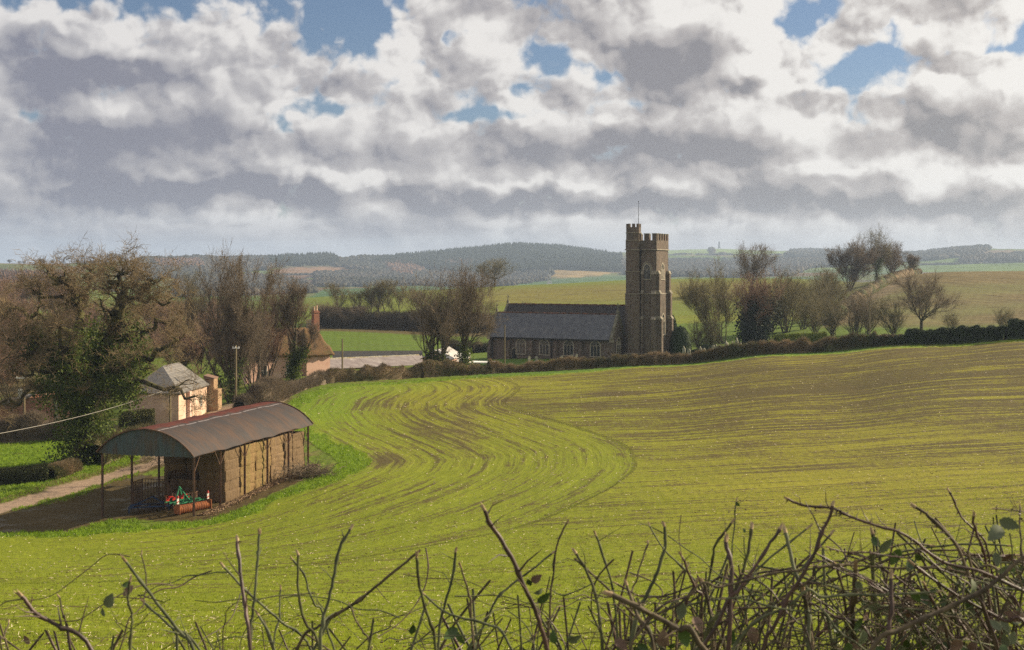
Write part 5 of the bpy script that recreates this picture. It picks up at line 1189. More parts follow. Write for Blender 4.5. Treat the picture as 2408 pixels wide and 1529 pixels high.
# second implement: low blue frame left of it
qg = BM@Vector((-4.9, 1.6, 0)); qz = T(qg.x, qg.y)
hw_ = thing('blue_harrow', 'low dark blue farm implement with bent frame beside the orange ring roller', 'farm machine', (qg.x, qg.y, qz), R(10))
m = MB()
for a, c in (((-1.5,0,.45),(1.5,0,.5)),((-1.5,1.3,.45),(1.5,1.3,.5)),((-1.5,0,.45),(-1.5,1.3,.45)),((1.5,0,.5),(1.5,1.3,.5)),((0,0,.5),(0,1.3,.5)),((-1.4,0.1,.5),(0.2,0.7,1.15)),((1.4,0.1,.55),(0.2,0.7,1.15)),((-1.5,0,.45),(-1.5,0,0)),((1.5,1.3,.45),(1.5,1.3,0)),((-1.5,1.3,.45),(-1.5,1.3,0)),((1.5,0,.5),(1.55,0,0))): m.bar(a, c, 0.09, 0.09)
m.build('frame', BLU, hw_)
m = MB()
for i in range(10): m.tube((-1.4+0.3*i,0.3,0.45),(-1.35+0.3*i,0.15,0.0),0.02,0.015,5); m.tube((-1.3+0.3*i,1.0,0.45),(-1.25+0.3*i,0.85,0.0),0.02,0.015,5)
m.build('tines', STEEL, hw_)
m = MB(); m.tube((1.3,-0.1,.75),(1.3,0.1,.75),.14,.14,12); m.tube((1.3,0.0,.6),(1.3,0,1.3),.05,.03,6); m.bar((1.15,0,1.3),(1.45,0,1.32),.03,.03); m.build('jack', ORG, hw_)
# metal pens and hurdles
def pen(name, cx, cy, w, d, h, rz, label, bars=7, ring=False, nup=10):
    p = BM@Vector((cx, cy, 0)); root = thing(name, label, 'animal pen', (p.x, p.y, T(p.x, p.y)), -bth+rz)
    rails = MB(); ups = MB()
    cn_ = [(-w/2,-d/2),(w/2,-d/2),(w/2,d/2),(-w/2,d/2)] if not ring else [(w/2*math.cos(6.283*i/14), w/2*math.sin(6.283*i/14)) for i in range(14)]
    for i in range(len(cn_)):
        a, c = cn_[i], cn_[(i+1) % len(cn_)]
        for j in range(bars): z_ = 0.12+(h-0.14)*j/(bars-1); rails.tube((*a, z_), (*c, z_), 0.018 if j not in (0, bars-1) else 0.028, k=5)
        nn = nup if not ring else 2
        for j in range(nn): f = j/nn; ups.tube((a[0]+(c[0]-a[0])*f, a[1]+(c[1]-a[1])*f, 0), (a[0]+(c[0]-a[0])*f, a[1]+(c[1]-a[1])*f, h), 0.022 if j else 0.045, k=5)
    rails.build('rails', STEEL, root); ups.build('uprights', STEEL, root)
pen('cattle_pen', -5.6, 3.6, 3.0, 1.6, 2.15, 0.1, 'dark rusty barred cattle pen under the left of the barn roof', 4, nup=12)
pen('cattle_pen', -4.4, 6.1, 2.6, 1.0, 2.2, -0.1, 'dark rusty barred pen against the straw stack', 4, nup=12)
pen('ring_feeder', -2.9, 3.5, 2.0, 2.0, 1.15, 0, 'round rusty barred cattle feeder behind the green implement frame', 4, ring=True)
gp_ = BM@Vector((-6.9, 3.2, 0)); gpz = T(gp_.x, gp_.y)
m = MB(); m.tube((gp_.x,gp_.y,gpz-0.2),(gp_.x,gp_.y,gpz+1.75),0.06,0.055,8); tag(m.build('gate_post', STEEL), 'rusty lone iron gate post left of the cattle pen', 'post')
# ------------------------------------------------------------------ cottages
PINK = mat('pink_render', (0.68,0.44,0.35), (0.60,0.36,0.28), 0.8, third=(0.72,0.50,0.41), tscale=0.4, bump=0.01)
PEACH = mat('peach_render', (0.62,0.43,0.31), (0.54,0.36,0.26), 0.7, third=(0.66,0.49,0.38), tscale=0.5, bump=0.01)
THATCH = bpy.data.materials.new('thatch'); THATCH.use_nodes = True; t = THATCH.node_tree; b = t.nodes['Principled BSDF']; b.inputs['Roughness'].default_value = 1.0; b.inputs['Specular IOR Level'].default_value = 0.05
nn_ = noise(t, vadd(t, coord(t), (7,7,1.6), 'MULTIPLY'), 1.0, 5, 0.7); n2_ = noise(t, coord(t), 0.7, 4, 0.6)
c = mixc(t, nn_.sstep(0.35,0.65), (0.205,0.125,0.065), (0.105,0.066,0.038)); c = mixc(t, n2_.sstep(0.48,0.66)*0.6, c, (0.115,0.10,0.045)); t.links.new(c.k, b.inputs['Base Color'])
bn = t.nodes.new('ShaderNodeBump'); bn.inputs['Distance'].default_value = 0.10; t.links.new(nn_.k, bn.inputs['Height']); t.links.new(bn.outputs[0], b.inputs['Normal'])
BRK = masonry('chimney_brick', (0.42,0.16,0.10), (0.32,0.12,0.08), (0.36,0.18,0.12), (0.36,0.27,0.2), 0.22, 0.075)
POT = mat('chimney_pot', (0.62,0.48,0.33), (0.48,0.3,0.2), 3.0)
WFR = mat('white_window_frame', (0.78,0.76,0.72), (0.7,0.68,0.64), 3.0, rough=0.5)
def sash(parent, x, z0, w, h, y, plane='xz', sgn=-1, nx=2, nz=3):
    def P(a, c, d): return (a, d, c) if plane == 'xz' else (d, a, c)
    m = MB(); o = sgn
    m.prism([(x-w/2-.07,z0-.1),(x+w/2+.07,z0-.1),(x+w/2+.07,z0),(x-w/2-.07,z0)], y+o*.1, y-o*.01, plane)
    for a, c in (((x-w/2,z0),(x-w/2,z0+h)),((x+w/2,z0),(x+w/2,z0+h)),((x-w/2-.035,z0+h),(x+w/2+.035,z0+h)),((x-w/2,z0+h/2),(x+w/2,z0+h/2))): m.bar(P(*a, y+o*.03), P(*c, y+o*.03), .07, .06)
    for i in range(1, nx): m.bar(P(x-w/2+w*i/nx,z0,y+o*.03), P(x-w/2+w*i/nx,z0+h,y+o*.03), .03, .04)
    for i in range(1, nz*2): m.bar(P(x-w/2,z0+h*i/nz/2,y+o*.03), P(x+w/2,z0+h*i/nz/2,y+o*.03), .03, .04)
    f = m.build('window', WFR, parent); g_ = MB(); g_.prism([(x-w/2,z0),(x+w/2,z0),(x+w/2,z0+h),(x-w/2,z0+h)], y+o*.012, y-o*.01, plane); g_.build('pane', DARKG, f)
# thatched cottage: local x right along the visible gable end wall, y away
cp_ = G(716, 197); 
cot = thing('thatched_cottage', 'pink rendered cottage with steep hipped thatch and brick chimney', 'cottage', (X(721,195), 195, 3.1), R(40))
wall = MB(); wall.prism([(0,0),(4.1,-1.6+1.0),(4.1+2.2,5.2),(-8.5,9.5),(-10.5,3.8)] if False else [(0,0),(4.3,0.0),(4.3,4.6),(0.5,6.4),(-9.6,6.4),(-9.6,1.7),(0,1.7)], -0.8, 3.75, 'xy'); wall.build('wall', PINK, cot)
# thatch: hip end over the projecting right bay, ridge running left
def loft(rings, m, name, parent, seed=0):
    """rings: list of closed point lists with equal counts"""
    k = len(rings[0]); V = [p for r_ in rings for p in r_]; Fs = []
    for i in range(len(rings)-1):
        for j in range(k): a = i*k+j; b_ = i*k+(j+1) % k; Fs.append((a, b_, b_+k, a+k))
    Fs.append(tuple(range(k-1, -1, -1))); Fs.append(tuple(range((len(rings)-1)*k, len(rings)*k)))
    o = mesh_obj(name, V, Fs, m, parent, True); return o
def rect_ring(x0, x1, y0, y1, z, n=10, bow=0.0):
    P = []
    for i in range(n): P.append((x0+(x1-x0)*i/n, y0, z+bow*math.sin(math.pi*i/n)))
    for i in range(n): P.append((x1, y0+(y1-y0)*i/n, z))
    for i in range(n): P.append((x1-(x1-x0)*i/n, y1, z))
    for i in range(n): P.append((x0, y1-(y1-y0)*i/n, z))
    return P
def thatch_roof(x0, x1, y0, y1, ze, zr, hipl, hipr, ym=None):
    ym = (y0+y1)/2 if ym is None else ym; R_ = []
    R_.append(rect_ring(x0+.12, x1-.12, y0+.12, y1-.12, ze)); R_.append(rect_ring(x0, x1, y0, y1, ze+0.08)); R_.append(rect_ring(x0-.03, x1+.03, y0-.03, y1+.03, ze+0.32))
    for i in range(1, 11):
        f = i/10; g_ = f**0.93; z_ = ze+0.32+(zr-ze-0.32)*f
        R_.append(rect_ring(x0+(hipl)*g_, x1-(hipr)*g_, y0+(ym-y0-0.1)*g_, y1-(y1-ym-0.1)*g_, z_))
    o = loft(R_, THATCH, 'thatch', cot); V = np.array([v.co[:] for v in o.data.vertices]); N = np.array([v.normal[:] for v in o.data.vertices]); V = mesh_lumps(V, N, 0.07, 1.3, 3); o.data.vertices.foreach_set('co', V.astype(np.float32).ravel()); return o
thatch_roof(-0.7, 4.85, -0.6, 5.2, 3.55, 7.9, 1.4, 1.75, 2.3)
thatch_roof(-10.6, 3.0, 1.1, 7.2, 3.7, 7.95, 2.0, 0.8, 4.0)
ch = MB(); ch.box(2.5,3.5,1.9,2.7,5.5,10.35); ch.box(2.43,3.57,1.83,2.77,10.35,10.55); ch.box(2.55,3.45,1.95,2.65,10.55,10.7); chm = ch.build('chimney', BRK, cot)
pt = MB(); pt.tube((2.75,2.3,10.7),(2.75,2.3,11.4),.15,.12,10); pt.tube((3.22,2.3,10.7),(3.22,2.3,11.55),.15,.12,10); pt.build('chimney_pots', POT, chm)
ch = MB(); ch.box(-7.6,-6.8,4.8,5.5,6.5,10.7); ch2 = ch.build('chimney', BRK, cot); pt = MB(); pt.tube((-7.2,5.15,10.7),(-7.2,5.15,11.3),.15,.12,10); pt.build('chimney_pots', POT, ch2)
sash(cot, -2.2, 0.95, 0.85, 1.35, 1.7); sash(cot, -6.5, 0.95, 0.85, 1.35, 1.7)
# two small pink barn/cottage at the lane: shaded gable wall on the left, sunlit long wall on the right
hp_ = G(420, 150)
hs_ = thing('pink_cottage', 'pink rendered house with slate roof behind the oak, sunlit wall facing the lane', 'house', (hp_.x, hp_.y, 1.0), R(-3))
a1 = R(-3)
w = MB(); w.prism([(-6.2,0.0),(0,0),(0,11.5),(-6.2,11.5)], -0.8, 4.35, 'xy')
w.build('wall', PEACH, hs_)
HSL = roofmat('weathered_grey_slate', (0.20,0.18,0.165), (0.14,0.13,0.125), (0.26,0.235,0.20), moss=(0.30,0.28,0.24), mossamt=0.58, rough=0.5, spec=0.5)
# hipped roof facing the camera
V = [(-6.55,-0.35,4.3),(0.35,-0.35,4.3),(0.35,11.8,4.3),(-6.55,11.8,4.3),(-3.1,3.3,7.35),(-3.1,9.6,7.35),(-6.45,-0.25,4.15),(0.25,-0.25,4.15),(0.25,11.7,4.15),(-6.45,11.7,4.15)]
mesh_obj('roof', V, [(0,1,4),(1,2,5,4),(2,3,5),(3,0,4,5),(0,6,7,1),(1,7,8,2),(2,8,9,3),(3,9,6,0),(6,9,8,7)], HSL, hs_)
m = MB(); m.tube((0.08,3.2,-0.5),(0.08,3.2,4.2),0.07,k=8); m.box(0.0,0.45,3.0,3.75,-0.8,4.2); m.build('wall_pier', PINK, hs_)
sash(hs_, 8.9, 1.9, 0.7, 1.15, 0.0, plane='yz', sgn=1)
m = MB(); m.box(0.02,0.10,5.2,6.3,-0.3,0.9); m.build('low_hatch', IRON, hs_)
lp = G(497, 168)
ln = thing('ochre_outbuilding', 'shaded ochre outbuilding wall adjoining the pink slate-roofed house, beside the lane', 'outbuilding', (X(481,161.8), 161.8, 1.6), R(0))
m = MB(); m.prism([(0,-0.8),(1.75,-0.8),(1.75,3.0),(1.2,3.0),(1.2,4.4),(0,4.4)], 0.0, 2.2, 'xz'); m.build('wall', mat('shaded_ochre_render', (0.36,0.235,0.135), (0.28,0.18,0.105), 0.9), ln)  # ochre render toned down: shade of the trees is put into its colour
m = MB(); m.prism([(-0.1,4.4),(1.3,4.4),(1.3,4.5),(-0.1,4.9)], -0.15, 2.3, 'xz'); m.build('roof', mat('terracotta_tile', (0.24,0.14,0.10), (0.16,0.11,0.085), 1.2), ln)
# garden wall, low red wall and shed on the far left
lw = G(30, 163)
m = thing('red_brick_barn', 'low red-brick farm building with pale sloping roof edge behind the oak, far left', 'outbuilding', (lw.x-7.5, lw.y, -0.1), R(12))
q = MB(); q.prism([(0,-0.6),(16,-0.6),(16,3.6),(9,3.3),(0,1.0)], 0, 5, 'xz'); q.build('wall', BRK, m)
q = MB(); q.prism([(-0.3,1.0),(9,3.3),(11,4.3),(11,4.55),(9,3.6),(-0.3,1.3)], -0.3, 5.3, 'xz'); q.build('roof', HSL, m)
q = MB(); q.box(12.4,12.8,-0.25,0.05,-0.6,3.8); q.box(15.6,16.1,-0.25,0.05,-0.6,3.9); q.build('brick_pier', DRESS, m)
# long low farm building between cottage and church
fa, fb = Vector((X(777,207), 207, 0)), Vector((X(1010,217), 217, 0)); dv = fb-fa; fL = dv.length; fang = math.atan2(dv.y, dv.x)
fm = thing('long_farm_shed', 'long low farm building with weathered grey roof and yellowed ridge between cottage and church', 'barn', (fa.x, fa.y, 3.0), fang)
ASB = bpy.data.materials.new('weathered_asbestos'); ASB.use_nodes = True; t = ASB.node_tree; b = t.nodes['Principled BSDF']; b.inputs['Roughness'].default_value = 0.8
x, y, z = sep(t, coord(t)); n1_ = noise(t, comb(t, x*0.7+z*1.2, z*2.2, y*0.3), 1.0, 6, 0.7); c = mixc(t, n1_.sstep(0.40,0.62), (0.215,0.175,0.170), (0.30,0.255,0.24)); c = mixc(t, n1_.sstep(0.64,0.72), c, (0.60,0.56,0.50)); t.links.new(c.k, b.inputs['Base Color'])
zr = 20-(838-640)*212/2906-3.3; 
q = MB(); q.prism([(0.1,-0.8),(5.9,-0.8),(5.9,0.9),(3.0,zr-0.35),(0.1,0.9)], 0, fL, 'yz'); q.build('wall', PINK, fm)
q = MB(); roof(q, -0.35, 0.72, 3.0, zr-0.1, -0.2, fL+0.2, 0.10, nx=int(fL/1.05), seed=4); roof(q, 6.35, 0.72, 3.0, zr-0.1, -0.2, fL+0.2, 0.10, nx=6); q.build('roof', ASB, fm)
q = MB(); rr_ = random.Random(9)
for i in range(int(fL/0.5)): q.box(i*0.5-0.2, i*0.5+0.28, 2.86, 3.14, zr-0.06, zr+0.10+rr_.uniform(0,0.06))
q.build('ridge_tiles', mat('lichened_ridge', (0.62,0.52,0.30), (0.72,0.68,0.58), 1.5), fm)
# dark back range and white-roofed shed right of it
ba = thing('dark_back_shed', 'dark shaded farm roof showing just behind the long low shed', 'barn', (X(783,222), 222, 3.4), R(6))
q = MB(); q.prism([(0,-0.8),(5,-0.8),(5,1.2),(2.5,2.1),(0,1.2)], 0, 16, 'yz'); q.build('wall', DSC, ba); q = MB(); roof(q, -0.2, 1.15, 2.5, 2.16, -0.1, 16.1, 0.08, nx=6); roof(q, 5.2, 1.15, 2.5, 2.16, -0.1, 16.1, 0.08, nx=6); q.build('roof', SLATE2, ba)
sa = G(1000, 205)
sh_ = thing('gabled_shed', 'small pink-walled shed with pale sheet roof behind the clump of stems', 'shed', (sa.x-0.5, sa.y+0.5, 3.6), R(-12))
q = MB(); q.prism([(0,-0.8),(4.4,-0.8),(4.4,2.0),(2.2,3.3),(0,2.0)], 0, 9, 'xz'); q.build('wall', PINK, sh_)
q = MB(); q.prism([(-0.35,1.85),(2.2,3.36),(4.75,1.85),(4.75,1.97),(2.2,3.5),(-0.35,1.97)], -0.3, 9.2, 'xz'); q.build('roof', mat('pale_sheet', (0.55,0.52,0.48), (0.36,0.33,0.31), 1.2), sh_)
q = MB(); q.box(0.7,1.9,-0.03,0.02,-0.6,1.7); q.build('door', IRON, sh_)
sb = G(1080, 210)
s2 = thing('white_roofed_shed', 'low shed with bright white roof edge between ivy-trunked tree and church', 'shed', (sb.x-2.2, sb.y, 4.1), R(-3))
q = MB(); q.prism([(0,-0.8),(5,-0.8),(5,0.7),(2.5,1.9),(0,0.7)], 0, 3.6, 'yz'); q.prism([(0.4,-0.8),(3.4,-0.8),(3.4,0.4),(0.4,0.3)], 3.6, 7.9, 'yz'); q.build('wall', PINK, s2)
q = MB(); roof(q, -0.2, 0.66, 2.5, 1.96, -0.1, 3.8, 0.08, nx=4); roof(q, 5.2, 0.66, 2.5, 1.96, -0.1, 3.8, 0.08, nx=4); q.box(3.82, 8.2, 0.1, 3.6, 0.42, 0.58); q.build('roof', mat('white_sheet', (0.80,0.77,0.72), (0.62,0.6,0.56), 1.0), s2)
# ------------------------------------------------------------------ poles and wires
PWOOD = mat('pole_wood', (0.24,0.19,0.115), (0.15,0.12,0.07), 1.5, stretch=(4,4,0.6)); PORC = mat('porcelain', (0.8,0.8,0.78), (0.7,0.7,0.68), 3, rough=0.2, spec=0.6)
def pole(px, D, topy, label, arm=0, r=0.14, tr=False, white=False, lean=0.0, rungs=False):
    g_ = G(px, D); tz_ = ZC-(topy-HY)*D/F; root = thing('utility_pole', label, 'utility pole', tuple(g_)); h = tz_-g_.z
    m = MB(); m.tube((0,0,-0.4),(lean,0,h),r,r*0.72,10); m.build('mast', PWOOD, root)
    if arm:
        a_ = MB(); a_.box(lean-arm, lean+arm, -0.17, -0.05, h-0.42, h-0.30); cr = a_.build('crossarm', PWOOD if not white else WFR, root); i_ = MB()
        for k in (-0.9,-0.15,0.9): i_.tube((lean+arm*k,-0.11,h-0.30),(lean+arm*k,-0.11,h-0.13),0.06,0.035,8)
        i_.build('insulators', PORC, cr)
    if tr: t_ = MB(); t_.tube((-0.45,0,h-2.7),(-0.45,0,h-1.7),0.26,0.26,12); t_.bar((-0.45,0,h-1.9),(0,0,h-1.9),.08,.08); t_.build('transformer', WFR, root)
    if rungs:
        s_ = MB()
        for k in range(7): s_.box(-0.22,-0.06,-0.02,0.02,0.9+k*0.55,0.94+k*0.55)
        s_.build('step_irons', PORC, root)
    return root, Vector((g_.x+lean, g_.y, tz_))
pole(555, 156, 812, 'tall pole with small white-tipped crossarm in front of the many-stemmed tree', 0.42, white=True)
_, pt1 = pole(400, 134, 908, 'sunlit pole with white step irons right behind the barn roof', rungs=True)
_, pt2 = pole(805, 196, 797, 'pole in front of the long low farm shed')
_, pt3 = pole(1187, 199, 764, 'thin pole standing before the left end of the church', r=0.11)
pole(2045, 214, 708, 'plain pole among bare shrubs on the right', r=0.13)
_, pt4 = pole(57, 148, 882, 'pole with white transformer and crossarm behind the oak, far left', 0.95, tr=True, white=True)
WIRE = mat('overhead_cable', (0.42,0.39,0.35), (0.34,0.31,0.28), 1.0, rough=0.5)
def wire(name, a, c, sag, r, label, m=WIRE, n=24):
    mb = MB(); pr = Vector(a)
    for i in range(1, n+1):
        f = i/n; q = Vector(a).lerp(Vector(c), f); q.z -= sag*4*f*(1-f); mb.tube(pr, q, r, k=5, cap=False); pr = q
    tag(mb.build(name, m), label, 'wire')
wire('overhead_cable', W(-60, 1030, 78), (pt1.x-0.1, pt1.y-0.1, pt1.z-0.25), 0.45, 0.015, 'thick pale cable sloping from the left edge up to the pole behind the barn')
wire('overhead_wire', (pt2.x, pt2.y, pt2.z-0.4), (pt3.x, pt3.y, pt3.z-1.5), 1.2, 0.012, 'thin wire strung from the farm shed pole towards the church pole')
# pylon mast on the far hill
mt = thing('radio_mast', 'tiny lattice mast on the far green hilltop right of the tower', 'mast', tuple(W(1691, 585, 4600)))
q = MB()
for sx in (-1,1):
    for sy in (-1,1): q.tube((4*sx,4*sy,-8),(1.4*sx,1.4*sy,26),0.7,0.45,4)
for k in range(5):
    z_ = 2+k*5; w_ = 4-2.6*(z_+8)/34
    for sx in (-1,1): q.tube((-w_,sx*w_,z_),(w_,sx*w_,z_+4.5),0.4,k=4); q.tube((w_,sx*w_,z_),(-w_,sx*w_,z_+4.5),0.4,k=4)
q.build('lattice', IRON, mt); q = MB(); q.box(-3,3,-3,3,17,18); q.box(-2.2,2.2,-2.2,2.2,24,25); q.build('platform', IRON, mt)
# white monument in the valley
w_ = thing('white_obelisk', 'tiny white building with pointed top in the valley left of the tower', 'building', tuple(W(1292, 667, 1500)))
q = MB(); q.box(-3,3,-2,2,-3,2); q.prism([(-3.4,2),(3.4,2),(0,4.5)], -2.3, 2.3, 'xz'); q.build('wall', WFR, w_)
# fallen branch heap at the barn's far corner
rnd_ = random.Random(12)
def pile(px, D, n, w, h, label):
    g_ = G(px, D); root = thing('branch_pile', label, 'branch pile', tuple(g_)); m = MB()
    for i in range(n):
        p = Vector((rnd_.gauss(0,w*.45), rnd_.gauss(0,w*.3), abs(rnd_.gauss(0,h*.4)))); d = Vector((rnd_.gauss(0,1), rnd_.gauss(0,.6), rnd_.uniform(-.1,.6))).normalized()
        for j in range(3): q = p+d*rnd_.uniform(.25,.6); m.tube(p, q, .03-.007*j, .024-.007*j, 4, cap=False); p = q; d = (d+Vector((rnd_.gauss(0,.3),rnd_.gauss(0,.3),rnd_.gauss(0,.25)))).normalized()
    m.build('branches', TWIG, root)['kind'] = 'stuff'
pile(722, 107.5, 260, 2.6, 0.9, 'heap of grey cut branches behind the far corner of the barn')
pile(362, 122, 60, 1.8, 1.6, 'pale bare sapling stems beside the lane seen through the barn')
# ------------------------------------------------------------------ grass, tufts, straw flecks
def scatter(px0, px1, d0, d1, n, rnd, logd=True):
    px = rnd.uniform(px0, px1, n); D = np.exp(rnd.uniform(np.log(d0), np.log(d1), n)) if logd else rnd.uniform(d0, d1, n)
    return px, D
def blades(P, h, wd, rnd, lean=0.35):
    n = len(P); a = rnd.uniform(0, 6.283, n); dx = np.cos(a)*wd/2; dy = np.sin(a)*wd/2; H = h*rnd.uniform(0.5, 1.4, n)
    tip = P + np.stack([rnd.normal(size=n)*lean*H, rnd.normal(size=n)*lean*H, H], -1)
    V = np.stack([P+np.stack([dx, dy, 0*dx], -1), P-np.stack([dx, dy, 0*dx], -1), tip], 1).reshape(-1, 3)
    return V, np.arange(3*n).reshape(-1, 3)
def ground_at(px, D): # relief-aware height from the finished sheet
    i = np.interp(np.log(D), np.log(rows), np.arange(len(rows))); j = np.interp(px, cols, np.arange(len(cols)))
    i0 = np.clip(i.astype(int), 0, len(rows)-2); j0 = np.clip(j.astype(int), 0, len(cols)-2); a = i-i0; c = j-j0
    return ZF[i0,j0]*(1-a)*(1-c)+ZF[i0+1,j0]*a*(1-c)+ZF[i0,j0+1]*(1-a)*c+ZF[i0+1,j0+1]*a*c
def mask_at(M, px, D):
    i = np.clip(np.round(np.interp(np.log(D), np.log(rows), np.arange(len(rows)))).astype(int), 0, len(rows)-1); j = np.clip(np.round(np.interp(px, cols, np.arange(len(cols)))).astype(int), 0, len(cols)-1); return M[i, j]
rnd = np.random.default_rng(77)
GB = mat('young_crop_blades', (0.28,0.33,0.018), (0.17,0.22,0.012), 0.8, rough=0.6, spec=0.3, translucent=0.5)
px, D = scatter(-120, 2530, 27, 88, 190000, rnd); x_ = X(px, D)
keep = mask_at(infield, px, D) & ((vnoise(x_, D, 0.8, 5)+vnoise(x_, D, 0.07, 6)) > -0.5); px, D = px[keep], D[keep]
P = np.stack([X(px, D), D, ground_at(px, D)-0.01], -1); V, Q = blades(P, 0.085, 0.032, rnd)
tag(mesh_obj('crop_shoots', V, Q, GB), 'bright green young crop shoots over the near field', 'crop', kind='stuff')
LB = mat('lush_grass_blades', (0.22,0.33,0.014), (0.14,0.23,0.012), 0.8, rough=0.6, spec=0.3, translucent=0.4)
px, D = scatter(-120, 1300, 86, 186, 240000, rnd)
e_ = mask_at(edge + bulge*1.5*sst(7,3,dm) + verge + (~infield & (YY < 150) & (PX < 330))*(1-trk)*0.6*sst(1.6,2.4,dtr), px, D)*(1-mask_at(yardf, px, D)); keep = (e_ > 0.45) & (mask_at(trk, px, D) < 0.3); px, D = px[keep], D[keep]
P = np.stack([X(px, D), D, ground_at(px, D)-0.02], -1); cl = np.clip(vnoise(P[:,0], P[:,1], 0.35, 8), 0, 1); 
V, Q = blades(P, 0.20, 0.07, rnd); tag(mesh_obj('verge_grass', V, Q, LB), 'lush green grass tufts along field margin and lane verges', 'grass', kind='stuff')
# pale stalks and stones scattered over the field
SF = mat('pale_straw_flecks', (0.78,0.68,0.46), (0.52,0.42,0.27), 1.0)
px, D = scatter(-120, 2530, 26, 185, 15000, rnd); keep = mask_at(infield, px, D) & (rnd.uniform(0,1,len(px)) < 0.35+0.5*np.clip(vnoise(X(px, D), D, 0.03, 9)+0.3, 0, 1)); px, D = px[keep], D[keep]
P = np.stack([X(px, D), D, ground_at(px, D)+0.035], -1); n = len(P); a = rnd.uniform(0, 6.28, n); L = rnd.uniform(0.03, 0.09, n)*np.clip(D/80, 1, 1.5); d = np.stack([np.cos(a)*L, np.sin(a)*L, rnd.normal(size=n)*0.02], -1); fr_ = (0.010*np.clip(D/55, 1, 2.6))[:, None]
V, Q = tubes(np.hstack([P-d, P+d, fr_, fr_*0.8]), 4); tag(mesh_obj('straw_flecks', V, Q, SF), 'pale straw stalks and stones flecking the crop field', 'straw', kind='stuff')
CL = mat('earth_clods', (0.11,0.065,0.038), (0.07,0.042,0.026), 2.0)
px, D = scatter(-120, 2530, 27, 95, 2600, rnd); keep = mask_at(infield, px, D) & (vnoise(X(px, D), D*3, 0.06, 19) > 0.1); px, D = px[keep], D[keep]
P = np.stack([X(px, D), D, ground_at(px, D)+0.01], -1); n = len(P); a = rnd.uniform(0, 6.28, n); L = rnd.uniform(0.03, 0.07, n); d = np.stack([np.cos(a)*L, np.sin(a)*L, 0*a], -1)
V, Q = tubes(np.hstack([P-d, P+d, np.full((n,1),0.03), np.full((n,1),0.022)]), 5); tag(mesh_obj('earth_clods', V, Q, CL), 'small brown earth clods between the near crop rows', 'soil', kind='stuff')
DS = mat('dead_stalks', (0.13,0.085,0.045), (0.08,0.055,0.03), 1.0)
px, D = scatter(-120, 2530, 28, 60, 900, rnd); P = np.stack([X(px, D), D, ground_at(px, D)-0.01], -1); n = len(P); d = np.stack([rnd.normal(size=n)*0.07, rnd.normal(size=n)*0.05, rnd.uniform(0.06, 0.24, n)], -1)
V, Q = tubes(np.hstack([P, P+d, np.full((n,1),0.006), np.full((n,1),0.004)]), 3); tag(mesh_obj('dead_stalks', V, Q, DS), 'thin dead brown stalks standing in the near field', 'stalks', kind='stuff')
# ------------------------------------------------------------------ woods on the far hills
def hilltrees(name, polys, n, hgt_, wid, m, label, seed, conifer=False, dmin=600, dmax=7000):
    rnd = np.random.default_rng(seed); PXf, DDf, PYf = HPX.ravel(), HDD.ravel(), HPY.ravel()
    sel = np.zeros(len(PXf), dtype=bool)
    for pl in polys: sel |= inpoly(PXf, PYf, pl)
    # only the ground seen from the camera side of the ridges matters, but the wood runs over it too
    run = np.minimum.accumulate(HPY, axis=0); vis = (HPY <= run+2.5).ravel(); sel &= vis & (DDf > dmin) & (DDf < dmax)
    idx_ = np.nonzero(sel)[0]
    if len(idx_) == 0: return None
    w_ = np.clip(np.gradient(run, axis=0).__abs__().ravel()[idx_], 0.05, 3); i = rnd.choice(idx_, n, p=w_/w_.sum())
    px = PXf[i]+rnd.uniform(-5, 5, n); D = DDf[i]*(1+rnd.uniform(-.006, .006, n)); x_ = X(px, D); z_ = hillz(px, D)
    h = hgt_*rnd.uniform(0.65, 1.25, n)*np.clip(D/2800, 0.7, 1.2); w2 = wid*rnd.uniform(0.7, 1.3, n)*np.clip(D/2800, 0.7, 1.2)
    k = 6; ang = np.arange(k)*2*np.pi/k
    if conifer: prof = [(0.02,1.0),(0.55,0.45),(0.30,0.45),(1.0,0.05)]
    else: prof = [(0.05,1.0),(0.72,0.80),(1.0,0.48),(0.55,0.12)]
    V = np.zeros((n, len(prof), k, 3)); ja = rnd.uniform(0, 6, (n, 1))
    for j, (r_, zz) in enumerate(prof):
        rr = w2[:, None]*r_*rnd.uniform(0.75, 1.25, (n, k)); V[:, j, :, 0] = x_[:, None]+rr*np.cos(ang+ja); V[:, j, :, 1] = D[:, None]+rr*np.sin(ang+ja); V[:, j, :, 2] = (z_+h*zz)[:, None]+rnd.normal(size=(n, k))*0.04*h[:, None]
    b_ = np.arange(n)[:, None, None, None]*len(prof)*k; jj = np.arange(len(prof)-1)[None, :, None, None]*k; ii_ = np.arange(k)[None, None, :, None]
    off = np.stack([np.arange(k), (np.arange(k)+1) % k, (np.arange(k)+1) % k+k, np.arange(k)+k], -1)[None, None]
    Q = (b_+jj+off).reshape(-1, 4)
    return tag(mesh_obj(name, V.reshape(-1, 3), Q, m), label, 'woodland', kind='stuff')
CON = mat('conifer_far', (0.030,0.042,0.022), (0.050,0.058,0.030), 0.02); DEC = mat('bare_wood_far', (0.078,0.064,0.046), (0.040,0.042,0.030), 0.006); DEC2 = mat('larch_far', (0.18,0.10,0.06), (0.11,0.07,0.05), 0.01)
hilltrees('conifer_wood', [[(905,612),(1050,596),(1180,580),(1240,578),(1330,586),(1400,598),(1460,606),(1465,640),(1440,640),(1300,634),(1180,648),(1100,650),(1000,632),(930,628),(870,622)],
                           [(630,612),(770,604),(800,612),(795,624),(640,626)]], 24000, 12, 4.5, CON, 'dark conifer forest covering the rounded far hill', 1, True, 1500)
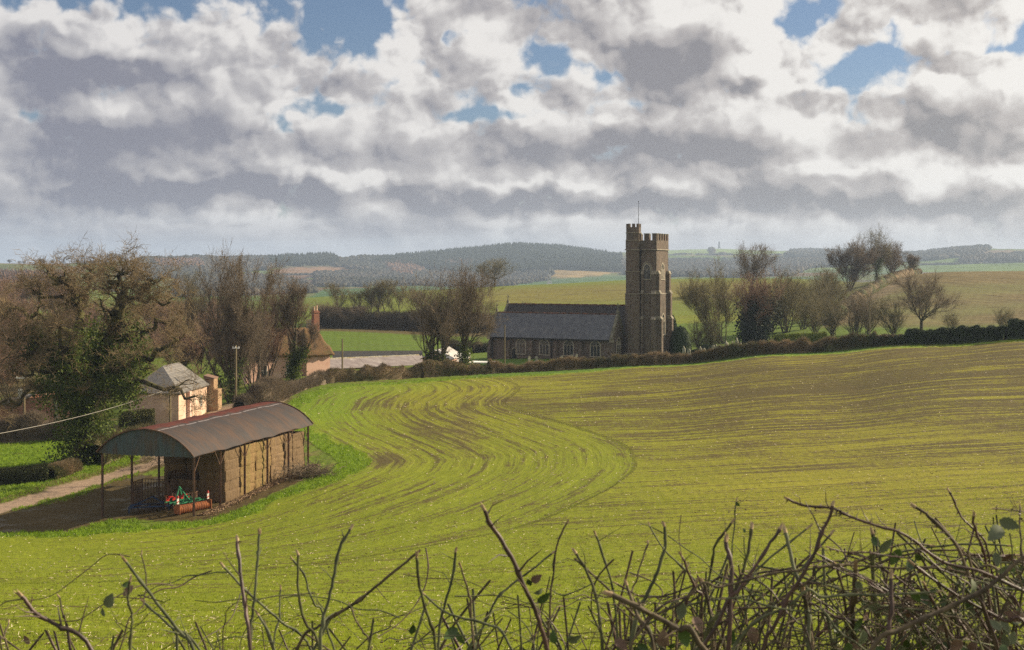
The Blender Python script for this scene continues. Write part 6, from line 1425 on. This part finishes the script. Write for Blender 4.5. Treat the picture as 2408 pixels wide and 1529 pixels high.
hilltrees('bare_wood', [[(270,640),(330,612),(470,606),(640,608),(640,634),(520,645),(440,650),(330,660)],[(800,612),(940,604),(960,618),(880,640),(830,634),(790,628)],[(420,650),(600,650),(720,668),(740,690),(420,700)],
                        [(870,640),(1180,650),(1300,640),(1290,660),(1180,676),(1000,672),(870,664)],[(740,646),(880,644),(870,668),(980,664),(1000,672),(740,676)]], 15000, 9, 6.0, DEC, 'purplish bare woods on the far slopes left of the tower', 2, False, 800)
hilltrees('larch_wood', [[(360,618),(470,616),(480,632),(380,634)],[(905,624),(950,618),(990,640),(960,652),(930,650)],[(1050,618),(1120,622),(1100,632),(1050,628)]], 2600, 10, 5, DEC2, 'reddish larch stands on the far wooded slope', 3, False, 1500)
hilltrees('bare_wood', [[(1460,616),(1570,618),(1700,622),(1900,616),(1990,606),(2160,600),(2260,588),(2330,584),(2300,600),(2200,612),(2060,620),(1900,632),(1860,650),(1570,652),(1470,646)],[(1860,594),(1900,590),(2010,592),(2040,598),(1990,606),(1900,608),(1850,606)],[(2260,608),(2420,602),(2420,616),(2260,620)]], 15000, 10, 6.5, DEC, 'grey-brown bare woods on the far slopes right of the tower', 4, False, 1500)
hilltrees('plantation', [[(-40,660),(-40,648),(60,648),(150,652),(150,662),(60,664)]], 900, 11, 4.5, DEC2, 'reddish young plantation above the bright field, far left', 5, True, 800)
def hedgeline(pts, D0, n, h, seed, lab, dm=(1500,5600)):
    rnd = np.random.default_rng(seed); P_ = []
    for k in range(n):
        f = rnd.uniform(0, len(pts)-1-1e-6); i = int(f); px = pts[i][0]+(pts[i+1][0]-pts[i][0])*(f-i); py = pts[i][1]+(pts[i+1][1]-pts[i][1])*(f-i)
        Dg = np.geomspace(dm[0], dm[1], 500); yy = HY+(ZC-hillz(np.full(500, px), Dg))*F/Dg; ok = yy <= py
        if not ok.any(): i_ = int(np.argmin(yy))
        else: i_ = int(np.argmax(ok))
        D = Dg[i_]; P_.append((X(px, D)+rnd.normal()*3, D+rnd.normal()*6, float(hillz(np.array([px]), np.array([D]))[0])))
    return P_
HD = []
for k, (pts, n, dm) in enumerate((([(1396,601),(1470,602)],40,(3800,4700)),([(1570,602),(1690,601),(1700,596)],80,(3800,4700)),([(1673,583),(1676,596),(1684,608)],60,(3800,4700)),([(1700,608),(1780,603),(1850,600)],70,(3800,4700)),([(1560,616),(1700,612),(1850,608)],90,(3400,4700)),([(1895,590),(1930,600),(1990,606)],50,(2500,4700)),
                              ([(650,648),(740,646),(840,636)],90,(1300,3000)),([(720,656),(800,645),(850,638)],60,(1300,3000)),([(2160,624),(2420,617)],70,(1500,3000)),([(1380,596),(1460,598)],20,(4000,4700)),([(0,664),(120,668),(280,688)],120,(800,1500)),([(1850,612),(1950,618),(2060,622)],80,(2000,4000)))):
    HD += hedgeline(pts, 0, n, 0, 50+k, '', dm)
HD = np.array(HD); n = len(HD); rnd = np.random.default_rng(5)
# one mesh of countless hedge clumps
k = 6; prof = [(0.1,1.0),(0.9,0.7),(1.0,0.2)]; ang = np.arange(k)*2*np.pi/k; V = np.zeros((n, 3, k, 3)); sz = rnd.uniform(2.5, 5.0, n)*np.clip(HD[:, 1]/3000, 0.4, 1.5)
for j, (r_, zz) in enumerate(prof):
    rr = (sz[:, None]*1.6)*r_*rnd.uniform(0.7, 1.3, (n, k)); V[:, j, :, 0] = HD[:, 0:1]+rr*np.cos(ang); V[:, j, :, 1] = HD[:, 1:2]+rr*np.sin(ang); V[:, j, :, 2] = HD[:, 2:3]+(sz*zz)[:, None]
b_ = np.arange(n)[:, None, None, None]*3*k; off = np.stack([np.arange(k), (np.arange(k)+1) % k, (np.arange(k)+1) % k+k, np.arange(k)+k], -1)[None, None]
tag(mesh_obj('far_hedgerows', V.reshape(-1, 3), (b_+(np.arange(2)*k)[None, :, None, None]+off).reshape(-1, 4), DEC), 'thin dark hedgerows dividing the far hill fields', 'hedgerow', kind='stuff')
# countable skyline trees on the far left ridge
far0 = tree('skyline_tree', 'fan', 91, 16, 0.8, 1.0, 'tiny round bare tree on the far left skyline', 'tree', 'tiny trees along the far left skyline', nspray=500, sl=3.2, tw=DEC, sprayr=0.18, xsq=9)
sk = [(22,8),(45,6),(56,6),(71,4),(96,10),(121,8),(143,5),(183,8),(176,5),(203,6),(213,6),(222,6),(238,7),(262,13),(268,15),(277,13),(286,9),(410,6),(425,6),(1388,0)]
j0 = 0
ordn = ['first','second','third','fourth','fifth','sixth','seventh','eighth','ninth','tenth','eleventh','twelfth','thirteenth']
for i, (px, s) in enumerate(sk):
    if not s: continue
    Dg = np.geomspace(1500, 3200, 400); yy = HY+(ZC-hillz(np.full(400, float(px)), Dg))*F/Dg; D = float(Dg[int(np.argmin(yy))]); z_ = float(hillz(np.array([float(px)]), np.array([D]))[0])
    loc = (X(px, D), D, z_-1); sc = s/16*D/2200*1.0
    if 262 <= px <= 286: lab = ['left','tallest','right','outermost right'][(262,268,277,286).index(px)]+' tree of the dark knot on the far left hilltop'
    elif px > 400: lab = 'lone tiny skyline tree between oak and tall tree, %s of two' % ('left' if px < 420 else 'right')
    else: j0 += 1; lab = 'tiny tree on the far left skyline, %s from the left edge' % ordn[j0-1]
    if i == 0: far0.location = loc; far0.scale = (sc, sc, sc); far0['label'] = lab
    else: dup(far0, loc, i*1.7, (sc, sc, sc), lab)
# ------------------------------------------------------------------ the trimmed roadside hedge in front of the camera
ST_G = mat('stem_grey_green', (0.150,0.158,0.085), (0.060,0.066,0.038), 22.0, detail=6, rough=0.7, bump=0.0012, stretch=(1,1,0.35))
ST_R = mat('stem_dark_red', (0.110,0.062,0.048), (0.046,0.030,0.024), 20.0, detail=6, rough=0.5, spec=0.4, bump=0.001, stretch=(1,1,0.3))
ST_B = mat('stem_brown', (0.150,0.115,0.070), (0.055,0.044,0.030), 24.0, detail=6, rough=0.75, bump=0.0014, stretch=(1,1,0.35))
ST_M = mat('stem_mossy', (0.125,0.135,0.050), (0.055,0.048,0.030), 26.0, detail=6, rough=0.8, bump=0.0014)
CUT = mat('cut_wood', (0.48,0.36,0.22), (0.28,0.19,0.11), 30.0, rough=0.85)
LF_G = mat('bramble_leaf_green', (0.10,0.16,0.045), (0.055,0.095,0.030), 18.0, rough=0.35, spec=0.5, translucent=0.25)
LF_P = mat('bramble_leaf_pale', (0.22,0.25,0.15), (0.16,0.18,0.11), 18.0, rough=0.55, translucent=0.3)
LF_D = mat('dead_leaf', (0.30,0.21,0.16), (0.17,0.11,0.08), 16.0, rough=0.8, translucent=0.25)
def spl(pts, m=5):
    P = np.array(pts, dtype=float); out = []
    for i in range(len(P)-1):
        p0 = P[max(i-1,0)]; p1 = P[i]; p2 = P[i+1]; p3 = P[min(i+2,len(P)-1)]
        for k in range(m):
            t_ = k/m; out.append(0.5*((2*p1)+(-p0+p2)*t_+(2*p0-5*p1+4*p2-p3)*t_*t_+(-p0+3*p1-3*p2+p3)*t_**3))
    out.append(P[-1]); return np.array(out)
def skin(C_, rad, k=7, rnd=None, tipcut=True):
    """one continuous tube along a centre line"""
    n = len(C_); Tn = np.gradient(C_, axis=0); Tn /= np.linalg.norm(Tn, axis=1, keepdims=True)+1e-9
    ref = np.array([0.2,1.0,0.1]); A = np.cross(Tn, ref); A /= np.linalg.norm(A, axis=1, keepdims=True)+1e-9; B = np.cross(Tn, A)
    a = np.arange(k)*2*np.pi/k; R_ = A[:, None]*np.cos(a)[None, :, None]+B[:, None]*np.sin(a)[None, :, None]
    rr = rad[:, None]*(1+0.10*rnd.normal(size=(n, k))) if rnd is not None else np.repeat(rad[:, None], k, 1)
    V = C_[:, None]+R_*rr[..., None]
    if tipcut: V[0] -= Tn[0]*rad[0]*(np.sin(a)*1.3+0.3)[:, None]*1.6
    ii = np.arange(n*k).reshape(n, k); Q = np.stack([ii[:-1], np.roll(ii[:-1], -1, 1), np.roll(ii[1:], -1, 1), ii[1:]], -1).reshape(-1, 4)
    return V.reshape(-1, 3), Q
srnd = np.random.default_rng(2024)
def stem(parent, pts, w, m, D, thorns=0, knots=3, down=True, tip=None):
    D2 = D*srnd.uniform(0.96, 1.04); P = [W(px, py, D+(D2-D)*i/max(1, len(pts)-1)) for i, (px, py) in enumerate(pts)]
    r0 = w/2/F*D
    if down:
        last = P[-1]; prev = P[-2]; d = (last-prev).normalized(); d = Vector((d.x*0.5, 0.05, min(d.z, -0.5)-0.4)).normalized()
        base = last+d*0.35; P += [base, Vector((base.x+d.x*0.25, base.y+srnd.uniform(-.05,.1), 17.35))]
    C_ = spl([list(p) for p in P], 6); n = len(C_)
    s = np.r_[0, np.cumsum(np.linalg.norm(np.diff(C_, axis=0), axis=1))]
    C_ = C_+np.cumsum(srnd.normal(size=C_.shape)*0.0012, axis=0)*np.array([1,1,0.3])
    rad = r0*(0.80+0.32*np.clip(s/0.5, 0, 1.4))
    for _ in range(knots): j = srnd.integers(1, max(2, min(n-2, 24))); rad[j] *= 1.35
    V, Q = skin(C_, rad, 8, srnd); ns_ = len(Q); sg = []
    for _ in range(int(4+w*0.7)):      # buds and short side spurs
        j = int(srnd.integers(2, max(3, min(n-2, 30)))); tt = (Vector(C_[j-1])-Vector(C_[j])).normalized(); a = Vector(srnd.normal(size=3)); a = (a-tt*a.dot(tt)).normalized(); p = Vector(C_[j]); L_ = srnd.choice([0.004,0.006,0.02,0.045,0.07]); r_ = rad[j]*0.42 if L_ > 0.01 else rad[j]*0.6
        dq = (a+tt*srnd.uniform(0.3,1.2)).normalized(); q = p+dq*L_*0.5; q2 = q+(dq+Vector(srnd.normal(size=3))*0.3).normalized()*L_*0.6; sg += [(*p, *q, r_, r_*0.8), (*q, *q2, r_*0.8, r_*0.25)]
    for _ in range(thorns):
        j = srnd.integers(1, n-8); a = Vector(srnd.normal(size=3)); tt = Vector(C_[j+1])-Vector(C_[j-1]); a = (a-tt.normalized()*a.dot(tt.normalized())).normalized()
        p = Vector(C_[j]); sg.append((*(p+a*rad[j]*0.5), *(p+a*(rad[j]+0.007)+tt.normalized()*0.002), 0.0023, 0.0002))
    t0 = Vector(C_[0]); td = (Vector(C_[0])-Vector(C_[1])).normalized()
    tipn = 0
    for _ in range(4):
        off = Vector(srnd.normal(size=3))*rad[0]*0.35; sg.append((*(t0-td*rad[0]*1.5+off), *(t0+td*rad[0]*srnd.uniform(0.8,3.5)+off*1.6), rad[0]*0.55, rad[0]*0.10)); tipn += 1
    V, Q = cat([(V, Q), tubes(sg, 5)]); mi = np.zeros(len(Q), dtype=np.int32); mi[:8] = 1; mi[len(Q)-5*tipn:] = 1
    ob = mesh_obj('stem', V, Q, [m, CUT], parent, True, mids=mi)
    return ob
def leaf(parent, px, py, D, L, m, rz=None, wfac=0.62, name='leaf', seed=0):
    r_ = np.random.default_rng(seed+int(px*7+py)); n = 12; c0 = W(px, py, D); s = np.linspace(0, 1, n)
    wv = np.sin(np.pi*s**0.8)**0.8*wfac*0.5*L*(1+0.12*(-1)**np.arange(n)); wv[0] = wv[-1] = 0.0006
    bend = 0.12*L*np.sin(np.pi*s)*r_.uniform(-1,1); rows_ = []
    for i in range(n): rows_ += [(-wv[i], (s[i]-0.5)*L, bend[i]+abs(wv[i])*0.35), (0, (s[i]-0.5)*L, bend[i]), (wv[i], (s[i]-0.5)*L, bend[i]+abs(wv[i])*0.35)]
    ii = np.arange(n*3).reshape(n, 3); Q = np.stack([ii[:-1,:-1], ii[:-1,1:], ii[1:,1:], ii[1:,:-1]], -1).reshape(-1, 4)
    V = np.array(rows_); e = r_.uniform(-0.9, 0.9, 3); M_ = Matrix.Rotation(rz if rz is not None else r_.uniform(-3.1,3.1), 3, 'Y')@Matrix.Rotation(math.pi/2+e[0]*0.6, 3, 'X')@Matrix.Rotation(e[1]*0.7, 3, 'Y')
    V = V@np.array(M_).T+np.array(c0)[None]
    # a little blade thickness and a stalk
    V2 = np.concatenate([V, V+np.array([0,0.0006,0])]); Q2 = np.concatenate([Q, Q[:, ::-1]+len(V)])
    return mesh_obj(name, V2, Q2, m, parent, True)
HD_ = [('roadside_hedge','left stretch of the sparse cut hedge close in front of the camera',0,700),
       ('roadside_hedge','middle stretch of the cut hedge in front, thick slanting reddish stem highest',700,1500),
       ('bramble_thicket','dense thorny bramble tangle at the right end of the near hedge',1500,2600)]
HR = []
for nm, lb, a, c in HD_:
    q = thing(nm, lb, 'hedge', (0,0,0)); HR.append((q, a, c))
def hroot(px):
    for q, a, c in HR:
        if a <= px < c: return q
    return HR[-1][0]
STEMS = [([(45,1397),(80,1440),(130,1470),(215,1535)],13,ST_R,2.5,3),([(292,1315),(340,1380),(420,1490),(450,1535)],9,ST_G,2.7,0),([(332,1297),(346,1360),(341,1410),(330,1440),(290,1500)],4,ST_B,2.8,0),
 ([(308,1360),(300,1410),(308,1450),(306,1535)],8,ST_M,2.6,0),([(335,1410),(400,1470),(480,1535)],7,ST_G,2.9,0),([(559,1268),(565,1330),(577,1420),(592,1535)],11,ST_R,2.6,3),([(610,1250),(608,1300),(603,1370),(595,1440),(588,1510)],8,ST_G,2.75,0),
 ([(520,1327),(590,1400),(660,1460),(735,1535)],7,ST_G,2.9,0),([(700,1297),(705,1370),(720,1460),(755,1535)],8,ST_M,2.7,0),([(684,1312),(710,1350),(735,1420),(760,1465)],6,ST_G,2.85,0),([(828,1240),(802,1290),(785,1380),(765,1465),(762,1535)],9,ST_G,2.7,0),
 ([(985,1297),(920,1350),(850,1410),(760,1470),(700,1535)],8,ST_B,2.9,0),([(602,1440),(640,1535)],7,ST_G,2.8,0),([(978,1302),(985,1380),(1005,1465),(1012,1535)],9,ST_M,2.65,0),([(995,1395),(1050,1440),(1150,1470),(1204,1525)],7,ST_G,2.8,0),
 ([(1075,1292),(1065,1350),(1045,1430),(1035,1510)],8,ST_G,2.9,0),([(1082,1327),(1100,1400),(1104,1450)],6,ST_B,2.8,0),([(1137,1195),(1155,1240),(1204,1310),(1234,1387),(1265,1460),(1290,1535)],13,ST_R,2.4,4),([(1335,1225),(1316,1270),(1305,1330),(1297,1440),(1290,1525)],6,ST_B,2.9,0),
 ([(1303,1298),(1250,1340),(1204,1380),(1150,1450)],6,ST_G,3.0,0),([(1351,1295),(1385,1360),(1404,1440),(1412,1535)],9,ST_M,2.7,0),([(1398,1252),(1425,1340),(1445,1420),(1456,1535)],7,ST_G,2.75,0),([(1560,1233),(1560,1290),(1535,1370),(1510,1430),(1490,1535)],10,ST_G,2.65,0),
 ([(1525,1230),(1560,1290),(1640,1370),(1642,1450)],5,ST_G,2.9,0),([(1725,1225),(1685,1280),(1672,1350),(1665,1430),(1640,1510)],8,ST_M,2.8,0),([(1735,1172),(1733,1250),(1732,1340),(1736,1420)],4,ST_G,2.9,0),([(1707,1268),(1715,1320),(1714,1400),(1712,1535)],14,ST_R,2.6,3),
 ([(1767,1237),(1760,1300),(1740,1370),(1715,1430),(1660,1510)],10,ST_M,2.7,0),([(1838,1240),(1800,1300),(1750,1380),(1700,1450)],10,ST_R,2.6,0),([(1843,1245),(1868,1330),(1895,1420),(1905,1535)],11,ST_G,2.7,0),([(1958,1185),(1940,1230),(1905,1310),(1870,1380),(1820,1480),(1795,1535)],11,ST_R,2.5,14),
 ([(1848,1171),(1890,1190),(1955,1197),(1985,1215),(2055,1240),(2120,1260),(2204,1320),(2300,1345),(2420,1400)],8,ST_R,2.55,18),([(1908,1235),(1800,1330),(1763,1375),(1700,1450)],6,ST_G,3.0,0),([(1960,1250),(1890,1330),(1800,1440),(1720,1535)],7,ST_G,2.9,0),
 ([(2150,1190),(2200,1225),(2265,1290),(2300,1370),(2335,1440)],10,ST_B,2.6,12),([(2228,1150),(2260,1215),(2310,1270),(2325,1340),(2340,1440)],6,ST_R,2.8,12),([(2290,1207),(2300,1260),(2320,1320),(2330,1420)],8,ST_R,2.75,4),([(2335,1196),(2400,1203),(2440,1206)],4,ST_B,2.8,3),([(2400,1190),(2404,1240),(2408,1330)],5,ST_R,2.7,5),
 ([(1915,1300),(2000,1345),(2065,1375),(2130,1420),(2200,1500)],6,ST_R,2.8,10),([(2140,1320),(2250,1400),(2360,1460),(2420,1480)],9,ST_R,2.6,14),([(1427,1395),(1500,1430),(1590,1480),(1640,1510)],17,ST_B,2.3,0),([(1473,1370),(1500,1440),(1540,1535)],10,ST_B,2.6,0),([(1525,1275),(1510,1320),(1495,1380),(1480,1450)],5,ST_B,2.9,0),
 ([(1598,1300),(1635,1380),(1650,1410),(1645,1535)],7,ST_R,2.7,0),([(1445,1370),(1500,1400),(1560,1395),(1620,1370)],5,ST_R,2.8,0),([(1730,1430),(1800,1430),(1860,1415),(1905,1420),(1960,1450),(2040,1500)],6,ST_R,2.7,8),([(2048,1245),(2055,1330),(2060,1400),(2070,1535)],8,ST_M,2.8,0),
 ([(2012,1325),(2003,1420),(2006,1535)],15,ST_B,2.7,0),([(2420,1300),(2330,1380),(2230,1430),(2130,1480),(2050,1540)],12,ST_B,2.45,0),([(2095,1350),(2095,1440),(2085,1535)],12,ST_R,2.5,0),([(1891,1385),(1900,1440),(1908,1535)],14,ST_B,2.6,0),([(2170,1370),(2200,1430),(2235,1535)],9,ST_R,2.6,0),
 ([(1968,1330),(1985,1400),(1990,1535)],9,ST_B,2.75,0),([(2020,1400),(2080,1445),(2190,1470)],5,ST_B,2.9,0),([(1650,1365),(1662,1430),(1668,1535)],9,ST_B,2.8,0),([(138,1400),(150,1450),(158,1480)],5,ST_B,2.9,0),([(22,1460),(10,1500),(5,1535)],5,ST_B,2.9,0),([(1640,1365),(1600,1450),(1560,1535)],10,ST_R,2.8,0),
 ([(1620,1330),(1590,1380),(1580,1480)],5,ST_B,3.0,0),([(1290,1385),(1330,1400),(1400,1370)],4,ST_G,3.1,0),([(820,1420),(850,1480),(880,1535)],5,ST_B,3.0,0),([(660,1380),(655,1450),(640,1535)],5,ST_G,3.1,0)]
for pts, w, m, D, th_n in STEMS: stem(hroot(pts[0][0]), pts, w*0.9, m, D, th_n, down=pts[-1][1] > 1430)
# the mass of shorter cut stems behind and between, fuller towards the right
fill = {id(q): [] for q, a, c in HR}
mats_ = [ST_B, ST_G, ST_R, ST_M, ST_B]
nfine = 0; fine = {id(q): [] for q, a, c in HR}
for k in range(560):
    px = srnd.uniform(-80, 2520); dens_ = 0.10+0.25*sst(850, 1300, px)+0.65*sst(1450, 2250, px)
    if srnd.uniform() > dens_: continue
    top = 1500-60*sst(900,1500,px)-srnd.uniform(0, 1)**1.7*(40+120*sst(700,1500,px)+70*sst(1700,2300,px)); lean = srnd.normal()*0.50; D = srnd.uniform(2.7, 3.8); w = srnd.uniform(2.5, 7.5)
    P = [W(px, top, D)]; d = Vector((lean, srnd.normal()*0.1, -1)).normalized(); L = 0.14
    for _ in range(4): P.append(P[-1]+d*L); d = (d+Vector((srnd.normal()*0.16, srnd.normal()*0.1, 0))).normalized()
    P.append(Vector((P[-1].x+d.x*0.5, P[-1].y, 17.4)))
    C_ = spl([list(p) for p in P], 3); rad = np.linspace(w/2/F*D, w/2/F*D*1.3, len(C_)); fine[id(hroot(px))].append(skin(C_, rad, 5, srnd)+(srnd.integers(0, 5),))
# arching thorny canes of the bramble
for k in range(34):
    x0 = srnd.uniform(1650, 2520); y0 = srnd.uniform(1270, 1420) - 40*sst(2100,2400,x0); ln = srnd.uniform(150, 420)*(1 if srnd.uniform() < 0.7 else -1); pts_ = []
    dr = srnd.uniform(20, 190); 
    for i in range(6): f = i/5; pts_.append((x0+ln*f, y0+dr*f**1.6+srnd.normal()*5))
    stem(HR[-1][0], pts_, srnd.uniform(3.5, 7.5), [ST_R,ST_G,ST_B,ST_R][k % 4], srnd.uniform(2.5,3.3), int(srnd.integers(6, 14)), down=True)
# tangled side shoots
for k in range(900):
    px = srnd.uniform(-60, 2500)
    if srnd.uniform() > 0.12+0.30*sst(900,1400,px)+0.6*sst(1600, 2300, px): continue
    py = srnd.uniform(1400-60*sst(1700,2300,px), 1570); D = srnd.uniform(2.5, 3.6); P = [W(px, py, D)]; d = Vector((srnd.normal(), srnd.normal()*0.3, -abs(srnd.normal())*0.4+0.25)).normalized()
    for _ in range(6): P.append(P[-1]+d*0.05); d = (d+Vector(srnd.normal(size=3))*0.30+Vector((0,0,-0.10))).normalized()
    C_ = spl([list(p) for p in P], 3); w = srnd.uniform(1.5, 4.5); fine[id(hroot(px))].append(skin(C_, np.linspace(w/2/F*D*0.6, w/2/F*D, len(C_)), 5, srnd)+(srnd.integers(0, 5),))
for q, a, c in HR:
    L_ = fine[id(q)]
    for mi in range(5):
        sub_ = [(V, Q) for V, Q, j in L_ if j == mi]
        if sub_: V, Q = cat(sub_); o = mesh_obj('twigs', V, Q, mats_[mi], q, True); o['kind'] = 'stuff'
LV = [(258,1412,26,LF_P,2.6),(243,1440,14,LF_P,2.6),(301,1390,20,LF_D,2.7),(296,1375,14,LF_G,2.7),(62,1505,16,LF_D,2.8),(970,1480,18,LF_G,2.7),(1060,1490,26,LF_G,2.8),(1085,1500,22,LF_G,2.7),(1110,1520,20,LF_P,2.8),(1278,1405,24,LF_G,2.7),(1262,1360,20,LF_D,2.7),(1245,1370,14,LF_G,2.9),
      (1603,1438,26,LF_P,2.5),(1350,1500,24,LF_P,2.5),(1610,1500,30,LF_G,2.5),(1640,1470,26,LF_D,2.6),(1560,1500,30,LF_D,2.5),(1720,1500,26,LF_G,2.7),(2340,1256,34,LF_P,2.5),(2374,1232,30,LF_P,2.5),(2082,1283,28,LF_P,2.6),(2105,1310,28,LF_G,2.6),(2060,1275,18,LF_G,2.7),(2140,1330,22,LF_G,2.7),
      (2160,1310,18,LF_G,2.7),(2020,1380,20,LF_P,2.7),(1265,1390,16,LF_P,2.8),(1750,1248,7,LF_G,2.8),(1735,1185,9,LF_G,2.9)]
for i, (px, py, s, m, D) in enumerate(LV): leaf(hroot(px), px, py, D, s*1.6/F*D, m, seed=i)
lc = 0
for k in range(900):
    px = srnd.uniform(900, 2520); p_ = 0.03+0.08*sst(1000,1300,px)+0.7*sst(1850, 2250, px)
    if srnd.uniform() > p_: continue
    py = 1540-srnd.uniform(0,1)**1.3*(60+170*sst(1800,2350,px)); m = [LF_G,LF_G,LF_P,LF_D,LF_P][srnd.integers(0,5)]
    if lc < 150: leaf(HR[-1][0] if px > 1500 else HR[1][0], px, py, srnd.uniform(2.5,3.4), srnd.uniform(0.020,0.042), m, seed=k+100); lc += 1
# ------------------------------------------------------------------ air
hz_ = MB(); hz_.box(-4600, 4600, -100, 5420, -90, 152); hzm = bpy.data.materials.new('haze'); hzm.use_nodes = True; t = hzm.node_tree
for n_ in list(t.nodes):
    if n_.type != 'OUTPUT_MATERIAL': t.nodes.remove(n_)
pv = t.nodes.new('ShaderNodeVolumePrincipled'); pv.inputs['Color'].default_value = (0.60,0.75,1.0,1); pv.inputs['Density'].default_value = 0.00014; pv.inputs['Anisotropy'].default_value = 0.2
t.links.new(pv.outputs[0], t.nodes['Material Output'].inputs['Volume'])
tag(hz_.build('haze', hzm), 'thin blue winter haze over the far hills', 'haze', kind='stuff')
